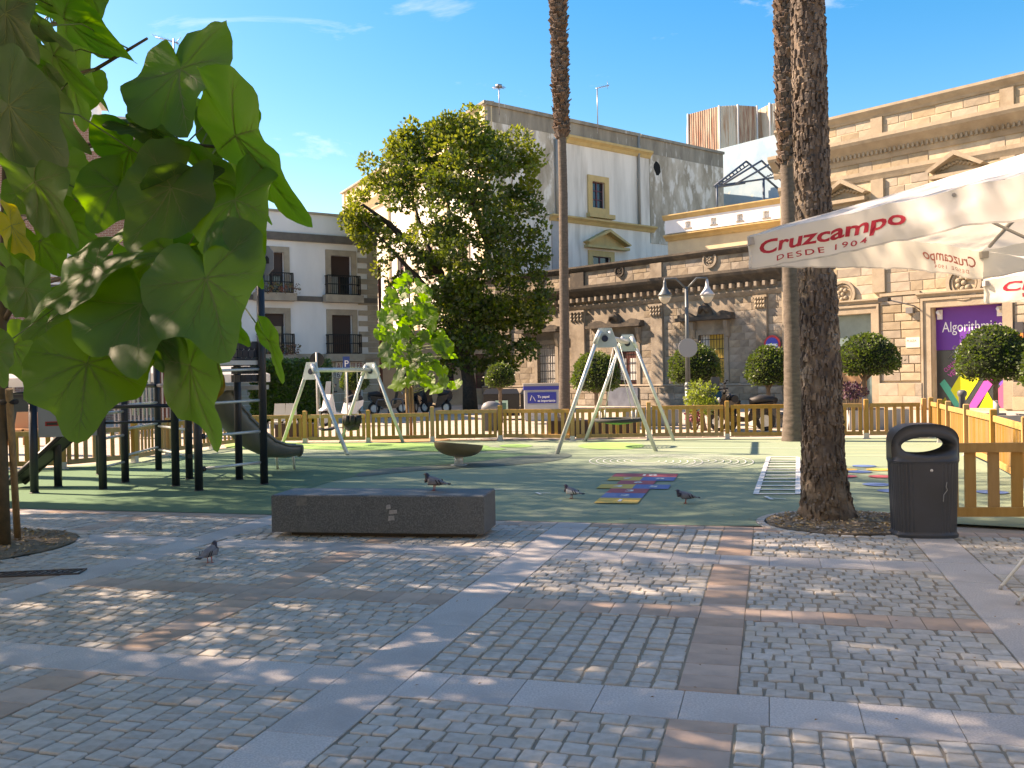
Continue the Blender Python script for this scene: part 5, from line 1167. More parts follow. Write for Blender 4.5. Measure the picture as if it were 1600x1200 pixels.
# ================================================================ parasols
M_cloth=mat('white_canvas',(.80,.80,.78),.8,(.73,.73,.71),1.5,.002,6,trans=((.78,.74,.62),.38))
M_clothg=mat('dirty_canvas_hem',(.58,.57,.54),.85,(.36,.35,.33),9,.002,30,trans=((.6,.56,.48),.3),contrast=(.45,.7))
M_red=mat('print_crimson',(.50,.015,.04),.6); M_redf=mat('print_crimson_faded',(.55,.22,.19),.7,trans=((.5,.1,.08),.3))
M_rib=mat('parasol_rib',(.34,.34,.33),.5,metal=.3)
def inn_(Ca,Cb,cen):
    v=cen-(Ca+Cb)/2; v.z=0; return v.normalized()
def parasol(C1,C2,hem,peakh,label,Ln=3.7):
    C1=V(C1.x,C1.y,hem);C2=V(C2.x,C2.y,hem); d=(C2-C1); L=d.length; d.normalize(); n=Vector((d.y,-d.x,0))
    if n.y>0: n=-n
    C4=C1+n*Ln; C3=C2+n*Ln; cen=(C1+C3)/2; pk=V(cen.x,cen.y,hem+peakh)
    t=thing('parasol',label,'parasol',(cen.x,cen.y,0))
    cs=[C1,C4,C3,C2]; vh=.25
    def pan(Ca,Cb,a,bb,off=0,seed=0):
        e=Ca.lerp(Cb,a); inn=(cen-(Ca+Cb)/2); inn.z=0; inn.normalize()
        sag=4*a*(1-a)
        p0=e+inn*(.10*sag)+V(0,0,vh+.03*sag); p=p0.lerp(pk,bb)
        p.z-=.035*math.sin(math.pi*min(1,bb*1.0))*(.35+.65*sag)*.8
        p.z+=.03*noise.noise(Vector((a*6+seed,bb*3,1)))*(1-bb)+.014*noise.noise(Vector((a*26+bb*9+seed,bb*4,7)))*(1-bb)
        if off:
            p.z+=off
        return p
    VAL=[]
    for i in range(4):
        Ca,Cb=cs[i],cs[(i+1)%4]
        b=MB(); b.grid(lambda u,v:pan(Ca,Cb,u,v,0,i*7),36,22); cp=b.build('canopy_panel',M_cloth,t)
        def val(u,v,Ca=Ca,Cb=Cb,i=i):
            p=pan(Ca,Cb,u,0,0,i*7); inn=(cen-(Ca+Cb)/2); inn.z=0; inn.normalize(); w_=(.045*noise.noise(Vector((u*7+i*3,v*1.2,3)))+.014*noise.noise(Vector((u*26+v*3,v*2,i))))*(v+.12)
            return p+inn*(.02*v+w_)-V(0,0,vh*v*(1+.10*noise.noise(Vector((u*3,i,0)))))
        b=MB(); b.grid(val,60,8); vv=b.build('valance',M_cloth,t); VAL.append((val,inn_(Ca,Cb,cen)))
        b=MB(); b.grid(lambda u,v:val(u,1)+V(0,0,-.012*v),60,1); b.build('hem_tape',M_clothg,vv)
        # ribs
        b=MB(); b.tube([pan(Ca,Cb,0,v/10)-V(0,0,.035) for v in range(1,11)],.016,6); b.build('rib',M_rib,t)
        b=MB(); b.tube([pan(Ca,Cb,.5,v/10)-V(0,0,.035) for v in range(0,11)],.014,6); b.build('rib',M_rib,t)
        b=MB(); b.tube([pan(Ca,Cb,.5,.45)-V(0,0,.05),V(cen.x,cen.y,hem-.15)],.012,6); b.build('strut',M_rib,t)
        b=MB(); q=pan(Ca,Cb,0,.02); b.cbox(q-V(0,0,.05),.07,.07,.06); b.build('corner_pocket',M_clothg,t)
    b=MB(); b.tube([V(cen.x,cen.y,0),V(cen.x,cen.y,hem+peakh+.08)],.03,12); b.build('pole',M_rib,t)
    b=MB(); b.lathe([(.2,0),(.2,.03),(.06,.05),(.05,.25)],(cen.x,cen.y,0),20); b.build('base_plate',mat('dark_concrete',(.05,.045,.04)),t)
    return t,VAL,cs,L
def lettering(txt,par,VL,k,s0,s1,v0,v1,off,m,bold=.012,shear=.15,space=1,nm='brand_lettering'):
    vs,fs=fontmesh(txt,.5,shear=shear,bold=bold,space=space); x0=min(v.x for v in vs); x1=max(v.x for v in vs); y1=.36; fn,inn=VL[k]
    b=MB(); b.v=[fn(s0+(s1-s0)*(v.x-x0)/(x1-x0),max(0,v0+(v1-v0)*v.y/y1))-inn*off for v in vs]; b.f=fs; b.sm=[False]*len(fs); return b.build(nm,m,par)
hemz=2.50
c1_=G(1168,418,hemz) ; c2_=G(1535,434,hemz)
T1,VL1,cs1,L1=parasol(c1_,c2_,hemz,.74,'large white parasol with red lettering reaching in from the right over the litter bin')
lettering('Cruzcampo',T1,VL1,0,.03,.40,.60,.20,.0035,M_red)
lettering('DESDE 1904',T1,VL1,0,.08,.31,.90,.74,.0035,M_red,bold=.004,shear=0,space=1.3,nm='small_lettering')
lettering('Cruzcampo',T1,VL1,3,.05,.33,.60,.22,-.006,M_redf,bold=.006)
lettering('DESDE 1904',T1,VL1,3,.09,.27,.88,.74,-.006,M_redf,bold=.0,shear=0,space=1.3,nm='small_lettering')
c5_=G(1536,472,2.40); c6=c5_+Vector((2.4,1.6,0))
T2,VL2,cs2,L2=parasol(c5_,c6,2.40,.7,'second white parasol with red lettering partly seen below the large one at the right edge',2.9)
lettering('Cruzcampo',T2,VL2,0,.07,.55,.60,.20,.0035,M_red)
lettering('DESDE 1904',T2,VL2,0,.14,.42,.90,.74,.0035,M_red,bold=.004,shear=0,space=1.3,nm='small_lettering')
# ================================================================ chair with white legs at the right edge
ck=thing('terrace_chair','white tubular chair of which only two slanted legs reach into the right edge','chair',G(1640,900))
M_ch=mat('white_tube',(.68,.68,.65),.4)
la1,la2=G(1563,921),G(1590,945)
ux=Vector((.93,-.15,0)).normalized()
for p,nm in ((la1,'leg'),(la2,'leg')):
    b=MB(); b.tube([p+V(0,0,.012),p+ux*.33+V(0,0,.44)],.0125,10); b.build(nm,M_ch,ck); b=MB(); b.tube([p,p+V(.005,0,.03)],.0155,8); b.build('foot_cap',mat('grey_cap',(.35,.35,.34),.6),ck)
q1,q2=la1+ux*.33+V(0,0,.44),la2+ux*.33+V(0,0,.44)
dn_=(q2-q1); 
b=MB(); 
for p in (la1,la2): b=MB(); b.tube([p+ux*.62+V(0,0,.01),p+ux*.40+V(0,0,.44)],.0125,8); b.build('leg',M_ch,ck)
b=MB(); b.prism([q1,q2,q2+ux*.42,q1+ux*.42],(0,0,.03)); b.build('seat',mat('white_slats',(.62,.60,.55),.6),ck)
b=MB(); b.prism([q1+ux*.40+V(0,0,.1),q2+ux*.40+V(0,0,.1),q2+ux*.50+V(0,0,.48),q1+ux*.50+V(0,0,.48)],ux*.02); b.build('backrest',mat('white_slats',(.62,.60,.55)),ck)
# ================================================================ street lamp with two bells
M_lp=mat('lamp_grey_paint',(.10,.12,.13),.45,metal=.3)
lp0=G(1075,672); lp0=A(1075,600,28.5); lp0.z=0; sl_=thing('street_lamp','grey street lamp with two bell-shaped lanterns standing before the stone building','street lamp',lp0)
zz=lambda y:A(1072,y,28.5).z
b=MB(); b.tube([lp0,lp0+V(0,0,1.3)],.10,12); b.tube([lp0+V(0,0,1.3),V(lp0.x,lp0.y,zz(448))],[.075,.05],12); b.lathe([(.10,1.25),(.125,1.3),(.08,1.42)],lp0,12); b.build('pole',M_lp,sl_)
for x,yl,s in ((1039,462,-1),(1105,452,1)):
    p=A(x,yl,28.5); b=MB(); top=V(lp0.x,lp0.y,zz(452)); b.tube([top,top.lerp(V(p.x,p.y,zz(440)),.5)+V(0,0,.22),V(p.x,p.y,zz(440)+.1),V(p.x,p.y,zz(441))],.03,8); b.build('arm',M_lp,sl_)
    q=V(p.x,p.y,zz(440)-.05); b=MB(); b.lathe([(.03,.12),(.05,.02),(.06,-.10),(.12,-.22),(.20,-.32),(.23,-.37),(.21,-.38)],q,20); la=b.build('lantern_shade',M_lp if s<0 else mat('lantern_pale',(.5,.5,.52),.4),sl_)
    b=MB(); b.lathe([(.20,-.38),(.18,-.46),(.12,-.56),(.05,-.61),(0,-.62)],q,20); b.build('lantern_bowl',mat('frosted_bowl',(.45,.43,.38),.35,spec=.5),la)
b=MB(); c_=A(1075,543.5,28.3); b.tube([c_,c_+V(0,.03,0)],.29,28,sm=False); o=b.build('round_sign',mat('sign_back_grey',(.30,.31,.33),.5,metal=.2)); tag(o,'round grey back of a traffic sign on the lamp post','traffic sign')
# round dark sign & blue parking sign at left
def roundsign(x,y,d,r,m,label,name,yb):
    c=A(x,y,d); t=thing(name,label,'traffic sign',(c.x,c.y,0)); b=MB(); b.tube([c,c+V(0,.03,0)],r,28,sm=False); b.build('disc',m,t); b=MB(); b.tube([(c.x,c.y-.03,0),(c.x,c.y-.03,c.z+r)],.03,8); b.build('pole',mat('pale_metal',(.5,.5,.48)),t)
roundsign(495,562,27,.21,mat('black_sign_back',(.03,.032,.035),.6),'round black sign back on a pale pole above the left swing','round_sign',0)
c_=A(541,567,30); t=thing('parking_sign','small upright blue parking sign above the beam of the left swing','traffic sign',(c_.x,c_.y,0)); b=MB(); b.box(c_.x-.11,c_.x+.11,c_.y,c_.y+.03,A(541,577,30).z,A(541,557,30).z); b.build('plate',mat('sign_blue2',(.02,.06,.22),.5),t); b=MB(); b.tube([(c_.x,c_.y+.05,0),(c_.x,c_.y+.05,c_.z)],.03,8); b.build('pole',mat('pale_metal',(.5,.5,.48)),t)
text_on('P',lambda x,y:(c_.x-.07+x,c_.y-.004,A(541,573,30).z+y),.3,'letter',mat('sign_white',(.8,.8,.82)),t)
# ================================================================ containers, kiosk, planters
def xz(x0,x1,yt,d,y0d=1.2,zb=0):
    a,c=A(x0,600,d),A(x1,600,d); return a.x,c.x,d,d+y0d,zb,A((x0+x1)/2,yt,d).z
for x0,x1,lab in ((755,812,'left black rubbish container with a pale label behind the fence'),(813,858,'right black rubbish container beside the grey kiosk')):
    x_0,x_1,y0,y1,z0,z1=xz(x0,x1-.5,608,37); t=thing('rubbish_container',lab,'container',((x_0+x_1)/2,y0,0)); b=MB(); b.prism([(x_0,y0,.12),(x_1,y0,.12),(x_1,y0-.1,z1-.2),(x_0,y0-.1,z1-.2)],(0,1.1,0)); b.build('body',mat('container_black',(.012,.014,.015),.5),t)
    b=MB(); b.prism([(x_0-.02,y0-.15,z1-.19),(x_1+.0,y0-.15,z1-.19),(x_1-.1,y0+.1,z1),(x_0+.1,y0+.1,z1)],(0,.9,0)); b.build('lid',mat('container_black',(.012,.014,.015)),t)
    xm=(x_0+x_1)/2; b=MB(); b.box(xm-.25,xm+.25,y0-.13,y0-.11,z1-.95,z1-.45); b.build('label_plate',mat('label_green',(.35,.55,.45),.6),t); b=MB(); b.box(xm-.18,xm+.18,y0-.14,y0-.131,z1-.88,z1-.55); b.build('label_print',mat('label_dark',(.04,.12,.09),.6),t)
    for s in (x_0+.15,x_1-.15): b=MB(); b.tube([(s-.04,y0+.1,.1),(s+.04,y0+.1,.1)],.1,10); b.build('wheel',mat('black_plastic2',(.02,.02,.022)),t)
x_0,x_1,y0,y1,z0,z1=xz(819,877,599,35.5); t=thing('kiosk','pale grey louvred collection box with a blue band and blue notice','kiosk',((x_0+x_1)/2,y0,0))
M_kg=mat('kiosk_grey',(.42,.44,.46),.6,(.38,.40,.42),2)
b=MB(); b.box(x_0,x_1,y0,y0+1.1,0,z1-.24); b.build('body',M_kg,t); b=MB(); b.box(x_0-.04,x_1+.04,y0-.05,y0+1.15,z1-.10,z1); b.build('top_board',mat('kiosk_top',(.34,.33,.31),.7),t); b=MB(); b.box(x_0-.03,x_1+.03,y0-.04,y0+1.14,z1-.25,z1-.101); b.build('blue_band',mat('band_blue',(.03,.05,.32),.5),t)
for k in range(5): b=MB(); b.box(x_0+.1,x_1-.1,y0-.02,y0,z1-.98-k*.24,z1-.80-k*.24); b.build('louvre',M_kg,t)
b=MB(); b.box(x_0+.12,x_1-.2,y0-.04,y0-.001,z1-.76,z1-.34); b.build('blue_notice',mat('band_blue',(.03,.05,.32)),t)
text_on('Tu papel',lambda x,y:(x_0+.5+x,y0-.045,z1-.55+y),.13,'lettering',mat('sign_white',(.8,.8,.82)),t,bold=.004); text_on('es importante',lambda x,y:(x_0+.5+x,y0-.045,z1-.70+y),.12,'lettering',mat('sign_white',(.8,.8,.82)),t,bold=.004)
b=MB(); b.tube([(x_0+.22,y0-.045,z1-.65),(x_0+.28,y0-.045,z1-.45),(x_0+.36,y0-.045,z1-.55),(x_0+.42,y0-.045,z1-.68)],.014,5); b.build('blue_logo_line',mat('sign_white',(.8,.8,.82)),t)
# grey domed bin and grey planters beyond the fence
cb=A(767,600,29); t=thing('domed_bin','grey bin with an arched hood just behind the picket fence','litter bin',(cb.x,cb.y,0)); zt=A(767,627,29).z
b=MB(); b.lathe([(.28,0),(.3,zt-.3),(.31,zt-.28)],(cb.x,cb.y,0),24,ell=.7); b.build('body',M_bin,t)
b=MB(); b.lathe([(.32,zt-.28),(.31,zt-.17),(.24,zt-.06),(.1,zt),(0,zt+.005)],(cb.x,cb.y,0),24,ell=.7); b.build('hood',mat('pale_bin_grey',(.16,.17,.18),.5),t)
M_pl=mat('planter_grey',(.34,.34,.33),.8,(.28,.28,.27),2); M_plb=mat('planter_brown',(.055,.03,.02),.6,(.04,.022,.016),2); M_soil=mat('soil',(.08,.055,.04),1)
def planter(x0,x1,d,h,m,label,dep=.6):
    a,c=A(x0,600,d).x,A(x1,600,d).x; t=thing('planter_box',label,'planter',((a+c)/2,d,0)); b=MB(); b.box(a,c,d,d+.06,.05,h).box(a,c,d+dep-.06,d+dep,.05,h).box(a,a+.06,d+.06,d+dep-.06,.05,h).box(c-.06,c,d+.06,d+dep-.06,.05,h).box(a+.02,c-.02,d+.02,d+dep-.02,-.02,.05); b.build('box',m,t); b=MB(); b.poly([(a+.06,d+.06,h-.05),(c-.06,d+.06,h-.05),(c-.06,d+dep-.06,h-.05),(a+.06,d+dep-.06,h-.05)]); b.build('soil',M_soil,t); return (a+c)/2,d+dep/2,h
planter(854,998,25.4,.42,M_plb,'long dark brown low planter behind the fence at the nest swing'); planter(428,486,26.6,.42,M_plb,'short dark brown low planter behind the fence at the left swing')
planter(975,1060,30.5,.5,M_pl,'grey concrete planter left of the lamp post behind the fence',.8); 
# white parasols, chairs and railings beyond the left fence
def farparasol(x,y,d,s,label,lett=None):
    c=A(x,y,d); t=thing('far_parasol',label,'parasol',(c.x,c.y,0)); b=MB(); z=c.z
    for k in range(8):
        a0_,a1_=6.2832*k/8,6.2832*(k+1)/8; p=[(c.x+s*math.cos(a0_),c.y+s*math.sin(a0_),z-s*.3),(c.x+s*math.cos(a1_),c.y+s*math.sin(a1_),z-s*.3),(c.x,c.y,z+s*.12)]
        b.poly(p); b.poly([p[0],p[1],(p[1][0],p[1][1],z-s*.3-.3),(p[0][0],p[0][1],z-s*.3-.3)])
    b.build('canopy',M_cloth,t); b=MB(); b.tube([(c.x,c.y,0),(c.x,c.y,z+s*.12)],.04,8); b.build('pole',M_rib,t)
    if lett: text_on(lett,lambda u,v:(c.x-.75+u,c.y-s*.93,z-s*.3-.26+v),.3,'lettering',M_bk,t,fitw=1.4)
farparasol(20,568,33,1.8,'white parasol glimpsed at the far left edge below the leaves'); farparasol(222,560,34,1.9,'white parasol with dark letters behind the railings',"ALLIUSS"); farparasol(345,563,36,1.9,'white parasol seen between the play tower posts')
dk=thing('terrace_screen','dark green terrace screen behind the left fence','screen',A(40,650,31)); a=A(-60,600,31).x; c=A(108,600,31).x; b=MB(); b.box(a,c,31,31.1,0,A(40,618,31).z); b.build('panel',mat('dark_green_screen',(.018,.03,.028),.7),dk); b=MB(); b.box(a,c,30.95,31,A(40,620,31).z,A(40,616,31).z); b.build('rail',M_grille,dk)
for k,(x,lab) in enumerate(((22,'orange-brown terrace chair at the left edge behind the fence'),(46,'orange-brown terrace chair next to the stake of the young tree'))):
    p=A(x,600,26); t=thing('terrace_chair',lab,'chair',(p.x,p.y,0)); m_=mat('terracotta_plastic',(.55,.27,.13),.5)
    b=MB(); b.box(p.x-.25,p.x+.25,26,26.45,.4,.45); b.build('seat',m_,t); b=MB(); b.prism([(p.x-.25,26.42,.45),(p.x+.25,26.42,.45),(p.x+.22,26.52,.92),(p.x-.22,26.52,.92)],(0,.03,0)); b.build('backrest',m_,t)
    for sx in (-.22,.22):
        for sy in (.03,.42): b=MB(); b.tube([(p.x+sx,26+sy,0),(p.x+sx,26+sy,.4)],.018,6); b.build('leg',m_,t)
for k,(x,lab) in enumerate(((430,'cream terrace chair behind the fence left of the swing'),(448,'cream terrace chair beside the brown planter'))):
    p=A(x,600,28); t=thing('terrace_chair',lab,'chair',(p.x,p.y,0)); m_=mat('cream_plastic',(.62,.58,.50),.5)
    b=MB(); b.box(p.x-.22,p.x+.22,28,28.4,.4,.45); b.build('seat',m_,t); b=MB(); b.prism([(p.x-.18,28.4,.45),(p.x+.18,28.4,.45),(p.x+.16,28.5,.98),(p.x-.16,28.5,.98)],(0,.03,0)); b.build('backrest',m_,t)
    for sx in (-.19,.19):
        for sy in (.03,.37): b=MB(); b.tube([(p.x+sx,28+sy,0),(p.x+sx,28+sy,.4)],.018,6); b.build('leg',m_,t)
rl=thing('metal_railing','tall grey metal railings beyond the play tower','railing',A(230,640,29)); z1=A(230,540,29).z
for k in range(15): x=A(178+k*6.3,600,29).x; b=MB(); b.box(x-.02,x+.02,28.98,29.02,0,z1); b.build('bar',mat('railing_grey',(.3,.31,.32),.5,metal=.3),rl)
a,c=A(175,600,29).x,A(270,600,29).x
for u0_,u1_ in ((z1-.35,z1-.27),(.9,.98),(.1,.16)): b=MB(); b.box(a,c,28.95,29.05,u0_,u1_); b.build('cross_rail',mat('railing_grey',(.3,.31,.32)),rl)
b=MB(); b.box(A(245,600,29.3).x,A(262,600,29.3).x,29.2,29.4,0,z1+.4); o=b.build('brown_door_panel',mat('brown_door',(.10,.03,.02),.6)); tag(o,'dark red-brown door panel behind the grey railings','door')
# bollard
c_=A(1503,600,27); t=thing('bollard','short dark metal bollard before the purple shop','bollard',(c_.x,27,0)); b=MB(); b.lathe([(.09,0),(.09,.85),(.13,.9),(.13,1.0),(.08,1.05),(0,1.06)],(c_.x,27,0),14); b.build('shaft',mat('bollard_grey',(.1,.11,.12),.5),t)
# ================================================================ scooters and motorbikes
def scooter(body,seat,name,label,cat):
    t=thing(name,label,cat,(0,0,0),0,'two-wheelers parked along the buildings',local=True); B=lambda:MB()
    def bd(b,nm,m,p=t,**k): return b.build(nm,m,p,inv=False)
    for x in (-.62,.62):
        b=B(); n=20
        b.tube([(x+.22*math.cos(6.2832*k/n),0,.27+.22*math.sin(6.2832*k/n)) for k in range(n+1)],.05,8,cap=False); w_=bd(b,'wheel',mat('tyre',(.02,.02,.02),.8)); b=B(); b.tube([(x,-.03,.27),(x,.03,.27)],.15,12); o=b.build('rim',M_galv,w_,inv=False)
    b=B(); b.prism([(.38,-.16,.32),(.62,-.16,.55),(.50,-.16,1.02),(.42,-.16,1.02),(.30,-.16,.45),(-.15,-.16,.36),(-.28,-.16,.72),(-.85,-.16,.80),(-.80,-.16,.62),(-.52,-.16,.40),(-.2,-.16,.26),(.3,-.16,.26)],(0,.32,0)); bo=bd(b,'body',body)
    b=B(); b.tube([(-.86,0,.84),(-.5,0,.86),(-.2,0,.80)],[.10,.13,.09],8,flat=1); bd(b,'seat',seat)
    b=B(); b.tube([(.62,0,.30),(.50,0,.8),(.44,0,1.06)],.035,8); bd(b,'fork',M_grille)
    b=B(); b.tube([(.40,-.34,1.10),(.44,0,1.06),(.40,.34,1.10)],.022,8); h_=bd(b,'handlebar',M_grille)
    for s in (-1,1):
        b=B(); b.tube([(.42,s*.22,1.08),(.44,s*.30,1.28)],.008,5); b.lathe([(0,-.03),(.05,0),(.0,.03)],(.44,s*.32,1.31),10); b.build('mirror',M_grille,h_,inv=False)
    b=B(); b.tube([(.56,0,.86),(.62,0,.84)],[.08,.07],12); bd(b,'headlight',mat('lens',(.5,.5,.5),.1))
    b=B(); b.prism([(.58,-.12,.52),(.82,-.12,.50),(.70,-.12,.58),(.55,-.12,.62)],(0,.24,0)); bd(b,'front_mudguard',body)
    b=B(); b.prism([(.50,-.15,1.02),(.44,-.12,1.42),(.44,.12,1.42),(.50,.15,1.02)],(.01,0,0)); bd(b,'windscreen',mat('screen_tint',(.10,.11,.12),.15))
    return t
M_sbl=mat('gloss_black',(.012,.012,.014),.25,coat=.5); M_swh=mat('gloss_white',(.65,.65,.65),.3,coat=.4); M_seat=mat('seat_black',(.02,.02,.02),.6)
s1=scooter(M_sbl,M_seat,'motor_scooter','black scooter parked behind the fence to the right of the leafy shrub','scooter'); p=A(1158,600,26.5); s1.location=(p.x,p.y,0); s1.rotation_euler=(0,0,R(165)); s1.scale=(1.05,)*3
c=clone(s1,(A(1128,600,27.5).x,27.5,0),R(100),'second black scooter with a raised mirror half hidden by the leafy shrub',1.1)
c=clone(s1,(A(606,600,44).x,44,0),R(30),'dark scooter parked under the left side of the young leafy tree',1.15)
c=clone(s1,(A(680,600,44).x,44,0),R(140),'dark scooter parked between the stakes and the big trunk',1.15)
c=clone(s1,(A(655,600,46).x,46,0),R(80),'dark scooter at the back of the row behind the stakes',1.1)
s2=scooter(M_swh,M_seat,'motor_scooter','white scooter parked behind the left swing','scooter'); p=A(531,600,34); s2.location=(p.x,p.y,0); s2.rotation_euler=(0,0,R(230)); s2.scale=(1.15,)*3
c=clone(s1,(A(1230,600,28).x,28.5,0),R(10),'black scooter behind the fence beside the palm trunks',1.0)
for x,d,lab in ((597,40,'left bicycle hoop beside the white house corner'),(620,40.5,'right bicycle hoop beside the white house corner')):
    p=A(x,600,d); b=MB(); b.tube([(p.x-.25,d,0),(p.x-.25,d,.7),(p.x-.18,d,.8),(p.x+.18,d,.8),(p.x+.25,d,.7),(p.x+.25,d,0)],.03,8); o=b.build('bicycle_hoop',mat('hoop_grey',(.12,.13,.15),.5,metal=.4)); tag(o,lab,'bike rack')
# litter and small leaves on the ground
M_leafd=mat('dry_leaf',(.28,.14,.05),.8,isl=.4); b=MB(); q=random.Random(17)
for k in range(260):
    p=S(q.uniform(2.8,12),q.uniform(-8,4)); s=q.uniform(.006,.017); a=q.uniform(0,6.28); z=.012+q.uniform(0,.004)
    b.poly([p+V(s*math.cos(a),s*math.sin(a),z),p+V(-s*math.sin(a)*.5,s*math.cos(a)*.5,z+.004),p+V(-s*math.cos(a),-s*math.sin(a),z),p+V(s*math.sin(a)*.5,-s*math.cos(a)*.5,z+.003)])
b.build('ground_litter',M_leafd,kind='stuff')
# ================================================================ palms
M_palm=mat('palm_bark',(.20,.16,.128),.95,(.085,.068,.057),5,.02,25,c3=(.31,.255,.195),sc3=1.6,isl=.22)
M_palms=mat('palm_bark_smooth',(.14,.115,.095),.95,(.085,.07,.058),6,.012,20,stretch=(1,1,3))
M_boot=mat('palm_boot',(.15,.105,.08),.9,(.075,.05,.038),8,.01,30,isl=.35)
M_boot2=mat('palm_boot_red',(.20,.085,.05),.9,(.12,.05,.03),8,.01,30,isl=.35)
M_frond=mat('palm_frond',(.055,.10,.03),.6,(.08,.12,.03),2,trans=((.12,.2,.03),.25))
def frond_crown(par,c,r,seed,n=34):
    q=random.Random(seed); b=MB()
    for k in range(n):
        a=q.uniform(0,6.28); el=q.uniform(-.9,1.2); L=r*q.uniform(.8,1.1); pts=[]; p=Vector(c); d=Vector((math.cos(a)*math.cos(el),math.sin(a)*math.cos(el),math.sin(el)))
        for i in range(8): pts.append(p.copy()); p=p+d*L/7; d=(d+Vector((0,0,-.17))).normalized()
        b.tube(pts,[.03-.003*i for i in range(8)],4)
        sd=Vector((-math.sin(a),math.cos(a),0))
        for i in range(6,42):
            t=i/42*7; j=min(int(t),6); e=pts[j].lerp(pts[j+1],t-j) if j<7 else pts[7]; dd=(pts[min(j+1,7)]-pts[j]).normalized()
            for s in (-1,1):
                w_=.55*math.sin(i/42*3.0)+.1; tip=e+sd*s*w_+dd*.25-V(0,0,.18*w_+.05); b.poly([e-dd*.02,e+dd*.02,tip])
    b.build('fronds',M_frond,par,kind='stuff')
def trunk_grid(par,path,rad,name,m,lump=.0,ring=0,nu=26,steps=None,seed=0):
    L=sum((b_-a_).length for a_,b_ in zip(path,path[1:])); nv=steps or int(L/.05)
    def f(u,v):
        t=v*(len(path)-1); i=min(int(t),len(path)-2); fr=t-i; p=path[i].lerp(path[i+1],fr); r=rad[i]+(rad[i+1]-rad[i])*fr; a=u*6.283185
        z=p.z; cx,cy=math.cos(a),math.sin(a)
        r*=1+lump*(noise.noise(Vector((cx*3.2+seed,cy*3.2,z*5.5)))*1.1+noise.noise(Vector((cx*7+seed,cy*7,z*13)))*.6)+ring*math.sin(z*38+noise.noise(Vector((cx,cy,z)))*3)
        return p+Vector((cx*r,cy*r,0))
    b=MB(); b.grid(f,nu,nv); return b.build(name,m,par)
def palm(base,path,rad,label,kind,seed,boots=None,crown=None):
    t=thing('palm_tree',label,'palm tree',base); q=random.Random(seed)
    tk=trunk_grid(t,path,rad,'trunk',M_palm if kind=='rough' else M_palms,.14 if kind=='rough' else .03,0 if kind=='rough' else .012,40 if kind=='rough' else 20,seed=seed)
    def at_(z):
        for (a_,b_),(r0,r1) in zip(zip(path,path[1:]),zip(rad,rad[1:])):
            if a_.z<=z<=b_.z: f=(z-a_.z)/(b_.z-a_.z); return a_.lerp(b_,f),r0+(r1-r0)*f
        return path[-1],rad[-1]
    if boots:
        z,z1,dens,ln,m_=boots; b=MB(); k=0
        while z<z1:
            for _ in range(dens):
                a=q.uniform(0,6.283); p,r=at_(z+q.uniform(-.06,.06)); o=Vector((math.cos(a),math.sin(a),0)); s=Vector((-o.y,o.x,0)); w_=q.uniform(.035,.07)*ln/.12; l=ln*q.uniform(.5,1.2); up=q.uniform(.3,1.2) if kind!='rough' else q.uniform(-.5,.9)
                e=p+o*r*.93; tip=e+(o*q.uniform(.3,.8)+V(0,0,up)).normalized()*l
                w2=w_*q.uniform(.3,.9); th=V(0,0,-.02)
                I=[b.vt(x) for x in (e-s*w_-V(0,0,.05),e+s*w_-V(0,0,.05),tip+s*w2,tip-s*w2,e-s*w_+o*.04-V(0,0,.07),e+s*w_+o*.04-V(0,0,.07),tip+s*w2+o*.018+th,tip-s*w2+o*.018+th)]
                for fc in ((0,1,2,3),(7,6,5,4),(0,4,5,1),(1,5,6,2),(2,6,7,3),(3,7,4,0)): b.face([I[x] for x in fc])
            z+=.045
        b.build('leaf_bases',m_,t,kind='stuff')
    if crown: frond_crown(t,path[-1]+V(0,0,.1),crown,seed)
    return t
pb=G(1296,813)
def pp_(x,y,d=pb.y): return A(x,y,d)
pth=[V(pb.x,pb.y,-.05)]+[pp_(x,y) for x,y in ((1293,795),(1289,760),(1286,700),(1284,600),(1278,450),(1270,300),(1264,100),(1262,0))]+[pp_(1258,-300),pp_(1254,-620)]
palm(pb,pth,[.31,.27,.235,.205,.192,.178,.165,.156,.156,.156,.17],'thick rough-barked palm trunk in the round pit beside the litter bin','rough',5,(.02,9,22,.034,M_palm),2.8)
d2=22.4; q2=A(1238,600,d2); 
palm(V(q2.x,d2,0),[V(q2.x,d2,-.05)]+[A(x,y,d2) for x,y in ((1240,640),(1238,520),(1235,420),(1233,300),(1231,260))]+[A(1228,120,d2),A(1226,0,d2),A(1222,-260,d2),A(1220,-400,d2)],[.28,.23,.195,.19,.185,.185,.21,.21,.23,.28],'slimmer palm trunk rising directly behind the thick palm','smooth',9,(6.7,14.5,9,.12,M_boot),2.6)
d3=33; q3=A(881,600,d3)
palm(V(q3.x,d3,0),[V(q3.x,d3,-.05)]+[A(x,y,d3) for x,y in ((882,640),(882,520),(881,420),(880,300),(878,220))]+[A(875,120,d3),A(872,0,d3),A(870,-160,d3),A(868,-330,d3)],[.26,.21,.17,.165,.155,.15,.17,.18,.20,.25],'tall lone palm in the middle with shaggy leaf bases above a smooth trunk','smooth',12,(10.2,22,12,.22,M_boot),3.0)
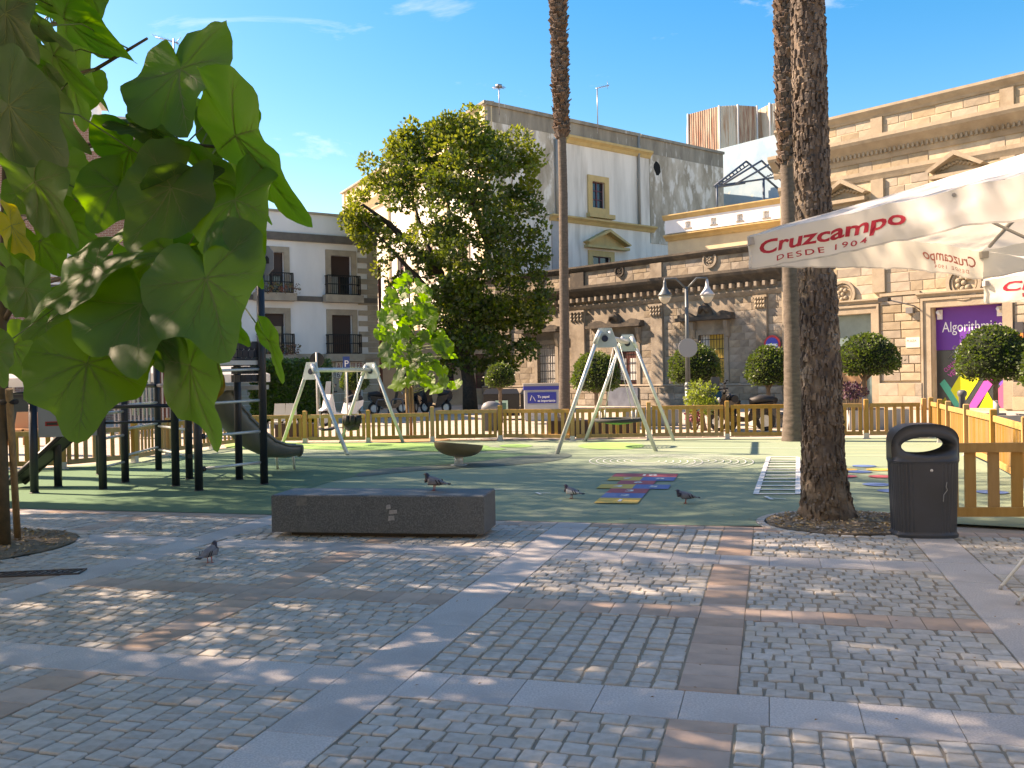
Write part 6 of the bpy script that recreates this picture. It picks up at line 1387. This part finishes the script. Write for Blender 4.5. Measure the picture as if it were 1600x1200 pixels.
# shaggy red knot of old leaf bases on the middle palm
# ================================================================ leaf clouds
def leafcloud(b,c,r,n,size,q,dn=.0,squash=(1,1,1)):
    for _ in range(n):
        while 1:
            v=Vector((q.uniform(-1,1),q.uniform(-1,1),q.uniform(-1,1)))
            if v.length<=1: break
        v=v.normalized()*v.length**.5; p=Vector(c)+Vector((v.x*squash[0],v.y*squash[1],v.z*squash[2]))*r
        d=(v+Vector((q.uniform(-.8,.8),q.uniform(-.8,.8),q.uniform(-.5,.9)-dn))).normalized(); s=d.cross(Vector((q.uniform(-1,1),q.uniform(-1,1),q.uniform(-1,1)))).normalized(); l=size*q.uniform(.7,1.3); w_=l*.36
        I=[b.vt(x) for x in (p,p+d*l*.5+s*w_,p+d*l,p+d*l*.5-s*w_)]; b.face(I)
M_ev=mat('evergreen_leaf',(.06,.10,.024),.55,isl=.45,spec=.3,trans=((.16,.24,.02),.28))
M_evy=mat('evergreen_leaf_pale',(.12,.165,.03),.55,isl=.35,spec=.3,trans=((.30,.36,.03),.35))  # paler leaves, used more at the top, near side and left outline
M_bark=mat('dark_bark',(.06,.045,.035),.95,(.03,.025,.02),8,.02,30)
# big tree
bt=G(738,640); D=49.; tt=thing('broadleaf_tree','large dark evergreen tree in front of the tall stained building','tree',(A(738,600,D).x,D,0)); q=random.Random(21)
b=MB(); P=lambda x,y,d=0:A(x,y,D+d)
tr_=[V(P(735,640).x,D,-.05),P(733,600),P(727,560),P(716,520),P(705,485)]
b.tube(tr_,[.42,.36,.33,.30,.28],12); b.build('trunk',M_bark,tt)
limbs=[((705,485),(665,450),(630,410),(600,375),(565,345)),((705,485),(690,430),(668,380),(650,320),(640,265)),((705,485),(712,430),(708,370),(700,300),(705,235)),((705,485),(740,440),(765,390),(790,330),(805,270)),((716,520),(760,500),(800,480),(830,455)),((716,520),(690,500),(650,500),(620,490)),((690,430),(610,350),(570,320),(545,330)),((765,390),(740,320),(745,250),(750,205))]
for l in limbs:
    dd=q.uniform(-3,3); b=MB(); n=len(l); b.tube([P(x+q.uniform(-3,3),y,dd*i/(n-1)) for i,(x,y) in enumerate(l)],[.22*(1-i/(n-1))**1.3+.02 for i in range(n)],7); b.build('limb',M_bark,tt)
cl=[]
# outline of the crown in photo pixels -> clump centres fill it with depth
prof={190:(700,735),215:(620,770),240:(610,830),270:(590,825),300:(570,830),330:(545,838),360:(560,840),390:(570,842),420:(600,845),450:(610,848),480:(650,846),510:(670,840),540:(690,835),570:(695,800)}
ky=sorted(prof)
def span(y):
    for a,c in zip(ky,ky[1:]):
        if a<=y<=c: t=(y-a)/(c-a); return prof[a][0]*(1-t)+prof[c][0]*t,prof[a][1]*(1-t)+prof[c][1]*t
    return prof[ky[0]] if y<ky[0] else prof[ky[-1]]
b=MB(); b2=MB(); pxm=D/FPX
for k in range(380):
    y=q.uniform(195,575)
    if y>545 and q.random()<.6: continue
    x0,x1=span(y); cx=(x0+x1)/2; hw=(x1-x0)/2; a=q.uniform(-1,1); x=cx+hw*a*.88
    dep=math.sqrt(max(.02,1-a*a))*hw*pxm*.85; dz=dep*q.choice((-1,1))*q.uniform(.25,1)
    # a few sky holes
    if any((x-hx)**2+(y-hy)**2<hr*hr for hx,hy,hr in ((628,348,24),(598,430,30),(700,318,15),(645,420,17),(752,300,14),(790,352,15),(612,380,16),(770,450,16),(655,455,14),(810,520,22),(735,205,9),(670,260,12),(720,400,12),(818,420,14),(590,300,12),(700,500,10))) : continue
    r=q.uniform(.4,.85); n=int(215*r)
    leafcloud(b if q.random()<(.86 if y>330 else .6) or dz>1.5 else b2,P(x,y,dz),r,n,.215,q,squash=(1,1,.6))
for k in range(75):  # small tufts breaking the outline
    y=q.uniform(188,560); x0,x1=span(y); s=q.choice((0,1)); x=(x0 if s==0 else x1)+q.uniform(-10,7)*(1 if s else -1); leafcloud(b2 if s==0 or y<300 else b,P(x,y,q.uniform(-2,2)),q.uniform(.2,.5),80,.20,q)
for x,y in ((553,338),(700,188),(735,178),(565,345),(640,200),(808,212),(830,240),(575,255),(545,345),(820,470),(840,480)): leafcloud(b2,P(x,y,-1),.5,110,.21,q); leafcloud(b2,P(x+8,y+8,-1),.6,110,.21,q)
b.build('crown',M_ev,tt,kind='stuff'); b2.build('pale_foliage',M_evy,tt,kind='stuff')
# ivy hedge on the left
hd_=thing('clipped_hedge','tall clipped ivy hedge beside the white house','hedge',A(450,600,38)*1); q=random.Random(4); b=MB(); hx0,hx1=A(392,600,38).x,A(508,600,38).x; ht=A(450,566,38).z
for k in range(16000):
    f=q.random(); x=q.uniform(hx0,hx1); z=q.uniform(.1,ht*(1-.05*abs(x-(hx0+hx1)/2))); y=38+q.uniform(-.12,.05)+.25*noise.noise(Vector((x,z,2)))
    if f<.15: z=ht+q.uniform(-.1,.12); y=38+q.uniform(0,1.2)
    elif f<.27: x=hx1+q.uniform(-.2,.1)-.25*(z<1.2)*(1.2-z); y=38+q.uniform(0,1.2)
    d=Vector((q.uniform(-1,1),q.uniform(-1.2,.3),q.uniform(-1,.6))).normalized(); s=d.orthogonal().normalized(); l=q.uniform(.09,.17); p=Vector((x,y,z)); b.poly([p,p+d*l*.5+s*l*.35,p+d*l,p+d*l*.5-s*l*.35])
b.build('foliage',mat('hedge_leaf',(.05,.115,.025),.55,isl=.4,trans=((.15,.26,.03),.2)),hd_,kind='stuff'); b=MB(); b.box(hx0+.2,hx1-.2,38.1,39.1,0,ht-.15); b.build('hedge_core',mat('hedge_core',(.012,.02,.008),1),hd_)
# topiary trees in planters
M_top=mat('topiary_leaf',(.055,.10,.022),.5,isl=.45,spec=.5,trans=((.17,.27,.03),.22)); M_lime=mat('whitewashed_trunk',(.52,.50,.46),.9,(.35,.31,.27),6); M_tb=mat('topiary_bark',(.17,.13,.10),.9,(.11,.085,.065),8)
def topiary(x,y,rp,hp,d,label,white=1,flat=1.0,tx=None,box=None,seed=1):
    c=A(x,y,d); r=rp*d/FPX; h=hp*d/FPX; t=thing('topiary_tree',label,'topiary tree',(c.x,d,0)); q=random.Random(seed+int(x)); b=MB()
    n=int(2600*min(1.6,max(.5,r/.6)))
    zb=c.z-h*.55
    for k in range(n):
        a=q.uniform(0,6.283); u=q.uniform(-.28,1); rr=r*(math.sqrt(max(0,1-max(u,0)**2.2)) if u>0 else (1-abs(u)*.8)); z=c.z-h*.25+u*h*.85
        if u<-.18: rr*=math.sqrt(q.random())
        bump=1+.12*noise.noise(Vector((math.cos(a)*2,math.sin(a)*2,z*3+x))); p=Vector((c.x+math.cos(a)*rr*bump,d+math.sin(a)*rr*bump,z))
        o=Vector((math.cos(a),math.sin(a),u)).normalized(); dd=(o+Vector((q.uniform(-1,1),q.uniform(-1,1),q.uniform(-1,1)))*.9).normalized(); s=dd.cross(Vector((q.uniform(-1,1),q.uniform(-1,1),q.uniform(-1,1)))).normalized(); l=q.uniform(.055,.10); p=p-o*q.uniform(0,.07) if k%22 else p+o*q.uniform(0,.10)
        b.poly([p,p+dd*l*.5+s*l*.36,p+dd*l,p+dd*l*.5-s*l*.36])
    b.build('crown',M_top,t,kind='stuff')
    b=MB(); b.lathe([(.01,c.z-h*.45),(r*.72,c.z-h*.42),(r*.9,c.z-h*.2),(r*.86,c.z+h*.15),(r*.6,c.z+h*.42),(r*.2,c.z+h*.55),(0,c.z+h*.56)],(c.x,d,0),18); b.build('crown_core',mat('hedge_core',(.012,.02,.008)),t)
    tx=c.x+(0 if tx is None else tx); zc=c.z-h*.38; mid=.55*zc; b=MB(); b.tube([V(tx,d,mid),V(tx,d,zc*.85),V(c.x,d,zc+.1)],[.065,.06,.08],8)
    for s in (-1,1): b.tube([V(tx,d,zc*.82),V(c.x+s*r*.45,d,zc+.12)],[.045,.02],6)
    b.build('trunk',M_tb,t); b=MB(); b.tube([V(tx+.02,d,.0),V(tx,d,mid)],[.085,.067],8); b.build('limewashed_trunk',M_lime if white else M_tb,t)
    if box:
        bw,bh=box; pz=thing('square_planter','grey square planter around the foot of '+label.split(' with ')[0].split(' standing ')[0],'planter',(c.x,d,0)); b=MB(); b.box(c.x-bw,c.x+bw,d-bw,d-bw+.08,0,bh).box(c.x-bw,c.x+bw,d+bw-.08,d+bw,0,bh).box(c.x-bw,c.x-bw+.08,d-bw+.08,d+bw-.08,0,bh).box(c.x+bw-.08,c.x+bw,d-bw+.08,d+bw-.08,0,bh); b.build('box',M_pl,pz); b=MB(); b.poly([(c.x-bw+.08,d-bw+.08,bh-.06),(c.x+bw-.08,d-bw+.08,bh-.06),(c.x+bw-.08,d+bw-.08,bh-.06),(c.x-bw+.08,d+bw-.08,bh-.06)]); b.build('soil',M_soil,pz)
topiary(1552,556,54,78,24.5,'largest dome-clipped tree in front of the purple shop',tx=.05,box=(.75,.45),seed=1)
topiary(1355,557,46,58,27,'dome-clipped tree left of the rusticated pier, with purple plants at its foot',tx=-.1,box=(.85,.55),seed=2)
topiary(1200,574,33,56,29,'dome-clipped tree with a whitewashed stem left of the palm trunks',box=(.5,.45),seed=3)
topiary(1085,572,40,58,31,'dark dome-clipped tree behind the lamp post with the round sign',white=0,box=None,seed=4)
topiary(931,584,37,56,30,'dome-clipped tree seen between the legs of the tall swing',white=0,seed=5)
topiary(781,588,22,34,34,'small dome-clipped tree before the black containers',white=0,seed=6)
topiary(553,594,21,30,37,'small dark dome-clipped tree behind the left swing',white=0,seed=7)
topiary(1622,575,24,70,23,'clipped tree cut off by the right edge of the view',white=0,seed=8)
# shrubs
def shrub(x,y,rx,ry,d,label,m,n=1500,size=.09,name='leafy_shrub',cat='shrub'):
    c=A(x,y,d); t=thing(name,label,cat,(c.x,d,0)); q=random.Random(int(x)); b=MB()
    for k in range(9): leafcloud(b,c+V(q.uniform(-.6,.6)*rx*d/FPX,q.uniform(-.3,.3),q.uniform(-.6,.6)*ry*d/FPX),q.uniform(.35,.55)*rx*d/FPX,n//9,size,q)
    b.build('foliage',m,t,kind='stuff'); b=MB()
    for k in range(5): b.tube([V(c.x+q.uniform(-.1,.1),d,.0),c+V(q.uniform(-.3,.3),0,q.uniform(-.1,.3))],[.03,.012],5)
    b.build('stems',M_tb,t)
shrub(1104,622,30,27,27,'loose leafy yellow-green shrub below the clipped tree at the lamp post',mat('shrub_leaf',(.14,.20,.05),.55,isl=.4,trans=((.3,.4,.05),.35)))
shrub(1330,610,26,5,26.2,'low purple-leaved plants in the planter below the clipped tree',mat('purple_leaf',(.06,.025,.045),.6,isl=.4),450,.09,'purple_plants','plants')
shrub(1085,652,16,8,27.5,'small pink flowering plant behind the fence near the lamp post',mat('pink_flower',(.35,.08,.16),.6,isl=.5),300,.08,'flowering_plant','plants')
# ================================================================ large-leaved young trees
M_lf=[mat('big_leaf',(.026,.070,.024),.55,(.02,.052,.019),1.2,.003,14,var=.18,c3=(.07,.10,.03),sc3=5,p3=(.62,.74),spec=.28,trans=((.32,.74,.02),.37)),mat('big_leaf_sheen',(.034,.080,.034),.52,(.027,.06,.028),2,.003,14,var=.12,spec=.32,trans=((.18,.42,.02),.27)),mat('big_leaf_brown',(.15,.075,.03),.6,(.07,.07,.02),3,.003,14,trans=((.45,.22,.02),.45)),mat('big_leaf_yellow',(.32,.30,.03),.5,(.24,.27,.03),3,.002,14,trans=((.85,.75,.02),.6))]  # second variant has the sky sheen of upper leaf faces put into its colour
M_vein=mat('leaf_vein',(.12,.18,.06),.5,trans=((.35,.5,.06),.45))
def leafmesh(seed,lobes=1.0):
    q=random.Random(seed); n=60; rings=9
    droop=q.uniform(.0,.16); fold=q.uniform(-.04,.16); ph=q.uniform(0,6); wav=q.uniform(.025,.055); asym=q.uniform(-.15,.15)
    def rad(a):  # a=0 towards tip (+x)
        a=(a+math.pi)%(2*math.pi)-math.pi; aa=abs(a)
        r=.66+.34*math.exp(-(aa/.30)**2)                    # pointed tip
        r+=.065*lobes*math.exp(-((aa-.88)/.27)**2)+.05*math.exp(-((aa-1.75)/.3)**2)
        r+= -.03*math.exp(-((aa-.52)/.18)**2)
        r*= 1-.10*max(0,(aa-2.0))/1.14
        r*= 1-.72*math.exp(-((math.pi-aa)/.16)**2)               # notch at the stalk
        return r*.72*(1+asym*.4*math.sin(a)+.012*math.sin(a*17+ph))
    def surf(r,a):
        R_=rad(a); x=math.cos(a)*R_*r; y=math.sin(a)*R_*r; d=math.hypot(x,y)
        z=-droop*d*d*1.3+fold*abs(y)*.9-fold*.25*x*0
        z+=wav*r*r*math.sin(a*4+ph)+wav*.5*r**3*math.sin(a*9+ph*2)+.05*noise.noise(Vector((x*2.2+seed,y*2.2,0)))
        # pillows between the veins
        for v in VN:
            da=abs((a-v+math.pi)%(2*math.pi)-math.pi)
            if da<.18: z-=.016*r*(1-da/.18)*(1-r*.6)
        return Vector((x,y,z))
    VN=[0,.52,-.52,1.12,-1.12,1.9,-1.9]
    b=MB(); c=b.vt(surf(0,0)); prev=None
    for k in range(1,rings+1):
        ring=[b.vt(surf(k/rings,2*math.pi*j/n)) for j in range(n)]
        for j in range(n):
            if prev is None: b.face([c,ring[j],ring[(j+1)%n]],True)
            else: b.face([prev[j],ring[j],ring[(j+1)%n],prev[(j+1)%n]],True)
        prev=ring
    me=b.mesh('leaf_blade',None)
    v=MB()
    def vein(a0,r0,a1,r1,w0):
        k=7
        for s in (1,-1):
            P0=[]
            for i in range(k+1):
                t=i/k; a=a0+(a1-a0)*t; r=r0+(r1-r0)*t; p=surf(r,a)+Vector((0,0,.0035*s)); w_=w0*(1-t*.8)
                p2=surf(min(r+.02,1),a+ (a1-a0)*.02); d=(p2-surf(r,a)); d.z=0
                if d.length<1e-5: d=Vector((math.cos(a),math.sin(a),0))
                d.normalize(); sd=Vector((-d.y,d.x,0))*w_
                P0.append((v.vt(p-sd),v.vt(p+sd)))
            for A_,B_ in zip(P0,P0[1:]): v.face([A_[0],B_[0],B_[1],A_[1]],True)
    for i,a in enumerate(VN): vein(a,.02,a,.95,.0075 if i==0 else .0055)
    for k in range(1,6):
        for s in (1,-1): vein(0,.14*k,s*(.30-.035*k),.14*k+.30 if .14*k+.3<.93 else .93,.0032)
    for a in (.52,1.12,1.9):
        for k in (1,2,3):
            for s in (1,-1): vein(s*a,.2*k,s*(a+.24-.03*k),.2*k+.26,.0028); vein(s*a,.2*k+.05,s*(a-.22+.03*k),.2*k+.30,.0028)
    vm=v.mesh('leaf_veins',M_vein)
    return me,vm
LM=[leafmesh(s,l) for s,l in ((1,1.1),(2,.7),(3,1.2),(4,.4),(5,1.0),(6,.6),(7,1.2),(8,.3))]
LMM={}
def lm(v,k):
    if (v,k) not in LMM: me=LM[v][0].copy(); me.materials.append(M_lf[k]); LMM[(v,k)]=me
    return LMM[(v,k)]
yt=thing('young_leafy_tree','staked young tree with huge heart-shaped leaves filling the left of the view','tree',G(8,848))
LEAFS=[]
def leaf(bx,by,tx,ty,wd,z,k=0,v=0,dsg=1,veins=True,par=None,flip=0,roll=1):
    par=par or yt
    B=A(bx,by,z); L=math.hypot(tx-bx,ty-by); N=max(L,wd*.86); dz=math.sqrt(max(0,N*N-L*L))/FPX*z*dsg
    T=A(tx,ty,z-dz); ax=(T-B); ln=ax.length; ax.normalize()
    vw=(B-Vector((0,0,H))).normalized()
    side=ax.cross(vw); side.normalize(); nrm=side.cross(ax)      # nrm towards / away from the viewer
    natural=1.08*ln; wd_m=wd*.86/FPX*z; cr_=min(1,wd_m/natural); ang=math.acos(cr_)*roll
    rot=Matrix.Rotation(ang,3,ax); side=rot@side; nrm=rot@nrm
    if nrm.z<0 and not flip: nrm=-nrm; side=-side
    M=Matrix((ax,side,nrm)).transposed().to_4x4(); s=ln/.72
    cr2=max(1,wd_m/natural)
    M=M@Matrix.Diagonal((s,s*cr2,s,1)); M.translation=B
    o=bpy.data.objects.new('leaf',lm(v,k)); col.objects.link(o); o.parent=par; o.matrix_parent_inverse=PM[par.name].inverted(); o.matrix_basis=M
    if veins: o2=bpy.data.objects.new('veins',LM[v][1]); col.objects.link(o2); o2.parent=o
    LEAFS.append((B,z)); return B
d0=9.5
big=[ # bx,by,tx,ty,w,z,mat,variant,depth sign
(367,312,392,398,140,6.2,0,4,1),(322,434,352,562,178,6.0,0,0,1),(222,474,212,587,178,6.3,0,2,1),(136,567,120,690,168,6.4,0,6,1),
(297,571,343,705,78,6.2,0,3,-1),(240,525,300,590,60,6.4,0,5,1),(262,398,122,424,62,6.9,0,2,1),(268,293,192,391,120,6.4,0,0,1),(272,290,350,262,70,6.5,1,3,1),
(182,292,142,363,104,6.9,0,6,1),(203,233,190,290,108,7.1,0,3,-1),(238,200,158,188,44,6.9,1,1,1),(238,198,312,252,48,6.8,1,3,1),(282,108,288,209,150,6.5,0,2,1),
(345,180,330,275,74,7.2,0,3,-1),(352,182,425,255,96,7.3,0,1,-1),(362,230,378,283,34,7.1,0,1,-1),(368,212,482,358,78,6.2,0,7,1),(100,28,219,92,62,6.9,0,0,1),(140,-12,166,34,50,6.8,0,4,1),(84,4,106,12,10,6.9,0,1,1),
(8,20,66,98,84,6.3,1,2,1),(60,40,120,75,30,6.4,1,1,1),(14,165,116,254,130,6.0,1,0,1),(70,103,62,200,88,7.8,0,3,-1),(108,108,142,206,62,7.6,0,1,-1),(84,86,182,166,46,6.8,0,5,1),(74,165,149,237,66,7.0,0,6,1),
(54,284,128,386,84,7.0,0,2,1),(92,262,60,334,60,7.7,0,3,-1),(62,376,98,430,88,7.6,0,1,-1),(18,352,56,406,40,7.4,3,3,-1),(20,430,90,480,78,7.8,0,3,-1),(150,416,36,492,58,6.5,0,5,1),(73,505,71,548,66,7.2,0,4,1),
(40,450,60,520,60,7.6,0,2,1),(20,540,50,600,70,7.8,0,6,1),(-8,548,12,606,46,6.3,0,1,-1),(297,498,350,604,44,6.5,0,3,-1),(420,532,448,598,24,6.0,0,1,1),(298,400,268,414,38,6.9,0,3,-1),(178,432,136,404,60,7.4,3,1,-1),(320,274,434,338,58,6.7,0,5,1),(320,380,380,440,92,7.0,0,6,1),
(372,400,414,450,60,6.9,0,2,1),(316,578,330,652,54,6.6,2,4,1),(0,12,18,60,60,7.9,0,3,-1),(24,100,6,140,70,7.9,0,1,-1),(44,80,30,118,30,7.7,0,3,-1),(30,300,10,350,50,7.8,0,3,-1),(100,345,170,388,70,7.4,0,6,1),(150,480,190,545,70,7.6,0,2,1),(214,400,262,450,80,7.5,0,4,1),
(250,520,236,566,42,7.3,0,3,-1),(95,480,130,520,52,7.8,0,4,1),(300,500,262,540,50,7.4,0,6,1),(350,500,392,540,50,6.8,0,3,-1),(60,240,112,290,66,7.9,0,3,-1),(228,246,256,290,54,7.6,0,1,-1),(130,130,96,180,66,8.0,0,2,-1),(8,196,30,262,66,8.0,0,3,-1)]
for l in big: leaf(*l)
q=random.Random(99)
for k in range(9):
    x=q.uniform(-40,120); y=q.uniform(30,560); z=q.uniform(8.0,9.6); a=q.uniform(.3,2.2); s=q.uniform(45,75)
    leaf(x,y,x+s*math.cos(a),y+s*math.sin(a),s*q.uniform(.7,1.1),z,0,q.randrange(8),q.choice((1,-1)))
for k in range(34):   # crown above the frame and to the left
    x=q.uniform(-420,340); y=q.uniform(-420,-70) if k%2 else q.uniform(-200,560); 
    if k%2==0: x=q.uniform(-520,-90)
    z=q.uniform(7,10.5); a=q.uniform(.2,2.8); s=q.uniform(70,120); leaf(x,y,x+s*math.cos(a),y+s*math.sin(a),s,z,0,q.randrange(8),q.choice((1,-1)),veins=False)
M_stem=mat('green_brown_stem',(.10,.075,.045),.7,(.06,.05,.03),12,.003,60); M_pet=mat('leaf_stalk',(.12,.17,.06),.5)
tp=[V(A(2,600,d0).x,d0,-.02),A(3,700,d0),A(6,500,d0),A(10,300,d0),A(14,100,d0),A(16,0,d0),A(20,-300,d0)]
b=MB(); b.tube(tp,[.06,.055,.052,.047,.04,.035,.02],12); b.build('trunk',M_stem,yt)
BR=[[(10,480,9.5),(60,445,8.8),(110,430,8.2),(150,437,7.6),(222,474,6.6)],[(8,500,9.5),(45,430,9),(90,365,8.3),(132,323,7.6),(200,285,7.0),(262,240,6.8),(284,200,6.7)],[(12,130,9.5),(50,128,8.6),(95,122,7.9),(150,108,7.3),(230,60,7.0)],[(10,530,9.5),(60,500,8.8),(130,465,8),(240,420,7.2),(300,405,6.6)],[(14,60,9.5),(60,42,8.6),(95,36,7.4),(130,20,7.0)],[(12,250,9.5),(80,230,8.6),(200,225,7.6),(290,225,7.1),(365,232,6.8)],[(10,420,9.5),(70,468,8.6),(136,520,7.4)],[(12,330,9.5),(70,340,8.6),(160,290,7.6),(180,292,7.0)]]
BP=[]
for br in BR:
    pts=[A(x,y,z) for x,y,z in br]; n=len(pts); b=MB(); b.tube(pts,[.030*(1-.85*i/n) for i in range(n)],8); b.build('branch',M_stem,yt)
    for a_,c2_ in zip(pts,pts[1:]):
        for t in (0,.33,.66): BP.append(a_.lerp(c2_,t))
for p in tp:
    BP.append(p)
for a_,c2_ in zip(tp[1:],tp[2:]):
    for t in (.25,.5,.75): BP.append(a_.lerp(c2_,t))
b=MB()
for B,z in LEAFS:
    n=min(BP,key=lambda p:(p-B).length+max(0,B.z-p.z-.6)*1.0); L=(n-B).length
    if L>2.2: n=n.lerp(B,.35)
    m_=n.lerp(B,.55)+V(0,0,.12*L); b.tube([n,m_,B-V(0,0,.004)],[.0065,.0055,.0045],5,cap=False)
b.build('leaf_stalks',M_pet,yt,kind='stuff')
# stakes
M_stake=mat('wooden_stake',(.30,.20,.10),.8,(.20,.13,.07),8,.003,40,stretch=(4,4,.5)); 
def stake(p,q_,label,r=.035): b=MB(); b.tube([p,q_],r,10); o=b.build('tree_stake',M_stake); tag(o,label,'stake')
sp0=G(28,846); stake(V(sp0.x,sp0.y,-.02),A(14,608,9.35),'round wooden stake leaning against the young tree at the left edge',.036); stake(G(-26,850),A(-4,600,9.6),'second wooden stake of the left tree, cut by the picture edge',.036)
b=MB(); c_=A(12,628,9.4); b.tube([c_+V(-.09,.0,0),c_+V(.09,0,0)],.045,10,flat=.6); o=b.build('tie_strap',mat('black_rubber_tie',(.012,.012,.012),.7),yt)
# second young tree in the middle distance
DM=24.; ym=thing('young_leafy_tree','staked young tree with bright green leaves behind the fence left of centre','tree',V(A(640,600,DM+1.6).x,DM+1.6,0)); DM+=1.6; q=random.Random(8); LEAFS=[]; LF=LEAFS
tpm=[V(A(641,600,DM).x,DM,-.02),A(641,600,DM),A(641,520,DM),A(639,440,DM),A(638,425,DM)]; b=MB(); b.tube(tpm,[.04,.035,.03,.02,.012],8); b.build('trunk',M_stem,ym)
pm={432:(632,648),450:(615,672),475:(600,672),500:(590,680),525:(588,696),550:(592,706),575:(592,716),600:(622,720),610:(640,700)}
kk=sorted(pm)
for k in range(135):
    y=q.uniform(430,608); i=max(j for j in range(len(kk)) if kk[j]<=y); i=min(i,len(kk)-2); t=(y-kk[i])/(kk[i+1]-kk[i]); x0=pm[kk[i]][0]*(1-t)+pm[kk[i+1]][0]*t; x1=pm[kk[i]][1]*(1-t)+pm[kk[i+1]][1]*t; x=q.uniform(x0,x1); s=q.uniform(10,20); a=q.uniform(.2,2.9); dz=q.uniform(-.9,.9)
    leaf(x,y,x+s*math.cos(a),y+s*math.sin(a)*.9,s*q.uniform(.6,1.05),DM+dz,1 if q.random()<.18 else 0,q.randrange(8),q.choice((1,-1)),veins=False,par=ym)
b=MB()
for B,z in LEAFS:
    zt=min(max(B.z-.15,.9),4.4); n=V(A(640,600,DM).x,DM,zt); b.tube([n,n.lerp(B,.5)+V(0,0,.05),B],[.009,.007,.004],4,cap=False)
b.build('leaf_stalks',M_pet,ym,kind='stuff')
for x,lab in ((636.5,'left wooden stake of the young tree behind the fence'),(646.5,'right wooden stake of the young tree behind the fence'),(641.5,'middle wooden stake of the young tree behind the fence')):
    p=A(x,600,DM-.15); stake(V(p.x,p.y,0),V(A(x-2.5,603,DM-.1).x,DM-.1,A(x,603,DM).z),lab,.03)
b=MB(); rr=random.Random(2); p=V(A(640,600,DM-.3).x,DM-.5,0)
b.grid(lambda u,v:(p.x+math.cos(u*6.283)*v*1.1,p.y+math.sin(u*6.283)*v*.7,.01+.06*(1-v)),24,4); b.build('planting_soil',mat('sandy_soil',(.40,.25,.14),.95,(.30,.18,.10),6,.01,30),kind='structure')
# ================================================================ tall plaza trees to the left whose crowns cast the dappled shade
M_out=mat('plaza_tree_leaf',(.07,.11,.03),.55,isl=.4,trans=((.50,.50,.20),.6))
def shadetree(x,y,z,r,label,seed,n=46,leafn=300,sq=.5,ls=.12):
    t=thing('plaza_tree',label,'tree',(x,y,0)); q=random.Random(seed); b=MB(); b.tube([V(x,y,-.05),V(x+.2,y,z*.5),V(x,y,z)],[.35,.27,.15],10); b.build('trunk',M_bark,t)
    b=MB()
    for k in range(n):
        while 1:
            v=Vector((q.uniform(-1,1),q.uniform(-1,1),q.uniform(-1,1)))
            if v.length<1: break
        leafcloud(b,V(x+v.x*r,y+v.y*r,z+v.z*r*sq),q.uniform(.9,1.4),leafn,ls,q,squash=(1,1,.7))
    b.build('crown',M_out,t,kind='stuff')
    for k in range(6): a=k*1.05; b=MB(); b.tube([V(x,y,z*.6),V(x+math.cos(a)*r*.5,y+math.sin(a)*r*.5,z),V(x+math.cos(a)*r*.8,y+math.sin(a)*r*.8,z+.6)],[.15,.08,.03],6); b.build('limb',M_bark,t)
for k,(x,y,z,r,n) in enumerate(((-9.7,10.6,6.0,2.6,24),(-11.0,5.2,6.0,3.0,40),(-14.2,14.2,9.6,3.8,56),(-15.2,8.4,9.2,3.4,44),(-7.4,6.6,6.2,2.1,26),(-16.5,19.5,13.2,4.2,66),(-11.8,19.5,13.6,3.2,46),(-21,26,17,4.2,60),(-8.5,1.0,7,3,40),(-9.8,13.9,11.3,3.1,50),(-9.5,10.0,11.0,2.5,42))):
    shadetree(x,y,z,r,('first','second','third','fourth','fifth','sixth','seventh','eighth','ninth','tenth','eleventh')[k]+' tall plaza tree standing outside the left edge, shading the paving',40+k,n)
